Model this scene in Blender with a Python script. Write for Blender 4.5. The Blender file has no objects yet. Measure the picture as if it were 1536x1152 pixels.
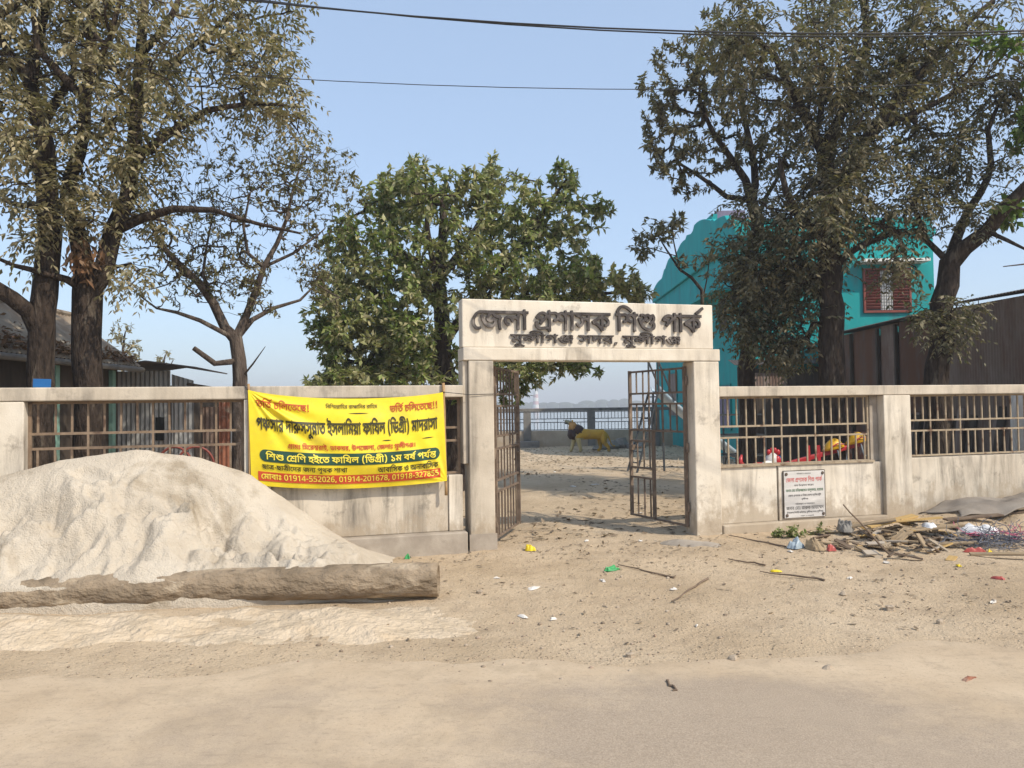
import bpy, bmesh, math, random
import numpy as np
from mathutils import Vector, Matrix
from mathutils.geometry import delaunay_2d_cdt

SC = bpy.context.scene
COL = SC.collection
R = math.radians
rnd = random.Random(7)

# ------------------------------------------------------------------ camera
EYE = 1.65
cam_d = bpy.data.cameras.new('camera')
cam_d.sensor_width = 36.0
cam_d.lens = 36.0 * 1150 / 1536
cam_d.clip_start = 0.1
cam_d.clip_end = 6000
cam = bpy.data.objects.new('camera', cam_d)
COL.objects.link(cam)
CAM_R = Matrix.Rotation(R(90 + 1.69), 3, 'X') @ Matrix.Rotation(R(-0.8), 3, 'Z')
cam.location = (0, 0, EYE)
cam.rotation_euler = CAM_R.to_euler()
SC.camera = cam

# ------------------------------------------------------------------ sky and sun
SUN_DIR = Vector((0.575, -0.43, 0.695)).normalized()      # towards the sun: behind the camera, to the right
SUN_EL = math.asin(SUN_DIR.z)
SUN_AZ = math.atan2(SUN_DIR.x, SUN_DIR.y)
world = bpy.data.worlds.new('World')
SC.world = world
world.use_nodes = True
wn = world.node_tree
wn.nodes.clear()
sky = wn.nodes.new('ShaderNodeTexSky')
sky.sky_type = 'NISHITA'
sky.sun_disc = False
sky.sun_elevation = SUN_EL
sky.sun_rotation = SUN_AZ
sky.altitude = 0
sky.air_density = 1.0
sky.dust_density = 1.8
sky.ozone_density = 2.0
bg = wn.nodes.new('ShaderNodeBackground')
bg.inputs['Strength'].default_value = 0.15
wo = wn.nodes.new('ShaderNodeOutputWorld')
veil = wn.nodes.new('ShaderNodeMix')                       # the dry-season veil that evens the blue out
veil.data_type = 'RGBA'
veil.inputs[0].default_value = 0.55
veil.inputs[7].default_value = (2.16, 2.77, 3.66, 1)
wn.links.new(sky.outputs[0], veil.inputs[6])
wn.links.new(veil.outputs[2], bg.inputs[0])
wn.links.new(bg.outputs[0], wo.inputs['Surface'])
sun_d = bpy.data.lights.new('sun', 'SUN')
sun_d.energy = 2.55
sun_d.angle = R(0.6)
sun_d.color = (1.0, 0.91, 0.77)
sun = bpy.data.objects.new('sun', sun_d)
COL.objects.link(sun)
sun.rotation_euler = SUN_DIR.to_track_quat('Z', 'Y').to_euler()
sun.location = (20, -15, 30)
SC.view_settings.view_transform = 'Standard'
SC.view_settings.look = 'None'
SC.view_settings.exposure = 0.72
SC.view_settings.gamma = 1.0
SC.cycles.max_bounces = 6
SC.cycles.diffuse_bounces = 3
SC.cycles.transparent_max_bounces = 8
SC.cycles.use_denoising = True


# ------------------------------------------------------------------ placing helpers
def at(px, py, Y):
    """a photo pixel (1536 x 1152) at forward distance Y -> world point"""
    d = CAM_R @ Vector(((px - 768) / 1150, -(py - 576) / 1150, -1))
    return Vector((0, 0, EYE)) + d * (Y / d.y)


WALL_O = Vector((0, 8.943, 0))
WALL_A = math.atan(0.2875)
WU = Vector((math.cos(WALL_A), math.sin(WALL_A), 0))
WN = Vector((-math.sin(WALL_A), math.cos(WALL_A), 0))


def wl(s, n, z):
    return WALL_O + WU * s + WN * n + Vector((0, 0, z))


# ------------------------------------------------------------------ noise
_pr = np.random.RandomState(3)
_tab = _pr.rand(256, 256)


def vnoise(x, y):
    x = np.asarray(x, float); y = np.asarray(y, float)
    xi = np.floor(x).astype(int); yi = np.floor(y).astype(int)
    fx = x - xi; fy = y - yi
    fx = fx * fx * (3 - 2 * fx); fy = fy * fy * (3 - 2 * fy)
    a = _tab[xi & 255, yi & 255]; b = _tab[(xi + 1) & 255, yi & 255]
    c = _tab[xi & 255, (yi + 1) & 255]; d = _tab[(xi + 1) & 255, (yi + 1) & 255]
    return (a * (1 - fx) + b * fx) * (1 - fy) + (c * (1 - fx) + d * fx) * fy - 0.5


def fbm(x, y, o=4, g=0.5):
    r = 0; a = 1; f = 1
    for k in range(o):
        r = r + a * vnoise(x * f + 17.3 * k, y * f + 9.1 * k); a *= g; f *= 2.03
    return r


def sstep(a, b, x):
    t = np.clip((np.asarray(x, float) - a) / (b - a), 0, 1)
    return t * t * (3 - 2 * t)


def ground_h(x, y):
    x = np.asarray(x, float); y = np.asarray(y, float)
    wall_y = 8.943 + 0.2875 * x
    verge = sstep(4.6, 6.0, y)
    h = verge * (0.03 * fbm(x * 0.5, y * 0.5, 2) + 0.026 * fbm(x * 1.7, y * 1.7, 4, 0.6)) + 0.01 * fbm(x * 0.9 + 50, y * 0.9, 2)
    h = h + verge * 0.012 * np.abs(fbm(x * 5.5, y * 5.5, 3)) * sstep(16, 9, y)
    # debris bank on the right, sand spread on the left verge
    h = h + 0.16 * sstep(2.2, 5.5, x) * np.exp(-((y - (wall_y - 0.75)) / 0.7) ** 2) * (1 + 0.8 * fbm(x * 2.1, y * 2.1, 3))
    h = h + 0.05 * sstep(-0.3, -1.6, x) * np.exp(-((y - 5.75) / 0.5) ** 2) * (1 + 1.4 * fbm(x * 2.6, y * 2.6, 3))
    # earth swells inside the gate
    inside = sstep(0.0, 1.2, y - wall_y - 0.3)
    h = h + inside * 0.07 * fbm(x * 0.35 + 4, y * 0.35, 2)
    bank = sstep(33.5, 40, y)
    return h * (1 - bank) - 4.0 * bank


def gz(x, y):
    return float(ground_h(np.array([x]), np.array([y]))[0])


# ------------------------------------------------------------------ objects
def link(o):
    COL.objects.link(o)
    return o


def tag(o, label=None, cat=None, group=None, kind=None):
    if label: o['label'] = label
    if cat: o['category'] = cat
    if group: o['group'] = group
    if kind: o['kind'] = kind
    return o


def thing(name, label, cat, loc=(0, 0, 0), rz=0.0, group=None):
    o = link(bpy.data.objects.new(name, None))
    o.empty_display_size = 0.2
    o.location = loc
    o.rotation_euler = (0, 0, rz)
    return tag(o, label, cat, group)


def kids(o):
    return [c for c in bpy.data.objects if c.parent == o]


def copy_tree(o, parent=None):
    c = link(o.copy())
    c.parent = parent
    for ch in kids(o):
        copy_tree(ch, c)
    return c


class MB:
    """collects shapes, then links them as one mesh"""
    def __init__(s):
        s.v = []; s.f = []; s.m = []; s.mi = 0

    def add(s, vs, fs):
        b = len(s.v)
        s.v += [tuple(v) for v in vs]
        for f in fs:
            s.f.append(tuple(i + b for i in f)); s.m.append(s.mi)

    def box(s, a, b):
        (x0, y0, z0), (x1, y1, z1) = a, b
        vs = [(x0, y0, z0), (x1, y0, z0), (x1, y1, z0), (x0, y1, z0), (x0, y0, z1), (x1, y0, z1), (x1, y1, z1), (x0, y1, z1)]
        s.add(vs, [(0, 3, 2, 1), (4, 5, 6, 7), (0, 1, 5, 4), (1, 2, 6, 5), (2, 3, 7, 6), (3, 0, 4, 7)])

    def bar(s, p, q, w, h=None, up=(0, 0, 1)):
        """a box along p-q with section w x h"""
        h = h or w
        p = Vector(p); q = Vector(q); d = (q - p).normalized(); up = Vector(up)
        a = d.cross(up)
        if a.length < 1e-4: a = d.cross(Vector((1, 0, 0)))
        a.normalize(); b = a.cross(d)
        vs = []
        for c in (p, q):
            for i, j in ((-1, -1), (1, -1), (1, 1), (-1, 1)):
                vs.append(c + a * (i * w / 2) + b * (j * h / 2))
        s.add(vs, [(0, 1, 2, 3), (7, 6, 5, 4), (0, 4, 5, 1), (1, 5, 6, 2), (2, 6, 7, 3), (3, 7, 4, 0)])

    def tube(s, pts, rad, n=8, cap=True):
        pts = [Vector(p) for p in pts]
        if not isinstance(rad, (list, tuple)): rad = [rad] * len(pts)
        b = len(s.v); ref = None
        for i, p in enumerate(pts):
            d = (pts[min(i + 1, len(pts) - 1)] - pts[max(i - 1, 0)])
            d = d.normalized() if d.length > 1e-9 else Vector((0, 0, 1))
            if ref is None:
                ref = d.cross(Vector((0, 0, 1)))
                if ref.length < 0.1: ref = d.cross(Vector((1, 0, 0)))
            ref = ref - d * ref.dot(d); ref.normalize()
            o = d.cross(ref)
            for k in range(n):
                t = 2 * math.pi * k / n
                s.v.append(tuple(p + (ref * math.cos(t) + o * math.sin(t)) * rad[i]))
        for i in range(len(pts) - 1):
            for k in range(n):
                s.f.append((b + i * n + k, b + i * n + (k + 1) % n, b + (i + 1) * n + (k + 1) % n, b + (i + 1) * n + k)); s.m.append(s.mi)
        if cap:
            s.f.append(tuple(b + k for k in reversed(range(n)))); s.m.append(s.mi)
            e = b + (len(pts) - 1) * n
            s.f.append(tuple(e + k for k in range(n))); s.m.append(s.mi)

    def lathe(s, prof, c=(0, 0, 0), n=16):
        b = len(s.v); c = Vector(c)
        for r, z in prof:
            for k in range(n):
                t = 2 * math.pi * k / n
                s.v.append((c.x + r * math.cos(t), c.y + r * math.sin(t), c.z + z))
        for i in range(len(prof) - 1):
            for k in range(n):
                s.f.append((b + i * n + k, b + i * n + (k + 1) % n, b + (i + 1) * n + (k + 1) % n, b + (i + 1) * n + k)); s.m.append(s.mi)

    def grid(s, fn, nu, nv, u0=0, u1=1, v0=0, v1=1):
        b = len(s.v)
        for j in range(nv + 1):
            for i in range(nu + 1):
                s.v.append(tuple(fn(u0 + (u1 - u0) * i / nu, v0 + (v1 - v0) * j / nv)))
        for j in range(nv):
            for i in range(nu):
                a = b + j * (nu + 1) + i
                s.f.append((a, a + 1, a + nu + 2, a + nu + 1)); s.m.append(s.mi)

    def build(s, name, mats, parent=None, smooth=False, bevel=0, solid=0, sub=0):
        me = bpy.data.meshes.new(name)
        me.from_pydata(s.v, [], s.f)
        if not isinstance(mats, (list, tuple)): mats = [mats]
        for m in mats: me.materials.append(m)
        if len(mats) > 1: me.polygons.foreach_set('material_index', s.m)
        if smooth: me.polygons.foreach_set('use_smooth', [True] * len(s.f))
        me.update()
        o = link(bpy.data.objects.new(name, me))
        if parent: o.parent = parent
        if solid:
            md = o.modifiers.new('solid', 'SOLIDIFY'); md.thickness = solid; md.offset = -1
        if bevel:
            md = o.modifiers.new('bevel', 'BEVEL'); md.width = bevel; md.segments = 2; md.limit_method = 'ANGLE'; md.angle_limit = R(40)
        if sub:
            md = o.modifiers.new('sub', 'SUBSURF'); md.levels = sub; md.render_levels = sub
        return o


def np_mesh(name, verts, faces, mats, parent=None, smooth=False, midx=None):
    """verts (N,3), faces (M,k) arrays"""
    me = bpy.data.meshes.new(name)
    verts = np.asarray(verts, np.float32); faces = np.asarray(faces, np.int32)
    M, k = faces.shape
    me.vertices.add(len(verts)); me.vertices.foreach_set('co', verts.ravel())
    me.loops.add(M * k); me.loops.foreach_set('vertex_index', faces.ravel())
    me.polygons.add(M)
    me.polygons.foreach_set('loop_start', np.arange(0, M * k, k, dtype=np.int32))
    me.polygons.foreach_set('loop_total', np.full(M, k, np.int32))
    if not isinstance(mats, (list, tuple)): mats = [mats]
    for m in mats: me.materials.append(m)
    if midx is not None: me.polygons.foreach_set('material_index', np.asarray(midx, np.int32))
    if smooth: me.polygons.foreach_set('use_smooth', np.ones(M, bool))
    me.update(calc_edges=True); me.validate()
    o = link(bpy.data.objects.new(name, me))
    if parent: o.parent = parent
    return o


# ------------------------------------------------------------------ materials
def setv(n, k, v):
    i = n.inputs[k]
    if isinstance(v, (tuple, list)) and len(v) == 3 and i.type == 'RGBA': v = (*v, 1)
    i.default_value = v


class NT:
    def __init__(s, name, rough=0.85, spec=0.25, metal=0.0):
        s.mat = bpy.data.materials.new(name); s.mat.use_nodes = True
        s.t = s.mat.node_tree; s.L = s.t.links
        s.p = s.t.nodes['Principled BSDF']
        s.out = s.t.nodes['Material Output']
        s.p.inputs['Roughness'].default_value = rough
        s.p.inputs['Specular IOR Level'].default_value = spec
        s.p.inputs['Metallic'].default_value = metal
        s.co = s.t.nodes.new('ShaderNodeTexCoord')

    def n(s, typ, ins=None, **attrs):
        nd = s.t.nodes.new(typ)
        for k, v in attrs.items(): setattr(nd, k, v)
        for k, v in (ins or {}).items():
            if isinstance(v, bpy.types.NodeSocket): s.L.new(v, nd.inputs[k])
            else: setv(nd, k, v)
        return nd

    def vec(s, scale=(1, 1, 1), rot=(0, 0, 0), loc=(0, 0, 0), coord='Object'):
        return s.n('ShaderNodeMapping', {'Vector': s.co.outputs[coord], 'Scale': scale, 'Rotation': rot, 'Location': loc}).outputs[0]

    def noise(s, scale, vec=None, detail=6, rough=0.55, dist=0.0):
        return s.n('ShaderNodeTexNoise', {'Vector': vec or s.co.outputs['Object'], 'Scale': scale, 'Detail': detail, 'Roughness': rough, 'Distortion': dist}).outputs[0]

    def ramp(s, fac, stops, interp='LINEAR'):
        r = s.n('ShaderNodeValToRGB', {'Fac': fac})
        cr = r.color_ramp; cr.interpolation = interp
        while len(cr.elements) < len(stops): cr.elements.new(0.5)
        for e, (p, c) in zip(cr.elements, stops):
            e.position = p
            e.color = (*c, 1) if isinstance(c, (tuple, list)) else (c, c, c, 1)
        return r.outputs[0]

    def mix(s, fac, a, b, mode='MIX'):
        m = s.n('ShaderNodeMix', data_type='RGBA', blend_type=mode)
        for k, v in ((0, fac), (6, a), (7, b)):
            if isinstance(v, bpy.types.NodeSocket): s.L.new(v, m.inputs[k])
            else: m.inputs[k].default_value = (*v, 1) if isinstance(v, (tuple, list)) else v
        return m.outputs[2]

    def math(s, op, a, b=0.0):
        m = s.n('ShaderNodeMath', operation=op)
        for k, v in ((0, a), (1, b)):
            if isinstance(v, bpy.types.NodeSocket): s.L.new(v, m.inputs[k])
            else: m.inputs[k].default_value = v
        return m.outputs[0]

    def color(s, c):
        if isinstance(c, bpy.types.NodeSocket): s.L.new(c, s.p.inputs['Base Color'])
        else: s.p.inputs['Base Color'].default_value = (*c, 1)

    def bump(s, h, strength=0.3, dist=0.02):
        b = s.n('ShaderNodeBump', {'Height': h, 'Strength': strength, 'Distance': dist})
        s.L.new(b.outputs[0], s.p.inputs['Normal'])


def simple(name, a, b, scale=8, rough=0.8, spec=0.25, metal=0.0, bump=0.2, stretch=(1, 1, 1), lo=0.35, hi=0.65, third=None, dist=0.01, bscale=None):
    m = NT(name, rough, spec, metal)
    v = m.vec(stretch)
    c = m.ramp(m.noise(scale, v), [(lo, a), (hi, b)])
    if third:
        c = m.mix(m.ramp(m.noise(scale * 0.37 + 1.3, m.vec(stretch, loc=(3, 5, 1)), 5), [(0.56, 0.0), (0.68, 1.0)]), c, third)
    m.color(c)
    if bump: m.bump(m.noise(bscale or scale * 3, v, 4), bump, dist)
    return m.mat


def whitewash(name, a, b, stain, amt, lo=0.52, seed=0.0):
    """old lime-washed plaster: cream patches, dark runs, specks"""
    m = NT(name, 0.9, 0.15)
    c = m.ramp(m.noise(1.6, m.vec(loc=(seed, 0, 0)), 5), [(0.35, a), (0.68, b)])
    runs = m.noise(1.0, m.vec((5.5, 5.5, 0.7), loc=(seed, 1, 0)), 8, 0.68, 0.4)
    patch = m.noise(1.15, m.vec(loc=(seed + 4, 2, 1)), 6, 0.6, 0.3)
    f = m.math('MULTIPLY', m.ramp(runs, [(0.45, 0.0), (0.72, 1.0)]), m.ramp(patch, [(lo - 0.08, 0.08), (lo + 0.14, 1.0)]))
    c = m.mix(m.math('MULTIPLY', f, amt), c, stain)
    blot = m.ramp(m.noise(2.3, m.vec(loc=(seed + 9, 3, 4)), 9, 0.72), [(0.57, 0.0), (0.70, 1.0)])
    c = m.mix(m.math('MULTIPLY', blot, amt * 0.75), c, (stain[0] * 0.85, stain[1] * 0.85, stain[2] * 0.85))
    sp = m.n('ShaderNodeSeparateXYZ', {'Vector': m.co.outputs['Object']})
    foot = m.n('ShaderNodeMapRange', {'Value': sp.outputs[2], 'From Min': 0.15, 'From Max': 0.75, 'To Min': 0.30, 'To Max': -0.05}).outputs[0]
    mud = m.ramp(m.math('ADD', m.noise(4.5, m.vec((1, 1, 0.7), loc=(seed, 6, 2)), 8, 0.72), foot), [(0.62, 0.0), (0.78, 1.0)])
    c = m.mix(m.math('MULTIPLY', mud, 0.7), c, (0.36, 0.285, 0.20))
    chip = m.ramp(m.noise(6.5, m.vec(loc=(seed + 2, 8, 4)), 9, 0.75), [(0.66, 0.0), (0.69, 1.0)])
    c = m.mix(m.math('MULTIPLY', chip, 0.55), c, (0.33, 0.28, 0.22))
    spk = m.ramp(m.noise(34, None, 3, 0.7), [(0.66, 0.0), (0.74, 1.0)])
    c = m.mix(m.math('MULTIPLY', spk, 0.35), c, (0.2, 0.16, 0.12))
    m.color(c)
    h = m.math('ADD', m.noise(7, None, 6, 0.6), m.math('MULTIPLY', m.noise(60, None, 3), 0.35))
    m.bump(h, 0.35, 0.012)
    return m.mat


def leaf_mat(name, cols, dust, dust_amt, trans=0.25, rough=0.55):
    m = NT(name, rough, 0.3)
    geo = m.n('ShaderNodeNewGeometry')
    rp = geo.outputs['Random Per Island']
    st = [(i / max(1, len(cols) - 1), c) for i, c in enumerate(cols)]
    c = m.ramp(rp, st)
    big = m.noise(0.9, None, 3)
    c = m.mix(m.math('MULTIPLY', m.ramp(big, [(0.40, 0.0), (0.62, 1.0)]), dust_amt), c, dust)
    c = m.mix(m.math('MULTIPLY', m.ramp(m.noise(14, None, 2), [(0.45, 0.0), (0.6, 1.0)]), dust_amt * 0.8), c, dust)
    r2 = m.math('FRACT', m.math('MULTIPLY', rp, 37.7))
    c = m.mix(m.math('MULTIPLY', m.ramp(r2, [(0.60, 0.0), (0.85, 1.0)]), min(1.0, dust_amt * 1.5)), c, (dust[0] * 1.35, dust[1] * 1.35, dust[2] * 1.35))
    m.color(c)
    tr = m.n('ShaderNodeBsdfTranslucent', {'Color': m.mix(1.0, c, (1.0, 1.15, 0.6), 'MULTIPLY')})
    mx = m.n('ShaderNodeMixShader', {0: trans})
    m.L.new(m.p.outputs[0], mx.inputs[1]); m.L.new(tr.outputs[0], mx.inputs[2])
    m.L.new(mx.outputs[0], m.out.inputs[0])
    return m.mat


M = {}
M['wall'] = whitewash('whitewashed_plaster', (0.735, 0.665, 0.555), (0.60, 0.525, 0.415), (0.185, 0.15, 0.115), 0.95, 0.46)
M['wall_dirty'] = whitewash('stained_plaster', (0.66, 0.585, 0.475), (0.48, 0.41, 0.32), (0.13, 0.115, 0.095), 1.0, 0.40, 3.0)
M['wall_old'] = whitewash('peeling_plaster', (0.60, 0.525, 0.42), (0.44, 0.375, 0.29), (0.19, 0.165, 0.135), 0.85, 0.42, 6.0)
M['cement'] = simple('bare_cement', (0.40, 0.345, 0.28), (0.30, 0.255, 0.205), 5, 0.95, 0.1, bump=0.4, third=(0.20, 0.175, 0.145))
M['sign'] = whitewash('sign_whitewash', (0.735, 0.67, 0.56), (0.63, 0.55, 0.44), (0.20, 0.155, 0.115), 0.8, 0.50, 1.3)
M['letter'] = simple('weathered_cement_letter', (0.045, 0.038, 0.036), (0.10, 0.087, 0.08), 11, 0.8, 0.2, bump=0.5, third=(0.24, 0.21, 0.185), bscale=30)
M['grille_tan'] = simple('tan_painted_iron', (0.40, 0.32, 0.22), (0.30, 0.235, 0.16), 14, 0.65, 0.3, bump=0.3, third=(0.15, 0.09, 0.055))
M['grille_brown'] = simple('brown_rusted_iron', (0.27, 0.195, 0.13), (0.19, 0.13, 0.085), 12, 0.7, 0.3, bump=0.3, third=(0.10, 0.06, 0.04))
M['gate_iron'] = simple('gate_iron', (0.20, 0.145, 0.105), (0.13, 0.095, 0.07), 10, 0.65, 0.35, bump=0.3, third=(0.28, 0.21, 0.15))
M['joint'] = simple('dark_joint', (0.09, 0.075, 0.06), (0.14, 0.115, 0.09), 9)
M['bark'] = simple('dark_bark', (0.075, 0.055, 0.042), (0.028, 0.021, 0.017), 7, 0.95, 0.1, bump=0.9, stretch=(3, 3, 0.7), third=(0.13, 0.105, 0.08), dist=0.05, bscale=14)
M['bark_grey'] = simple('greyish_bark', (0.13, 0.10, 0.08), (0.055, 0.042, 0.034), 6, 0.95, 0.1, bump=0.9, stretch=(3, 3, 0.8), third=(0.18, 0.15, 0.12), dist=0.04, bscale=14)
M['leaf_dusty'] = leaf_mat('dusty_olive_leaf', [(0.05, 0.058, 0.024), (0.105, 0.11, 0.042), (0.17, 0.16, 0.07), (0.24, 0.205, 0.115)], (0.33, 0.275, 0.17), 0.6)
M['leaf_dry'] = leaf_mat('thin_olive_leaf', [(0.06, 0.065, 0.022), (0.12, 0.12, 0.04), (0.18, 0.15, 0.065)], (0.25, 0.21, 0.125), 0.4, 0.3)
M['leaf_green'] = leaf_mat('broad_green_leaf', [(0.05, 0.085, 0.018), (0.115, 0.185, 0.03), (0.21, 0.31, 0.05), (0.15, 0.17, 0.07)], (0.40, 0.345, 0.21), 0.45, 0.32)
M['leaf_dark'] = leaf_mat('dark_dusty_leaf', [(0.04, 0.048, 0.022), (0.075, 0.085, 0.038), (0.12, 0.12, 0.06), (0.165, 0.145, 0.085)], (0.22, 0.18, 0.115), 0.5, 0.3)
M['leaf_bright'] = leaf_mat('bright_green_leaf', [(0.06, 0.13, 0.02), (0.11, 0.22, 0.03), (0.17, 0.28, 0.05), (0.05, 0.08, 0.02)], (0.25, 0.22, 0.13), 0.15, 0.4)
M['leaf_dead'] = leaf_mat('dead_brown_leaf', [(0.14, 0.065, 0.03), (0.22, 0.11, 0.05), (0.09, 0.045, 0.025)], (0.2, 0.14, 0.09), 0.3, 0.15, 0.8)
M['litter'] = leaf_mat('fallen_dry_leaf', [(0.12, 0.08, 0.045), (0.2, 0.14, 0.085), (0.30, 0.235, 0.16), (0.07, 0.05, 0.035)], (0.33, 0.27, 0.2), 0.3, 0.05, 0.9)


def sand_mat():
    m = NT('pale_river_sand', 0.95, 0.08)
    c = m.ramp(m.noise(2.2, None, 6), [(0.36, (0.52, 0.447, 0.35)), (0.62, (0.60, 0.525, 0.42))])
    damp = m.ramp(m.noise(1.5, m.vec(loc=(2, 7, 0)), 7, 0.62, 0.4), [(0.56, 0.0), (0.66, 1.0)])
    c = m.mix(m.math('MULTIPLY', damp, 0.85), c, (0.34, 0.275, 0.195))
    crumb = m.ramp(m.noise(26, None, 4, 0.7), [(0.62, 0.0), (0.72, 1.0)])
    c = m.mix(m.math('MULTIPLY', crumb, 0.35), c, (0.30, 0.25, 0.185))
    m.color(c)
    m.bump(m.math('ADD', m.noise(9, None, 9, 0.72), m.math('MULTIPLY', m.noise(70, None, 3), 0.35)), 0.8, 0.05)
    return m.mat


def ground_mat():
    m = NT('dusty_earth', 0.97, 0.06)
    c = m.ramp(m.noise(0.55, None, 7, 0.6), [(0.34, (0.455, 0.343, 0.222)), (0.5, (0.545, 0.42, 0.282)), (0.66, (0.605, 0.477, 0.33))])
    c = m.mix(m.math('MULTIPLY', m.ramp(m.noise(3.2, None, 7, 0.65, 0.5), [(0.50, 0.0), (0.66, 1.0)]), 0.4), c, (0.37, 0.275, 0.185))
    peb = m.n('ShaderNodeTexVoronoi', {'Vector': m.co.outputs['Object'], 'Scale': 21.0})
    d = m.ramp(peb.outputs['Distance'], [(0.10, 1.0), (0.24, 0.0)])
    msk = m.ramp(m.noise(2.2, m.vec(loc=(5, 1, 0)), 4), [(0.45, 0.0), (0.6, 1.0)])
    c = m.mix(m.math('MULTIPLY', m.math('MULTIPLY', d, msk), 0.55), c, (0.22, 0.165, 0.115))
    c = m.mix(m.math('MULTIPLY', m.ramp(m.noise(55, None, 5, 0.75), [(0.54, 0.0), (0.66, 1.0)]), 0.5), c, (0.23, 0.172, 0.115))
    c = m.mix(m.math('MULTIPLY', m.ramp(m.noise(38, m.vec(loc=(8, 3, 0)), 5, 0.75), [(0.58, 0.0), (0.68, 1.0)]), 0.4), c, (0.56, 0.47, 0.36))
    m.color(c)
    h = m.math('ADD', m.noise(4, None, 8, 0.7), m.math('MULTIPLY', d, 0.25))
    m.bump(m.math('ADD', h, m.math('MULTIPLY', m.noise(45, None, 5, 0.7), 0.4)), 0.9, 0.05)
    return m.mat


def road_mat():
    m = NT('sandy_asphalt', 0.93, 0.12)
    fine = m.noise(120, None, 3, 0.7)
    asp = m.ramp(fine, [(0.3, (0.225, 0.178, 0.133)), (0.52, (0.345, 0.277, 0.21)), (0.72, (0.46, 0.372, 0.285))])
    snd = m.ramp(m.noise(1.3, None, 7, 0.6), [(0.35, (0.475, 0.365, 0.247)), (0.65, (0.56, 0.443, 0.31))])
    # sand blown across the tar: thick along the verge, worn thin where wheels run
    drift = m.noise(0.62, m.vec((0.55, 1.0, 1), loc=(1.7, 3.1, 0)), 8, 0.66, 0.5)
    sep = m.n('ShaderNodeSeparateXYZ', {'Vector': m.co.outputs['Object']})
    edge = m.n('ShaderNodeMapRange', {'Value': sep.outputs[1], 'From Min': 4.45, 'From Max': 5.2, 'To Min': 0.0, 'To Max': 0.30}).outputs[0]
    ex = m.math('MULTIPLY', m.math('SUBTRACT', sep.outputs[0], 1.15), 0.62)          # the bare patch of tar
    ey = m.math('MULTIPLY', m.math('SUBTRACT', sep.outputs[1], 3.75), 0.95)
    dist = m.math('SQRT', m.math('ADD', m.math('MULTIPLY', ex, ex), m.math('MULTIPLY', ey, ey)))
    far = m.n('ShaderNodeMapRange', {'Value': dist, 'From Min': 0.35, 'From Max': 1.15, 'To Min': -0.20, 'To Max': 0.09}).outputs[0]
    rag = m.math('MULTIPLY', m.math('SUBTRACT', m.noise(5.5, None, 8, 0.7, 0.8), 0.5), 0.42)
    f = m.ramp(m.math('ADD', m.math('ADD', m.math('ADD', drift, edge), far), rag), [(0.38, 0.22), (0.48, 0.55), (0.64, 1.0)])
    snd = m.mix(m.math('MULTIPLY', m.ramp(m.noise(3.2, None, 7, 0.65, 0.5), [(0.50, 0.0), (0.66, 1.0)]), 0.4), snd, (0.33, 0.26, 0.18))
    snd = m.mix(m.math('MULTIPLY', m.ramp(m.noise(55, None, 5, 0.75), [(0.54, 0.0), (0.66, 1.0)]), 0.45), snd, (0.25, 0.19, 0.13))
    c = m.mix(f, asp, snd)
    c = m.mix(m.math('MULTIPLY', m.ramp(m.noise(26, m.vec((0.3, 1, 1)), 6, 0.7), [(0.55, 0.0), (0.7, 1.0)]), 0.35), c, (0.26, 0.205, 0.15))
    m.color(c)
    m.bump(m.math('ADD', m.math('MULTIPLY', fine, 0.5), m.noise(6, None, 7, 0.65)), 0.45, 0.015)
    return m.mat


def water_mat():
    m = NT('river_water', 0.12, 0.5)
    m.color((0.20, 0.24, 0.26))
    m.bump(m.noise(0.8, m.vec((1, 0.35, 1)), 5), 0.25, 0.05)
    return m.mat


def fabric_yellow():
    m = NT('yellow_banner_cloth', 0.5, 0.35)
    c = m.ramp(m.noise(5, None, 5), [(0.35, (0.76, 0.575, 0.018)), (0.65, (0.84, 0.67, 0.03))])
    c = m.mix(m.math('MULTIPLY', m.ramp(m.noise(2.2, m.vec((1, 1, 1.6)), 7, 0.65), [(0.52, 0.0), (0.7, 1.0)]), 0.45), c, (0.52, 0.40, 0.10))
    m.color(c)
    m.bump(m.noise(14, m.vec((1, 1, 1), rot=(0, 0.7, 0)), 4), 0.15, 0.01)
    return m.mat


def tin_mat(name, a, b, rust, ramt, metal=0.2, rough=0.55):
    m = NT(name, rough, 0.4, metal)
    c = m.ramp(m.noise(2.5, m.vec((1, 1, 0.4)), 6), [(0.35, a), (0.65, b)])
    f = m.ramp(m.noise(1.6, m.vec((1.6, 1.6, 0.5), loc=(2, 2, 2)), 8, 0.68), [(0.5 - ramt * 0.2, 0.0), (0.66 - ramt * 0.15, 1.0)])
    c = m.mix(m.math('MULTIPLY', f, min(1, 0.5 + ramt * 0.5)), c, rust)
    m.color(c)
    m.bump(m.noise(25, None, 4), 0.15, 0.01)
    return m.mat


M['spill'] = simple('trodden_sand', (0.50, 0.40, 0.28), (0.60, 0.485, 0.35), 3.5, 0.96, 0.06, bump=0.8, third=(0.54, 0.42, 0.285), dist=0.05, bscale=20)
M['sand'] = sand_mat(); M['ground'] = ground_mat(); M['road'] = road_mat(); M['water'] = water_mat()
M['banner'] = fabric_yellow()
M['ink_red'] = simple('red_print', (0.42, 0.05, 0.02), (0.52, 0.09, 0.03), 9, 0.5, bump=0)
M['ink_black'] = simple('black_print', (0.03, 0.028, 0.015), (0.07, 0.06, 0.02), 9, 0.5, bump=0)
M['ink_green'] = simple('dark_green_print', (0.02, 0.06, 0.04), (0.03, 0.085, 0.055), 9, 0.5, bump=0)
M['ink_yellow'] = simple('yellow_print', (0.80, 0.66, 0.06), (0.86, 0.72, 0.10), 9, 0.5, bump=0)
M['ink_band'] = simple('red_band_print', (0.55, 0.06, 0.025), (0.62, 0.10, 0.04), 6, 0.5, bump=0)
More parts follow.
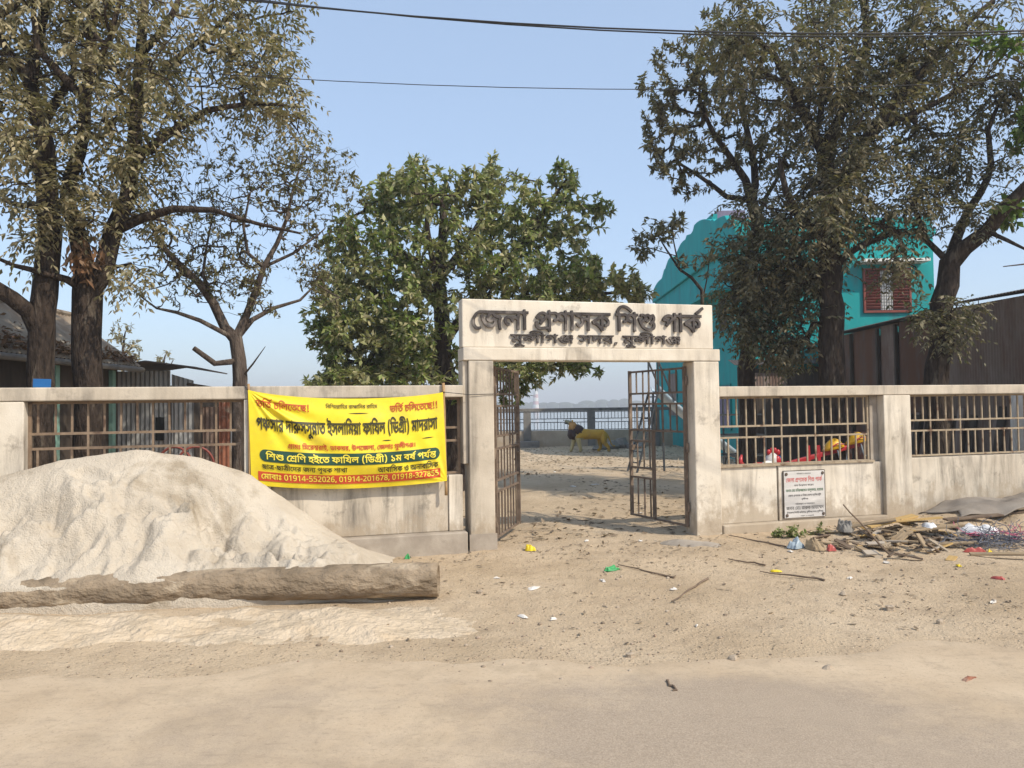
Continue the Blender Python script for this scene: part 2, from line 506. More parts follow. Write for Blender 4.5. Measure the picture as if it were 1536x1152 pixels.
M['bamboo'] = simple('bamboo', (0.42, 0.27, 0.13), (0.30, 0.18, 0.08), 12, 0.6)
M['wire'] = simple('black_cable', (0.02, 0.02, 0.022), (0.04, 0.04, 0.042), 5, 0.5, bump=0)
M['pipe'] = simple('mud_coated_concrete', (0.33, 0.255, 0.175), (0.19, 0.145, 0.098), 5, 0.97, 0.08, bump=1.0, third=(0.48, 0.39, 0.28), dist=0.06, bscale=13, stretch=(0.6, 1, 1))
M['tin_grey'] = tin_mat('grey_corrugated_tin', (0.36, 0.36, 0.35), (0.27, 0.265, 0.25), (0.25, 0.17, 0.11), 0.1)
M['tin_rust'] = tin_mat('rusty_corrugated_tin', (0.16, 0.122, 0.10), (0.11, 0.08, 0.063), (0.145, 0.065, 0.035), 0.7, 0.1, 0.8)
M['tin_brown'] = tin_mat('brown_corrugated_tin', (0.27, 0.215, 0.18), (0.20, 0.155, 0.125), (0.16, 0.09, 0.06), 0.4, 0.1, 0.75)
M['tin_dark'] = tin_mat('blackened_tin_roof', (0.10, 0.09, 0.085), (0.07, 0.06, 0.055), (0.10, 0.06, 0.04), 0.3, 0.1, 0.8)
M['tin_roof'] = tin_mat('dusty_tin_roof', (0.33, 0.285, 0.22), (0.25, 0.21, 0.16), (0.20, 0.14, 0.09), 0.45, 0.0, 0.85)
M['wood_dark'] = simple('dark_old_boards', (0.085, 0.065, 0.05), (0.05, 0.04, 0.032), 6, 0.9, stretch=(1, 1, 0.3))
M['wood'] = simple('weathered_plank', (0.40, 0.30, 0.185), (0.28, 0.205, 0.125), 9, 0.85, stretch=(0.4, 4, 4), third=(0.2, 0.15, 0.1))
M['wood_yellow'] = simple('fresh_sawn_plank', (0.55, 0.37, 0.15), (0.45, 0.29, 0.11), 7, 0.8, stretch=(0.4, 4, 4))
M['stick'] = simple('dry_stick', (0.20, 0.145, 0.10), (0.12, 0.085, 0.06), 9, 0.9)
M['green_paint'] = simple('pale_green_paint', (0.25, 0.42, 0.34), (0.19, 0.34, 0.28), 6, 0.7, third=(0.2, 0.2, 0.15))
M['teal'] = simple('turquoise_wall_paint', (0.010, 0.275, 0.275), (0.015, 0.335, 0.33), 1.6, 0.75, 0.2, bump=0.15, third=(0.04, 0.225, 0.225), stretch=(1, 1, 0.4))
M['teal_dark'] = simple('deep_turquoise_paint', (0.006, 0.20, 0.20), (0.008, 0.24, 0.24), 2, 0.7, 0.25, bump=0.05)
M['purple'] = simple('mauve_paint', (0.23, 0.19, 0.27), (0.18, 0.15, 0.21), 3, 0.75)
M['maroon'] = simple('maroon_shutter_paint', (0.26, 0.07, 0.05), (0.19, 0.05, 0.04), 6, 0.6)
M['white_paint'] = simple('white_paint', (0.78, 0.76, 0.72), (0.70, 0.68, 0.63), 4, 0.6)
M['red_paint'] = simple('red_gloss_paint', (0.50, 0.02, 0.025), (0.38, 0.018, 0.022), 6, 0.4, 0.5, bump=0.05, third=(0.30, 0.05, 0.045))
M['yellow_paint'] = simple('yellow_gloss_paint', (0.75, 0.42, 0.01), (0.68, 0.36, 0.012), 6, 0.4, 0.5, bump=0.05)
M['blue_paint'] = simple('blue_paint', (0.03, 0.14, 0.38), (0.035, 0.18, 0.45), 5, 0.5)
M['plaque'] = simple('white_marble', (0.66, 0.63, 0.59), (0.54, 0.515, 0.48), 7, 0.45, 0.4, bump=0.05, stretch=(0.3, 1, 2), third=(0.42, 0.40, 0.37))
M['bolt'] = simple('rusty_bolt', (0.10, 0.08, 0.06), (0.16, 0.12, 0.09), 30, 0.6, metal=0.4)
M['fence_grey'] = simple('grey_weathered_concrete', (0.22, 0.205, 0.185), (0.165, 0.155, 0.14), 3, 0.95, third=(0.12, 0.115, 0.105))
M['fence_low_wall'] = whitewash('fence_plaster', (0.46, 0.39, 0.30), (0.36, 0.30, 0.23), (0.2, 0.17, 0.14), 0.6, 0.5, 8.0)  # paler tan plaster of the low wall between the grey piers
M['fence_iron'] = simple('dark_fence_iron', (0.04, 0.045, 0.05), (0.065, 0.07, 0.075), 8, 0.6)
M['stone'] = simple('grey_rubble', (0.26, 0.24, 0.21), (0.18, 0.165, 0.145), 5, 0.95, bump=0.5)
M['brick'] = simple('broken_brick', (0.30, 0.12, 0.07), (0.22, 0.09, 0.055), 9, 0.95, bump=0.4, third=(0.35, 0.27, 0.2))
M['lion_yellow'] = simple('ochre_statue_paint', (0.50, 0.29, 0.028), (0.40, 0.225, 0.022), 4, 0.55, 0.3, third=(0.33, 0.20, 0.05))
M['lion_cream'] = simple('cream_statue_paint', (0.48, 0.39, 0.19), (0.40, 0.31, 0.14), 5, 0.6)
M['lion_mane'] = simple('maroon_statue_paint', (0.05, 0.026, 0.022), (0.028, 0.018, 0.018), 6, 0.6, bump=0.4)
M['lion_tan'] = simple('tan_statue_paint', (0.44, 0.25, 0.08), (0.36, 0.19, 0.055), 5, 0.6)
M['lion_grey'] = simple('grey_statue_paint', (0.25, 0.25, 0.17), (0.18, 0.19, 0.13), 6, 0.6)
M['black'] = simple('black_paint', (0.02, 0.02, 0.02), (0.03, 0.03, 0.03), 6, 0.5, bump=0)
M['mat_grey'] = simple('grey_woven_mat', (0.27, 0.235, 0.195), (0.21, 0.18, 0.15), 3, 0.9, bump=0.4, bscale=60)
M['plastic_white'] = simple('white_plastic_film', (0.72, 0.71, 0.70), (0.60, 0.60, 0.60), 5, 0.4, 0.4)
M['plastic_blue'] = simple('blue_plastic_film', (0.34, 0.40, 0.44), (0.26, 0.33, 0.38), 5, 0.4, 0.4)
M['plastic_red'] = simple('red_plastic_film', (0.45, 0.09, 0.07), (0.36, 0.07, 0.055), 5, 0.4, 0.4)
M['plastic_yellow'] = simple('yellow_plastic_film', (0.80, 0.62, 0.03), (0.72, 0.52, 0.02), 5, 0.4, 0.4)
M['plastic_green'] = simple('green_plastic_film', (0.05, 0.33, 0.10), (0.04, 0.25, 0.08), 5, 0.4, 0.4)
M['plastic_pink'] = simple('pink_net_cord', (0.62, 0.16, 0.24), (0.5, 0.1, 0.18), 5, 0.6)
M['net_blue'] = simple('navy_net_cord', (0.11, 0.115, 0.14), (0.17, 0.175, 0.20), 12, 0.8)
M['paper'] = simple('white_paper_scrap', (0.70, 0.66, 0.60), (0.60, 0.55, 0.48), 9, 0.8)
M['far_wood'] = simple('far_treeline', (0.03, 0.045, 0.025), (0.05, 0.065, 0.035), 0.05, 0.95, bump=0)
GLYPHS = {
 7: '78,486 78,527q 115,588q 179,622q 219,622 259,622q 323,588q 360,527q 360,486 360,445q 323,383q 259,349q 219,349 179,349q 115,383q 78,444q;147,486 147,452q 188,414q 219,414 251,414q 291,453q 291,486 291,518q 251,557q 219,557 188,557q 147,518q;78,137 78,178q 115,239q 179,273q 219,273 259,273q 323,240q 360,179q 360,137 360,96q 323,34q 259,0q 219,0 179,0q 115,34q 78,96q;147,137 147,104q 188,65q 219,65 251,65q 291,104q 291,137 291,170q 251,208q 219,208 188,208q 147,169q',
 8: '903,622 903,551 798,551 798,0 721,0 692,59q 606,148q 557,180 582,246 620,224q 702,148q 724,109 723,124q 722,150q 721,178q 721,194 721,551 -10,551 -10,622;376,91 308,91q 184,155q 75,308q 29,442 102,466 138,362q 217,229q 315,167q 378,167 433,167q 500,202q 530,263q 530,300 530,358q 467,430q 420,430 387,430q 353,401q 353,372 353,365q 357,341q 361,331 285,316 278,337q 271,372q 271,388 271,425q 312,475q 377,500q 413,500 472,500q 558,447q 606,355q 606,294 606,240q 556,147q 454,91q;344,465 339,497q 290,546q 243,556 267,601 312,589 369,567q 419,511q 423,468',
 9: '898,622 898,551 798,551 798,0 721,0 692,59q 606,148q 557,180 582,246 620,224q 702,148q 724,109 723,124q 722,150q 721,178q 721,194 721,551 -10,551 -10,622;376,91 308,91q 184,155q 75,308q 29,442 102,466 138,362q 217,229q 315,167q 378,167 433,167q 500,202q 530,262q 530,300 530,358q 467,430q 420,430 387,430q 353,401q 353,372 353,365q 357,341q 361,331 285,316 278,337q 271,372q 271,388 271,425q 312,475q 377,500q 413,500 472,500q 558,447q 606,355q 606,294 606,240q 556,147q 454,91q;344,465 339,497q 290,546q 243,556 267,601 312,589 369,567q 419,511q 423,468;1168,622 1168,551 1063,551 1063,0 986,0 986,479 969,518q 926,551q 897,551 887,551 887,622 897,622 925,622q 974,591q 990,559 989,564q 986,600q 986,613 986,688 1039,688 1062,622',
 10: '358,622 357,663q 320,699q 278,699 206,699 140,699q 69,717q 44,736 17,756q -10,819q -10,859 -10,872q -7,898q -5,912 69,907 67,895q 65,877q 65,869 65,847q 74,813q 84,802 98,786q 151,771q 200,771 257,771 310,771q 372,755q 394,734 411,718q 429,663q 430,622;242,500 321,500q 418,447q 464,366q 464,325 464,243q 349,147q 236,141 246,152 291,139q 391,91q 493,28q 540,-10 494,-63 432,-17q 329,50q 229,100q 117,138q 46,154 61,223 96,213q 161,204q 207,204 278,204q 355,238q 385,292q 385,320 385,373q 307,430q 247,430 211,430q 167,416q 148,389q 148,370 148,362q 152,345q 154,338 81,323 76,338q 70,371q 70,384 70,421q 114,473q 191,500q;175,465 170,497q 120,546q 73,556 97,601 143,589 199,567q 250,511q 254,468;540,622 540,551 -10,551 -10,622',
 12: '508,622 507,663q 470,699q 428,699 288,699 223,699q 152,717q 127,736 100,756q 73,819q 73,859 73,872q 76,898q 78,912 152,907 150,895q 148,877q 148,869 148,847q 157,813q 167,802 181,786q 233,771q 283,771 407,771 460,771q 522,755q 544,734 561,718q 579,663q 580,622;722,622 722,551 356,551 356,372 356,343q 374,316q 393,316 412,316q 453,340q 501,392q 529,433 589,442 621,395q 656,295q 656,245 656,182q 601,82q 494,24q 417,24 351,24q 237,70q 141,173q 61,342q 29,465 105,485 141,346q 228,177q 340,100q 413,100 493,100q 580,180q 580,243 580,288q 555,352q 535,373 581,392 551,341q 488,275q 425,242q 394,242 371,242q 331,255q 317,268 301,282q 279,333q 279,393 279,551 -10,551 -10,622',
 18: '509,629 586,629q 671,551q 671,483 671,435q 622,359q 536,303q 480,282 449,354 516,376q 591,435q 591,482 591,519q 549,558q 509,558 473,558q 409,534q 359,497q 331,456q 331,439 331,423q 351,400q 386,395 365,321 308,332q 251,388q 251,431 251,465q 292,534q 364,593q 457,629q;681,225 681,142q 558,42q 453,42 383,42q 257,92q 150,202q 61,380q 28,507 103,529 143,386q 242,204q 371,118q 455,118 518,118q 600,171q 600,228 600,267q 549,321q 509,338 589,373 633,349q 681,273q',
 20: '817,622 817,551 492,551 492,489 492,473 492,0 415,0 386,59q 282,163q 149,234q 76,243 37,339 134,395q 328,483q 437,517 415,475 415,551 -10,551 -10,622;415,467 436,438 385,424q 276,378q 173,328q 130,304 186,293q 305,231q 404,142q 428,90 420,88 418,111q 415,157q 415,189;761,288 761,255q 735,196q 675,158q 625,158 609,158q 580,160q 566,163 572,235 578,234q 595,233q 606,233 654,233q 683,270q 683,296 683,349q 580,424q 479,438 482,513 559,505q 685,444q 761,349q',
 21: '706,622 706,551 601,551 601,0 524,0 496,41q 424,117q 336,181q 230,227q 166,238 142,331 190,296 283,280q 412,215q 499,135q 526,97 525,120q 524,166q 524,193 524,688 577,688 600,622;450,470 450,412q 387,331q 278,284q 209,276 162,285 142,331 223,337q 326,372q 375,429q 375,466 375,497q 347,547q 316,571 371,625 405,594q 450,515q;182,430 121,430q 49,493q 49,548 49,571q 62,613q 71,628 147,607 140,597q 130,568q 130,552 130,526q 159,501q 182,501 202,501q 246,517q 293,565q 316,612 371,625 373,575 353,531q 297,466q 226,430q',
 22: '484,0 484,425 505,362 470,412q 409,485q 353,533q 295,556q 263,556 210,556q 145,501q 120,465 106,457 120,470q 178,487q 216,487 262,487q 319,451q 346,396q 346,369 346,310q 266,217q 182,172 131,245 186,268q 266,325q 266,365 266,387q 232,417q 200,417 174,417q 129,405q 103,392 22,458 53,510q 123,587q 206,629q 255,629 305,629q 388,594q 467,524q 507,472 489,483 487,497q 484,555q 484,585 484,688 537,688 560,622 666,622 666,551 561,551 561,0',
 23: '641,622 641,551 536,551 536,0 459,0 428,43q 326,121q 194,174q 118,179 83,266 105,283q 149,314q 195,343q 219,358 276,350 263,346q 243,343q 234,343 177,343q 97,373q 56,430q 56,469 56,514q 114,580q 171,616 240,581 185,559q 137,503q 137,472 137,435q 189,404q 224,404 246,404q 299,419q 331,441 374,381 338,360q 260,308q 186,257q 157,234 144,251 259,234q 406,151q 461,92 460,109q 459,146q 459,165 459,551 -10,551 -10,622',
 25: '577,622 577,551 172,551 172,521 168,458 170,445q 172,399q 172,378 172,205 172,161q 182,125q 189,117 207,96q 244,96 284,96q 352,134q 379,162 407,192q 438,259q 438,296 438,329q 401,349q 368,349 363,349 317,349q 261,364q 235,377 212,390q 173,425q 161,447 171,534 192,498q 238,449q 307,423q 361,423 377,423 415,423q 456,413q 472,403 495,389q 517,340q 517,306 517,245q 459,133q 415,95 377,62q 291,24q 238,24 201,24q 149,46q 132,63 116,82q 95,136q 95,191 95,551 -10,551 -10,622',
 26: '615,310 615,255q 573,178q 505,128q 422,101q 380,97 359,120 414,112q 517,85q 625,42q 684,11 649,-49 571,-7q 408,50q 235,85q 143,94 152,166 181,160q 246,152q 290,152 379,152q 488,198q 538,271q 538,310 538,363q 471,419q 412,419 405,419q 390,418q 382,416 372,481 382,482q 413,483q 423,483 481,483q 556,448q 598,394q 615,334q;227,217 193,217q 141,233q 125,249 110,264q 91,312q 91,359 91,559 168,559 168,521 166,476 167,464q 168,437q 168,420 168,359 168,333q 177,309q 184,301 199,286q 233,286 276,286q 339,318q 374,363q 374,384 374,403q 346,413q 322,413 316,413 264,413q 182,449q 155,480 168,544 185,525q 223,496q 279,481q 323,481 372,481 383,481q 390,469q 402,463 422,453q 450,417q 450,388 450,339q 391,262q 290,217q;-10,551 -10,622 697,622 697,551',
 27: '401,63 342,63q 234,105q 139,198q 60,353q 29,465 105,485 139,362q 223,209q 333,139q 404,139 478,139q 554,203q 554,268 554,299q 538,343q 530,358 590,358 562,329q 501,283q 432,257q 391,257 352,257q 292,287q 258,344q 258,384 258,428q 320,519q 394,553 374,552q 323,551q 298,551 -10,551 -10,622 927,622 927,551 614,551 590,551q 552,553q 535,554 451,516q 365,454q 335,403q 335,380 335,352q 367,328q 387,328 425,328q 485,363q 523,396 609,365 618,345q 630,286q 630,254 630,204q 585,117q 484,63q;801,205 801,156q 817,66q 836,10 761,-7 743,51q 723,162q 723,222 723,275q 742,359q 755,388 679,389q 572,426q 500,495q 475,543 551,559 567,530q 616,485q 694,459q 751,459 765,459q 791,461q 806,462 845,392 821,347q 801,261q',
 30: '577,622 577,551 172,551 172,205 172,161q 182,125q 189,117 207,96q 244,96 283,96q 353,134q 379,162 408,193q 439,263q 439,299 439,331q 407,364q 370,364 358,364q 330,360q 317,357 306,428 325,433q 366,439q 389,439 426,439q 484,411q 517,351q 517,303 517,244q 459,133q 415,95 378,63q 291,24q 239,24 202,24q 149,46q 132,63 116,82q 95,136q 95,191 95,551 -10,551 -10,622;395,622 394,663q 357,699q 315,699 221,699 156,699q 85,717q 60,736 33,756q 6,819q 6,859 6,872q 9,897q 11,912 85,907 83,896q 81,879q 81,869 81,847q 90,813q 100,802 114,786q 167,771q 216,771 294,771 347,771q 409,755q 431,734 448,718q 466,663q 467,622',
 32: '722,622 722,551 356,551 356,372 356,343q 374,316q 393,316 412,316q 453,340q 501,392q 529,433 589,442 621,395q 656,295q 656,245 656,182q 601,82q 494,24q 417,24 351,24q 237,70q 141,173q 61,342q 29,465 105,485 141,346q 228,177q 340,100q 413,100 493,100q 580,180q 580,243 580,288q 555,352q 535,373 581,392 551,341q 488,275q 425,242q 394,242 371,242q 331,255q 317,268 301,282q 279,333q 279,393 279,551 -10,551 -10,622',
 34: '630,622 630,551 525,551 525,0 448,0 448,425 468,363 422,430q 340,515q 262,556q 222,556 191,556q 146,532q 122,491q 122,463 122,431q 153,387q 220,361q 275,355 269,272 203,278q 100,323q 40,404q 40,462 40,516q 88,591q 166,629q 211,629 263,629q 348,593q 428,524q 470,473 454,477 451,494q 448,551q 448,576 448,688 501,688 524,622',
 35: '407,50 325,50q 183,131q 70,313q 29,466 105,486 140,362q 223,202q 332,126q 405,126 452,126q 516,149q 555,191q 573,246q 573,278 573,320q 541,389q 483,429q 444,429 404,429q 369,395q 369,367 369,357q 373,335q 378,321 301,306 295,325q 288,361q 288,380 288,419q 327,472q 396,500q 440,500 502,500q 596,443q 650,341q 650,274 650,211q 597,110q 489,50q;717,622 717,551 -10,551 -10,622',
 36: '655,622 655,551 550,551 550,0 473,0 435,55q 331,152q 198,223q 115,238 92,331 144,296 228,280q 355,217q 447,138q 475,97 474,120q 473,166q 473,193 473,688 526,688 549,622;211,625 274,625q 358,582q 400,509q 400,464 400,386q 271,288q 158,275 110,285 92,331 176,337q 276,374q 319,431q 319,466 319,509q 263,555q 209,555 159,555q 116,516q 116,494 116,480q 131,456q 150,446 106,384 87,397q 56,428q 38,470q 38,497 38,532q 78,590q 156,625q',
 37: '613,622 613,551 159,551 159,253 145,273 185,318q 287,396q 407,461q 475,486 540,422 521,387q 498,321q 487,249q 487,205 487,156q 503,66q 522,10 447,-7 429,51q 409,162q 409,222 409,263q 421,335q 442,392q 453,410 465,405 408,382q 300,316q 196,230q 141,175 82,215 82,551 -10,551 -10,622',
 38: '606,622 606,551 501,551 501,0 424,0 394,60q 289,161q 153,231q 76,243 37,339 133,397q 338,491q 447,524 424,482 424,622;424,474 445,446 369,421q 201,348q 130,304 184,292q 306,234q 410,146q 438,88 429,88 427,111q 424,157q 424,189;240,629 252,629q 280,626q 293,624 287,552 281,553q 264,554q 251,554 221,554q 188,529q 188,509 188,483q 234,446q 293,423 233,378 195,397q 139,440q 109,492q 109,524 109,551q 137,599q 195,629q',
 39: '614,622 614,551 509,551 509,0 432,0 432,243 448,187 415,233q 337,307q 255,351q 216,351 179,351q 128,312q 128,274 128,244q 170,201q 214,184 176,113 115,138q 46,223q 46,277 46,326q 93,391q 166,423q 204,423 256,423q 342,387q 417,325q 451,284 437,280 434,303q 432,348q 432,371 432,551 -10,551 -10,622',
 40: '726,622 726,551 621,551 621,0 544,0 544,396 566,332 525,392q 457,477q 396,531q 334,556q 298,556 258,556q 193,526q 139,476q 116,447 108,445 124,455q 155,465q 174,465 232,465q 286,402q 286,356 286,345q 284,325q 282,320 265,326 277,339q 299,363q 324,387q 337,400 461,516 510,463 226,195 167,250 249,328 213,285 183,262 198,279q 219,318q 219,343 219,368q 189,398q 160,398 144,398q 114,390q 98,380 22,452 62,505q 146,584q 238,629q 291,629 347,629q 437,587q 521,504q 567,441 549,446 546,470q 544,526q 544,558 544,688 597,688 620,622',
 41: '848,622 848,551 130,551 114,560 156,550q 241,506q 314,455q 336,432 341,376 305,360q 226,322q 153,284q 125,265 114,282 192,266q 310,216q 404,146q 447,99 446,116q 445,152q 445,171 445,510 458,510 513,510q 616,492q 705,450q 739,414 763,389q 792,326q 792,288 792,255q 765,196q 705,158q 655,158 640,158q 611,160q 597,163 602,234 608,233q 626,232q 636,232 685,232q 714,270q 714,296 714,347q 611,425q 522,434 522,0 445,0 404,56q 305,140q 174,197q 84,212 48,303 79,324q 147,362q 218,398q 252,414 214,443q 115,488q 48,502 79,570 81,551 -10,551 -10,622',
 42: '606,622 606,551 501,551 501,0 424,0 394,60q 289,161q 153,231q 76,243 37,339 133,397q 338,491q 447,524 424,482 424,551 -10,551 -10,622;424,474 445,446 369,421q 201,348q 130,304 184,292q 306,234q 410,146q 438,88 429,88 427,111q 424,157q 424,189',
 43: '422,43 357,43q 243,85q 144,183q 62,345q 29,465 105,485 141,353q 232,192q 347,119q 420,119 473,119q 548,157q 588,224q 588,267 588,297q 576,345q 555,384q 542,398 590,476 628,421q 664,317q 664,266 664,203q 608,102q 501,43q;384,284 321,284q 249,347q 249,402 249,425q 263,470q 271,486 351,462 344,452q 332,422q 332,406 332,379q 362,355q 386,355 407,355q 449,371q 498,418q 527,466 590,476 582,422 555,377q 496,316q 427,284q;731,622 731,551 -10,551 -10,622',
 44: '632,622 632,551 527,551 527,0 450,0 450,135 468,82 433,135q 362,225q 283,281q 236,281 199,281q 148,243q 148,205 148,172q 196,127q 243,111 218,34 164,53q 97,107q 66,172q 66,208 66,256q 113,320q 186,353q 223,353 283,353q 374,309q 443,235q 471,189 454,186 452,209q 450,256q 450,281 450,551 -10,551 -10,622;299,323 299,317q 298,305q 297,299 221,322 219,380q 183,450q 105,487q 38,494 51,566 97,553 145,549q 220,518q 272,462q 299,379q',
 45: '636,622 636,551 531,551 531,0 454,0 412,56q 310,141q 176,199q 84,212 48,303 79,324q 147,362q 218,398q 252,414 214,443q 115,488q 48,502 79,570 81,551 -10,551 -10,622;454,551 135,551 114,560 156,550q 241,506q 314,455q 336,432 341,376 305,360q 226,322q 153,284q 125,265 113,280 199,268q 328,212q 428,132q 470,83 457,79 456,100q 454,149q 454,171',
 46: '606,622 606,551 501,551 501,0 424,0 394,60q 289,161q 153,231q 76,243 37,339 133,397q 338,491q 447,524 424,482 424,551 -10,551 -10,622;424,474 445,446 369,421q 201,348q 130,304 184,292q 306,234q 410,146q 438,88 429,88 427,111q 424,157q 424,189;185,-6 160,-6q 125,26q 125,52 125,78q 160,112q 185,112 210,112q 245,78q 245,52 245,26q 210,-6q',
 47: '741,622 741,551 636,551 636,0 559,0 559,335 565,309 543,341q 494,379q 465,379 450,379q 419,368q 398,338q 398,307 398,296q 399,279q 400,271 335,266 331,307q 295,364q 243,394q 213,394 186,394q 148,373q 128,338q 128,316 128,276q 187,220q 241,201 214,127 166,142q 90,194q 46,270q 46,320 46,365q 90,430q 164,466q 208,466 261,466q 337,427q 369,384 354,383 364,416q 421,451q 452,451 488,451q 540,423q 571,397 562,382 561,403q 559,445q 559,467 559,551 -10,551 -10,622',
 48: '687,622 687,551 582,551 582,0 505,0 505,512 510,532 507,549q 505,585q 505,607 505,688 558,688 582,622;361,629 400,629q 466,599q 518,545q 534,509 530,404 499,476q 415,556q 363,556 324,556q 276,513q 276,471 276,431q 341,380q 413,377 406,300 340,304q 255,350q 215,425q 215,474 215,527q 257,596q 324,629q;77,629 119,629q 194,595q 242,521q 242,461 242,420q 202,346q 119,300q 54,300 48,377 99,378q 157,405q 181,447q 181,468 181,509q 129,556q 76,556 58,556q 23,551q -1,545 -9,620 16,625q 55,629q',
 49: '643,622 643,551 538,551 538,0 461,0 412,58q 308,143q 176,199q 84,212 48,303 98,335q 216,398q 280,425 339,432 341,376 291,354q 183,301q 142,275 215,261q 330,210q 423,140q 463,99 463,116q 461,152q 461,171 461,312 465,334 464,358q 461,409q 461,434 461,551 -10,551 -10,622;77,569 118,555 180,538q 307,477q 423,398q 468,355 467,264 429,306q 330,382q 218,445q 102,491q 48,502',
 50: '692,622 692,551 587,551 587,0 510,0 510,353 533,290 502,331q 457,375q 436,375 422,375q 398,359q 368,314q 343,268 316,219q 272,156q 223,127q 188,127 161,127q 112,149q 63,200q 35,244 96,281 123,233q 159,203q 180,203 197,203q 228,224q 265,276q 289,321 312,354 338,408q 386,449q 415,449 448,449q 501,412q 536,374 516,373 512,396q 510,437q 510,458 510,551 -10,551 -10,622;271,271 261,339q 240,419q 214,441 189,464q 103,487q 38,495 53,571 107,551 164,542q 240,514q 287,469q 311,403q 315,356',
 51: '242,500 321,500q 418,447q 464,366q 464,325 464,243q 349,147q 236,141 246,152 291,139q 391,91q 493,28q 540,-10 494,-63 432,-17q 329,50q 229,100q 117,138q 46,154 61,223 96,213q 161,204q 207,204 278,204q 355,238q 385,292q 385,320 385,373q 307,430q 247,430 211,430q 167,416q 148,389q 148,370 148,362q 152,345q 154,338 81,323 76,338q 70,371q 70,384 70,421q 114,473q 191,500q;175,465 170,497q 120,546q 73,556 97,601 143,589 199,567q 250,511q 254,468;540,622 540,551 -10,551 -10,622',
 54: '276,622 276,551 171,551 171,0 94,0 94,469 82,503q 35,551q -2,551 -10,551 -10,622 5,622 29,622q 81,591q 97,559 96,564q 94,600q 94,613 94,688 148,688 170,622',
 55: '276,622 276,551 171,551 171,0 94,0 94,551 -10,551 -10,622 82,622 66,641q 33,683q 20,704 54,763q 132,860q 238,917q 313,917 366,917q 463,891q 557,842q 653,773q 705,731 663,677 594,733q 483,807q 382,844q 325,844 270,844q 189,806q 130,738q 106,693 114,678q 142,642q 160,622',
 56: '276,551 171,551 171,0 94,0 94,551 -10,551 -10,622 94,622 90,687q 31,775q -64,826q -185,848q -252,848 -311,848q -396,835q -442,811q -442,792 -442,773q -394,763q -365,763 -269,763 -216,763q -154,745q -135,725 -116,706q -100,654q -100,615 -167,615 -168,639q -178,670q -189,678 -199,686q -228,692q -254,692 -353,692 -394,692q -456,703q -476,713 -501,727q -521,767q -521,789 -521,847q -391,917q -258,917 -55,917q 164,774q 174,622 276,622',
 57: '-286,-266 -313,-266q -377,-243q -422,-193q -422,-151 -422,-100q -344,-39q -274,-39 -212,-39q -97,-84q 22,-164q 89,-217 44,-271 -23,-215q -133,-141q -231,-103q -279,-103 -315,-103q -351,-131q -351,-153 -351,-181q -312,-204q -286,-204 -249,-204q -204,-173q -180,-127q -172,-78q -172,-59 -172,8 -95,8 -95,-45 -95,-73q -108,-148q -147,-219q -223,-266q',
 59: '-355,-80 -316,-61q -234,-25q -148,10q -105,25 -79,-41 -114,-52q -186,-76q -251,-101q -277,-114 -290,-102 -213,-109q -95,-143q -3,-189q 35,-214 -1,-271 -53,-238q -153,-193q -260,-166q -321,-160',
 61: '356,622 356,551 336,551 305,544q 233,497q 169,422q 128,322q 128,262 128,190q 171,105q 235,69q 267,69 292,69q 326,79q 348,92 383,31 357,11q 295,-5q 264,-5 201,-5q 104,61q 49,180q 49,260 49,342q 111,475q 216,567q 280,588 216,555 198,553q 156,551q 130,551 -10,551 -10,622',
 70: '636,622 636,551 531,551 531,0 454,0 412,56q 310,141q 176,199q 84,212 48,303 79,324q 147,362q 218,398q 252,414 214,443q 115,488q 48,502 79,570 81,551 -10,551 -10,622;454,551 135,551 114,560 156,550q 241,506q 314,455q 336,432 341,376 305,360q 226,322q 153,284q 125,265 113,280 199,268q 328,212q 428,132q 470,83 457,79 456,100q 454,149q 454,171;180,-6 155,-6q 120,26q 120,52 120,78q 155,112q 180,112 205,112q 240,78q 240,52 240,26q 205,-6q',
 75: '290,91 227,91q 128,139q 72,238q 72,313 72,372q 120,477q 221,544q 300,544 381,544q 477,482q 520,381q 520,320 520,261q 471,156q 370,91q;301,473 259,473q 192,435q 153,362q 153,311 153,270q 180,202q 241,162q 291,162 336,162q 403,203q 439,276q 439,324 439,370q 408,437q 347,473q',
 76: '287,0 202,0q 123,73q 123,122 123,161q 173,227q 234,244 263,167 232,160q 205,138q 205,120 205,100q 246,75q 286,75 348,75q 416,135q 416,181 416,211q 392,258q 336,310q 287,344 225,388q 154,448q 125,499q 125,529 125,552q 152,607q 177,631 243,596 229,581q 211,551q 211,536 211,523q 219,499q 245,471q 296,432q 338,403 396,364q 464,298q 493,229q 493,182 493,126q 440,44q 347,0q',
 130: '984,622 984,551 526,551 447,516q 364,455q 335,403q 335,380 335,352q 367,328q 387,328 428,328q 485,363q 525,396 600,376 611,354q 624,289q 624,261 624,208q 582,117q 484,63q 401,63 342,63q 234,105q 139,198q 60,353q 29,465 105,485 139,362q 223,209q 333,139q 404,139 478,139q 554,204q 554,268 554,299q 538,343q 530,358 588,364 534,309q 444,257q 391,257 352,257q 292,287q 258,344q 258,384 258,428q 320,519q 394,553 374,552q 323,551q 298,551 -10,551 -10,622;545,332 512,360q 464,438q 436,519q 432,551 505,572 515,512q 560,416q 600,376;777,519 844,519q 916,455q 916,405 916,380q 894,321q 827,270q 759,256 742,324 795,332q 840,372q 840,397 840,425q 802,450q 776,450 730,450q 647,379q 609,309 574,391 621,454q 717,519q;780,79 734,79q 667,107q 618,159q 599,194 576,314 613,339 626,276q 673,191q 739,148q 777,148 804,148q 846,177q 846,206 846,232q 813,272q 775,285 831,325 852,317q 894,285q 922,237q 922,203 922,170q 890,114q 827,79q',
 131: '-254,707 72,917 110,860 -209,644',
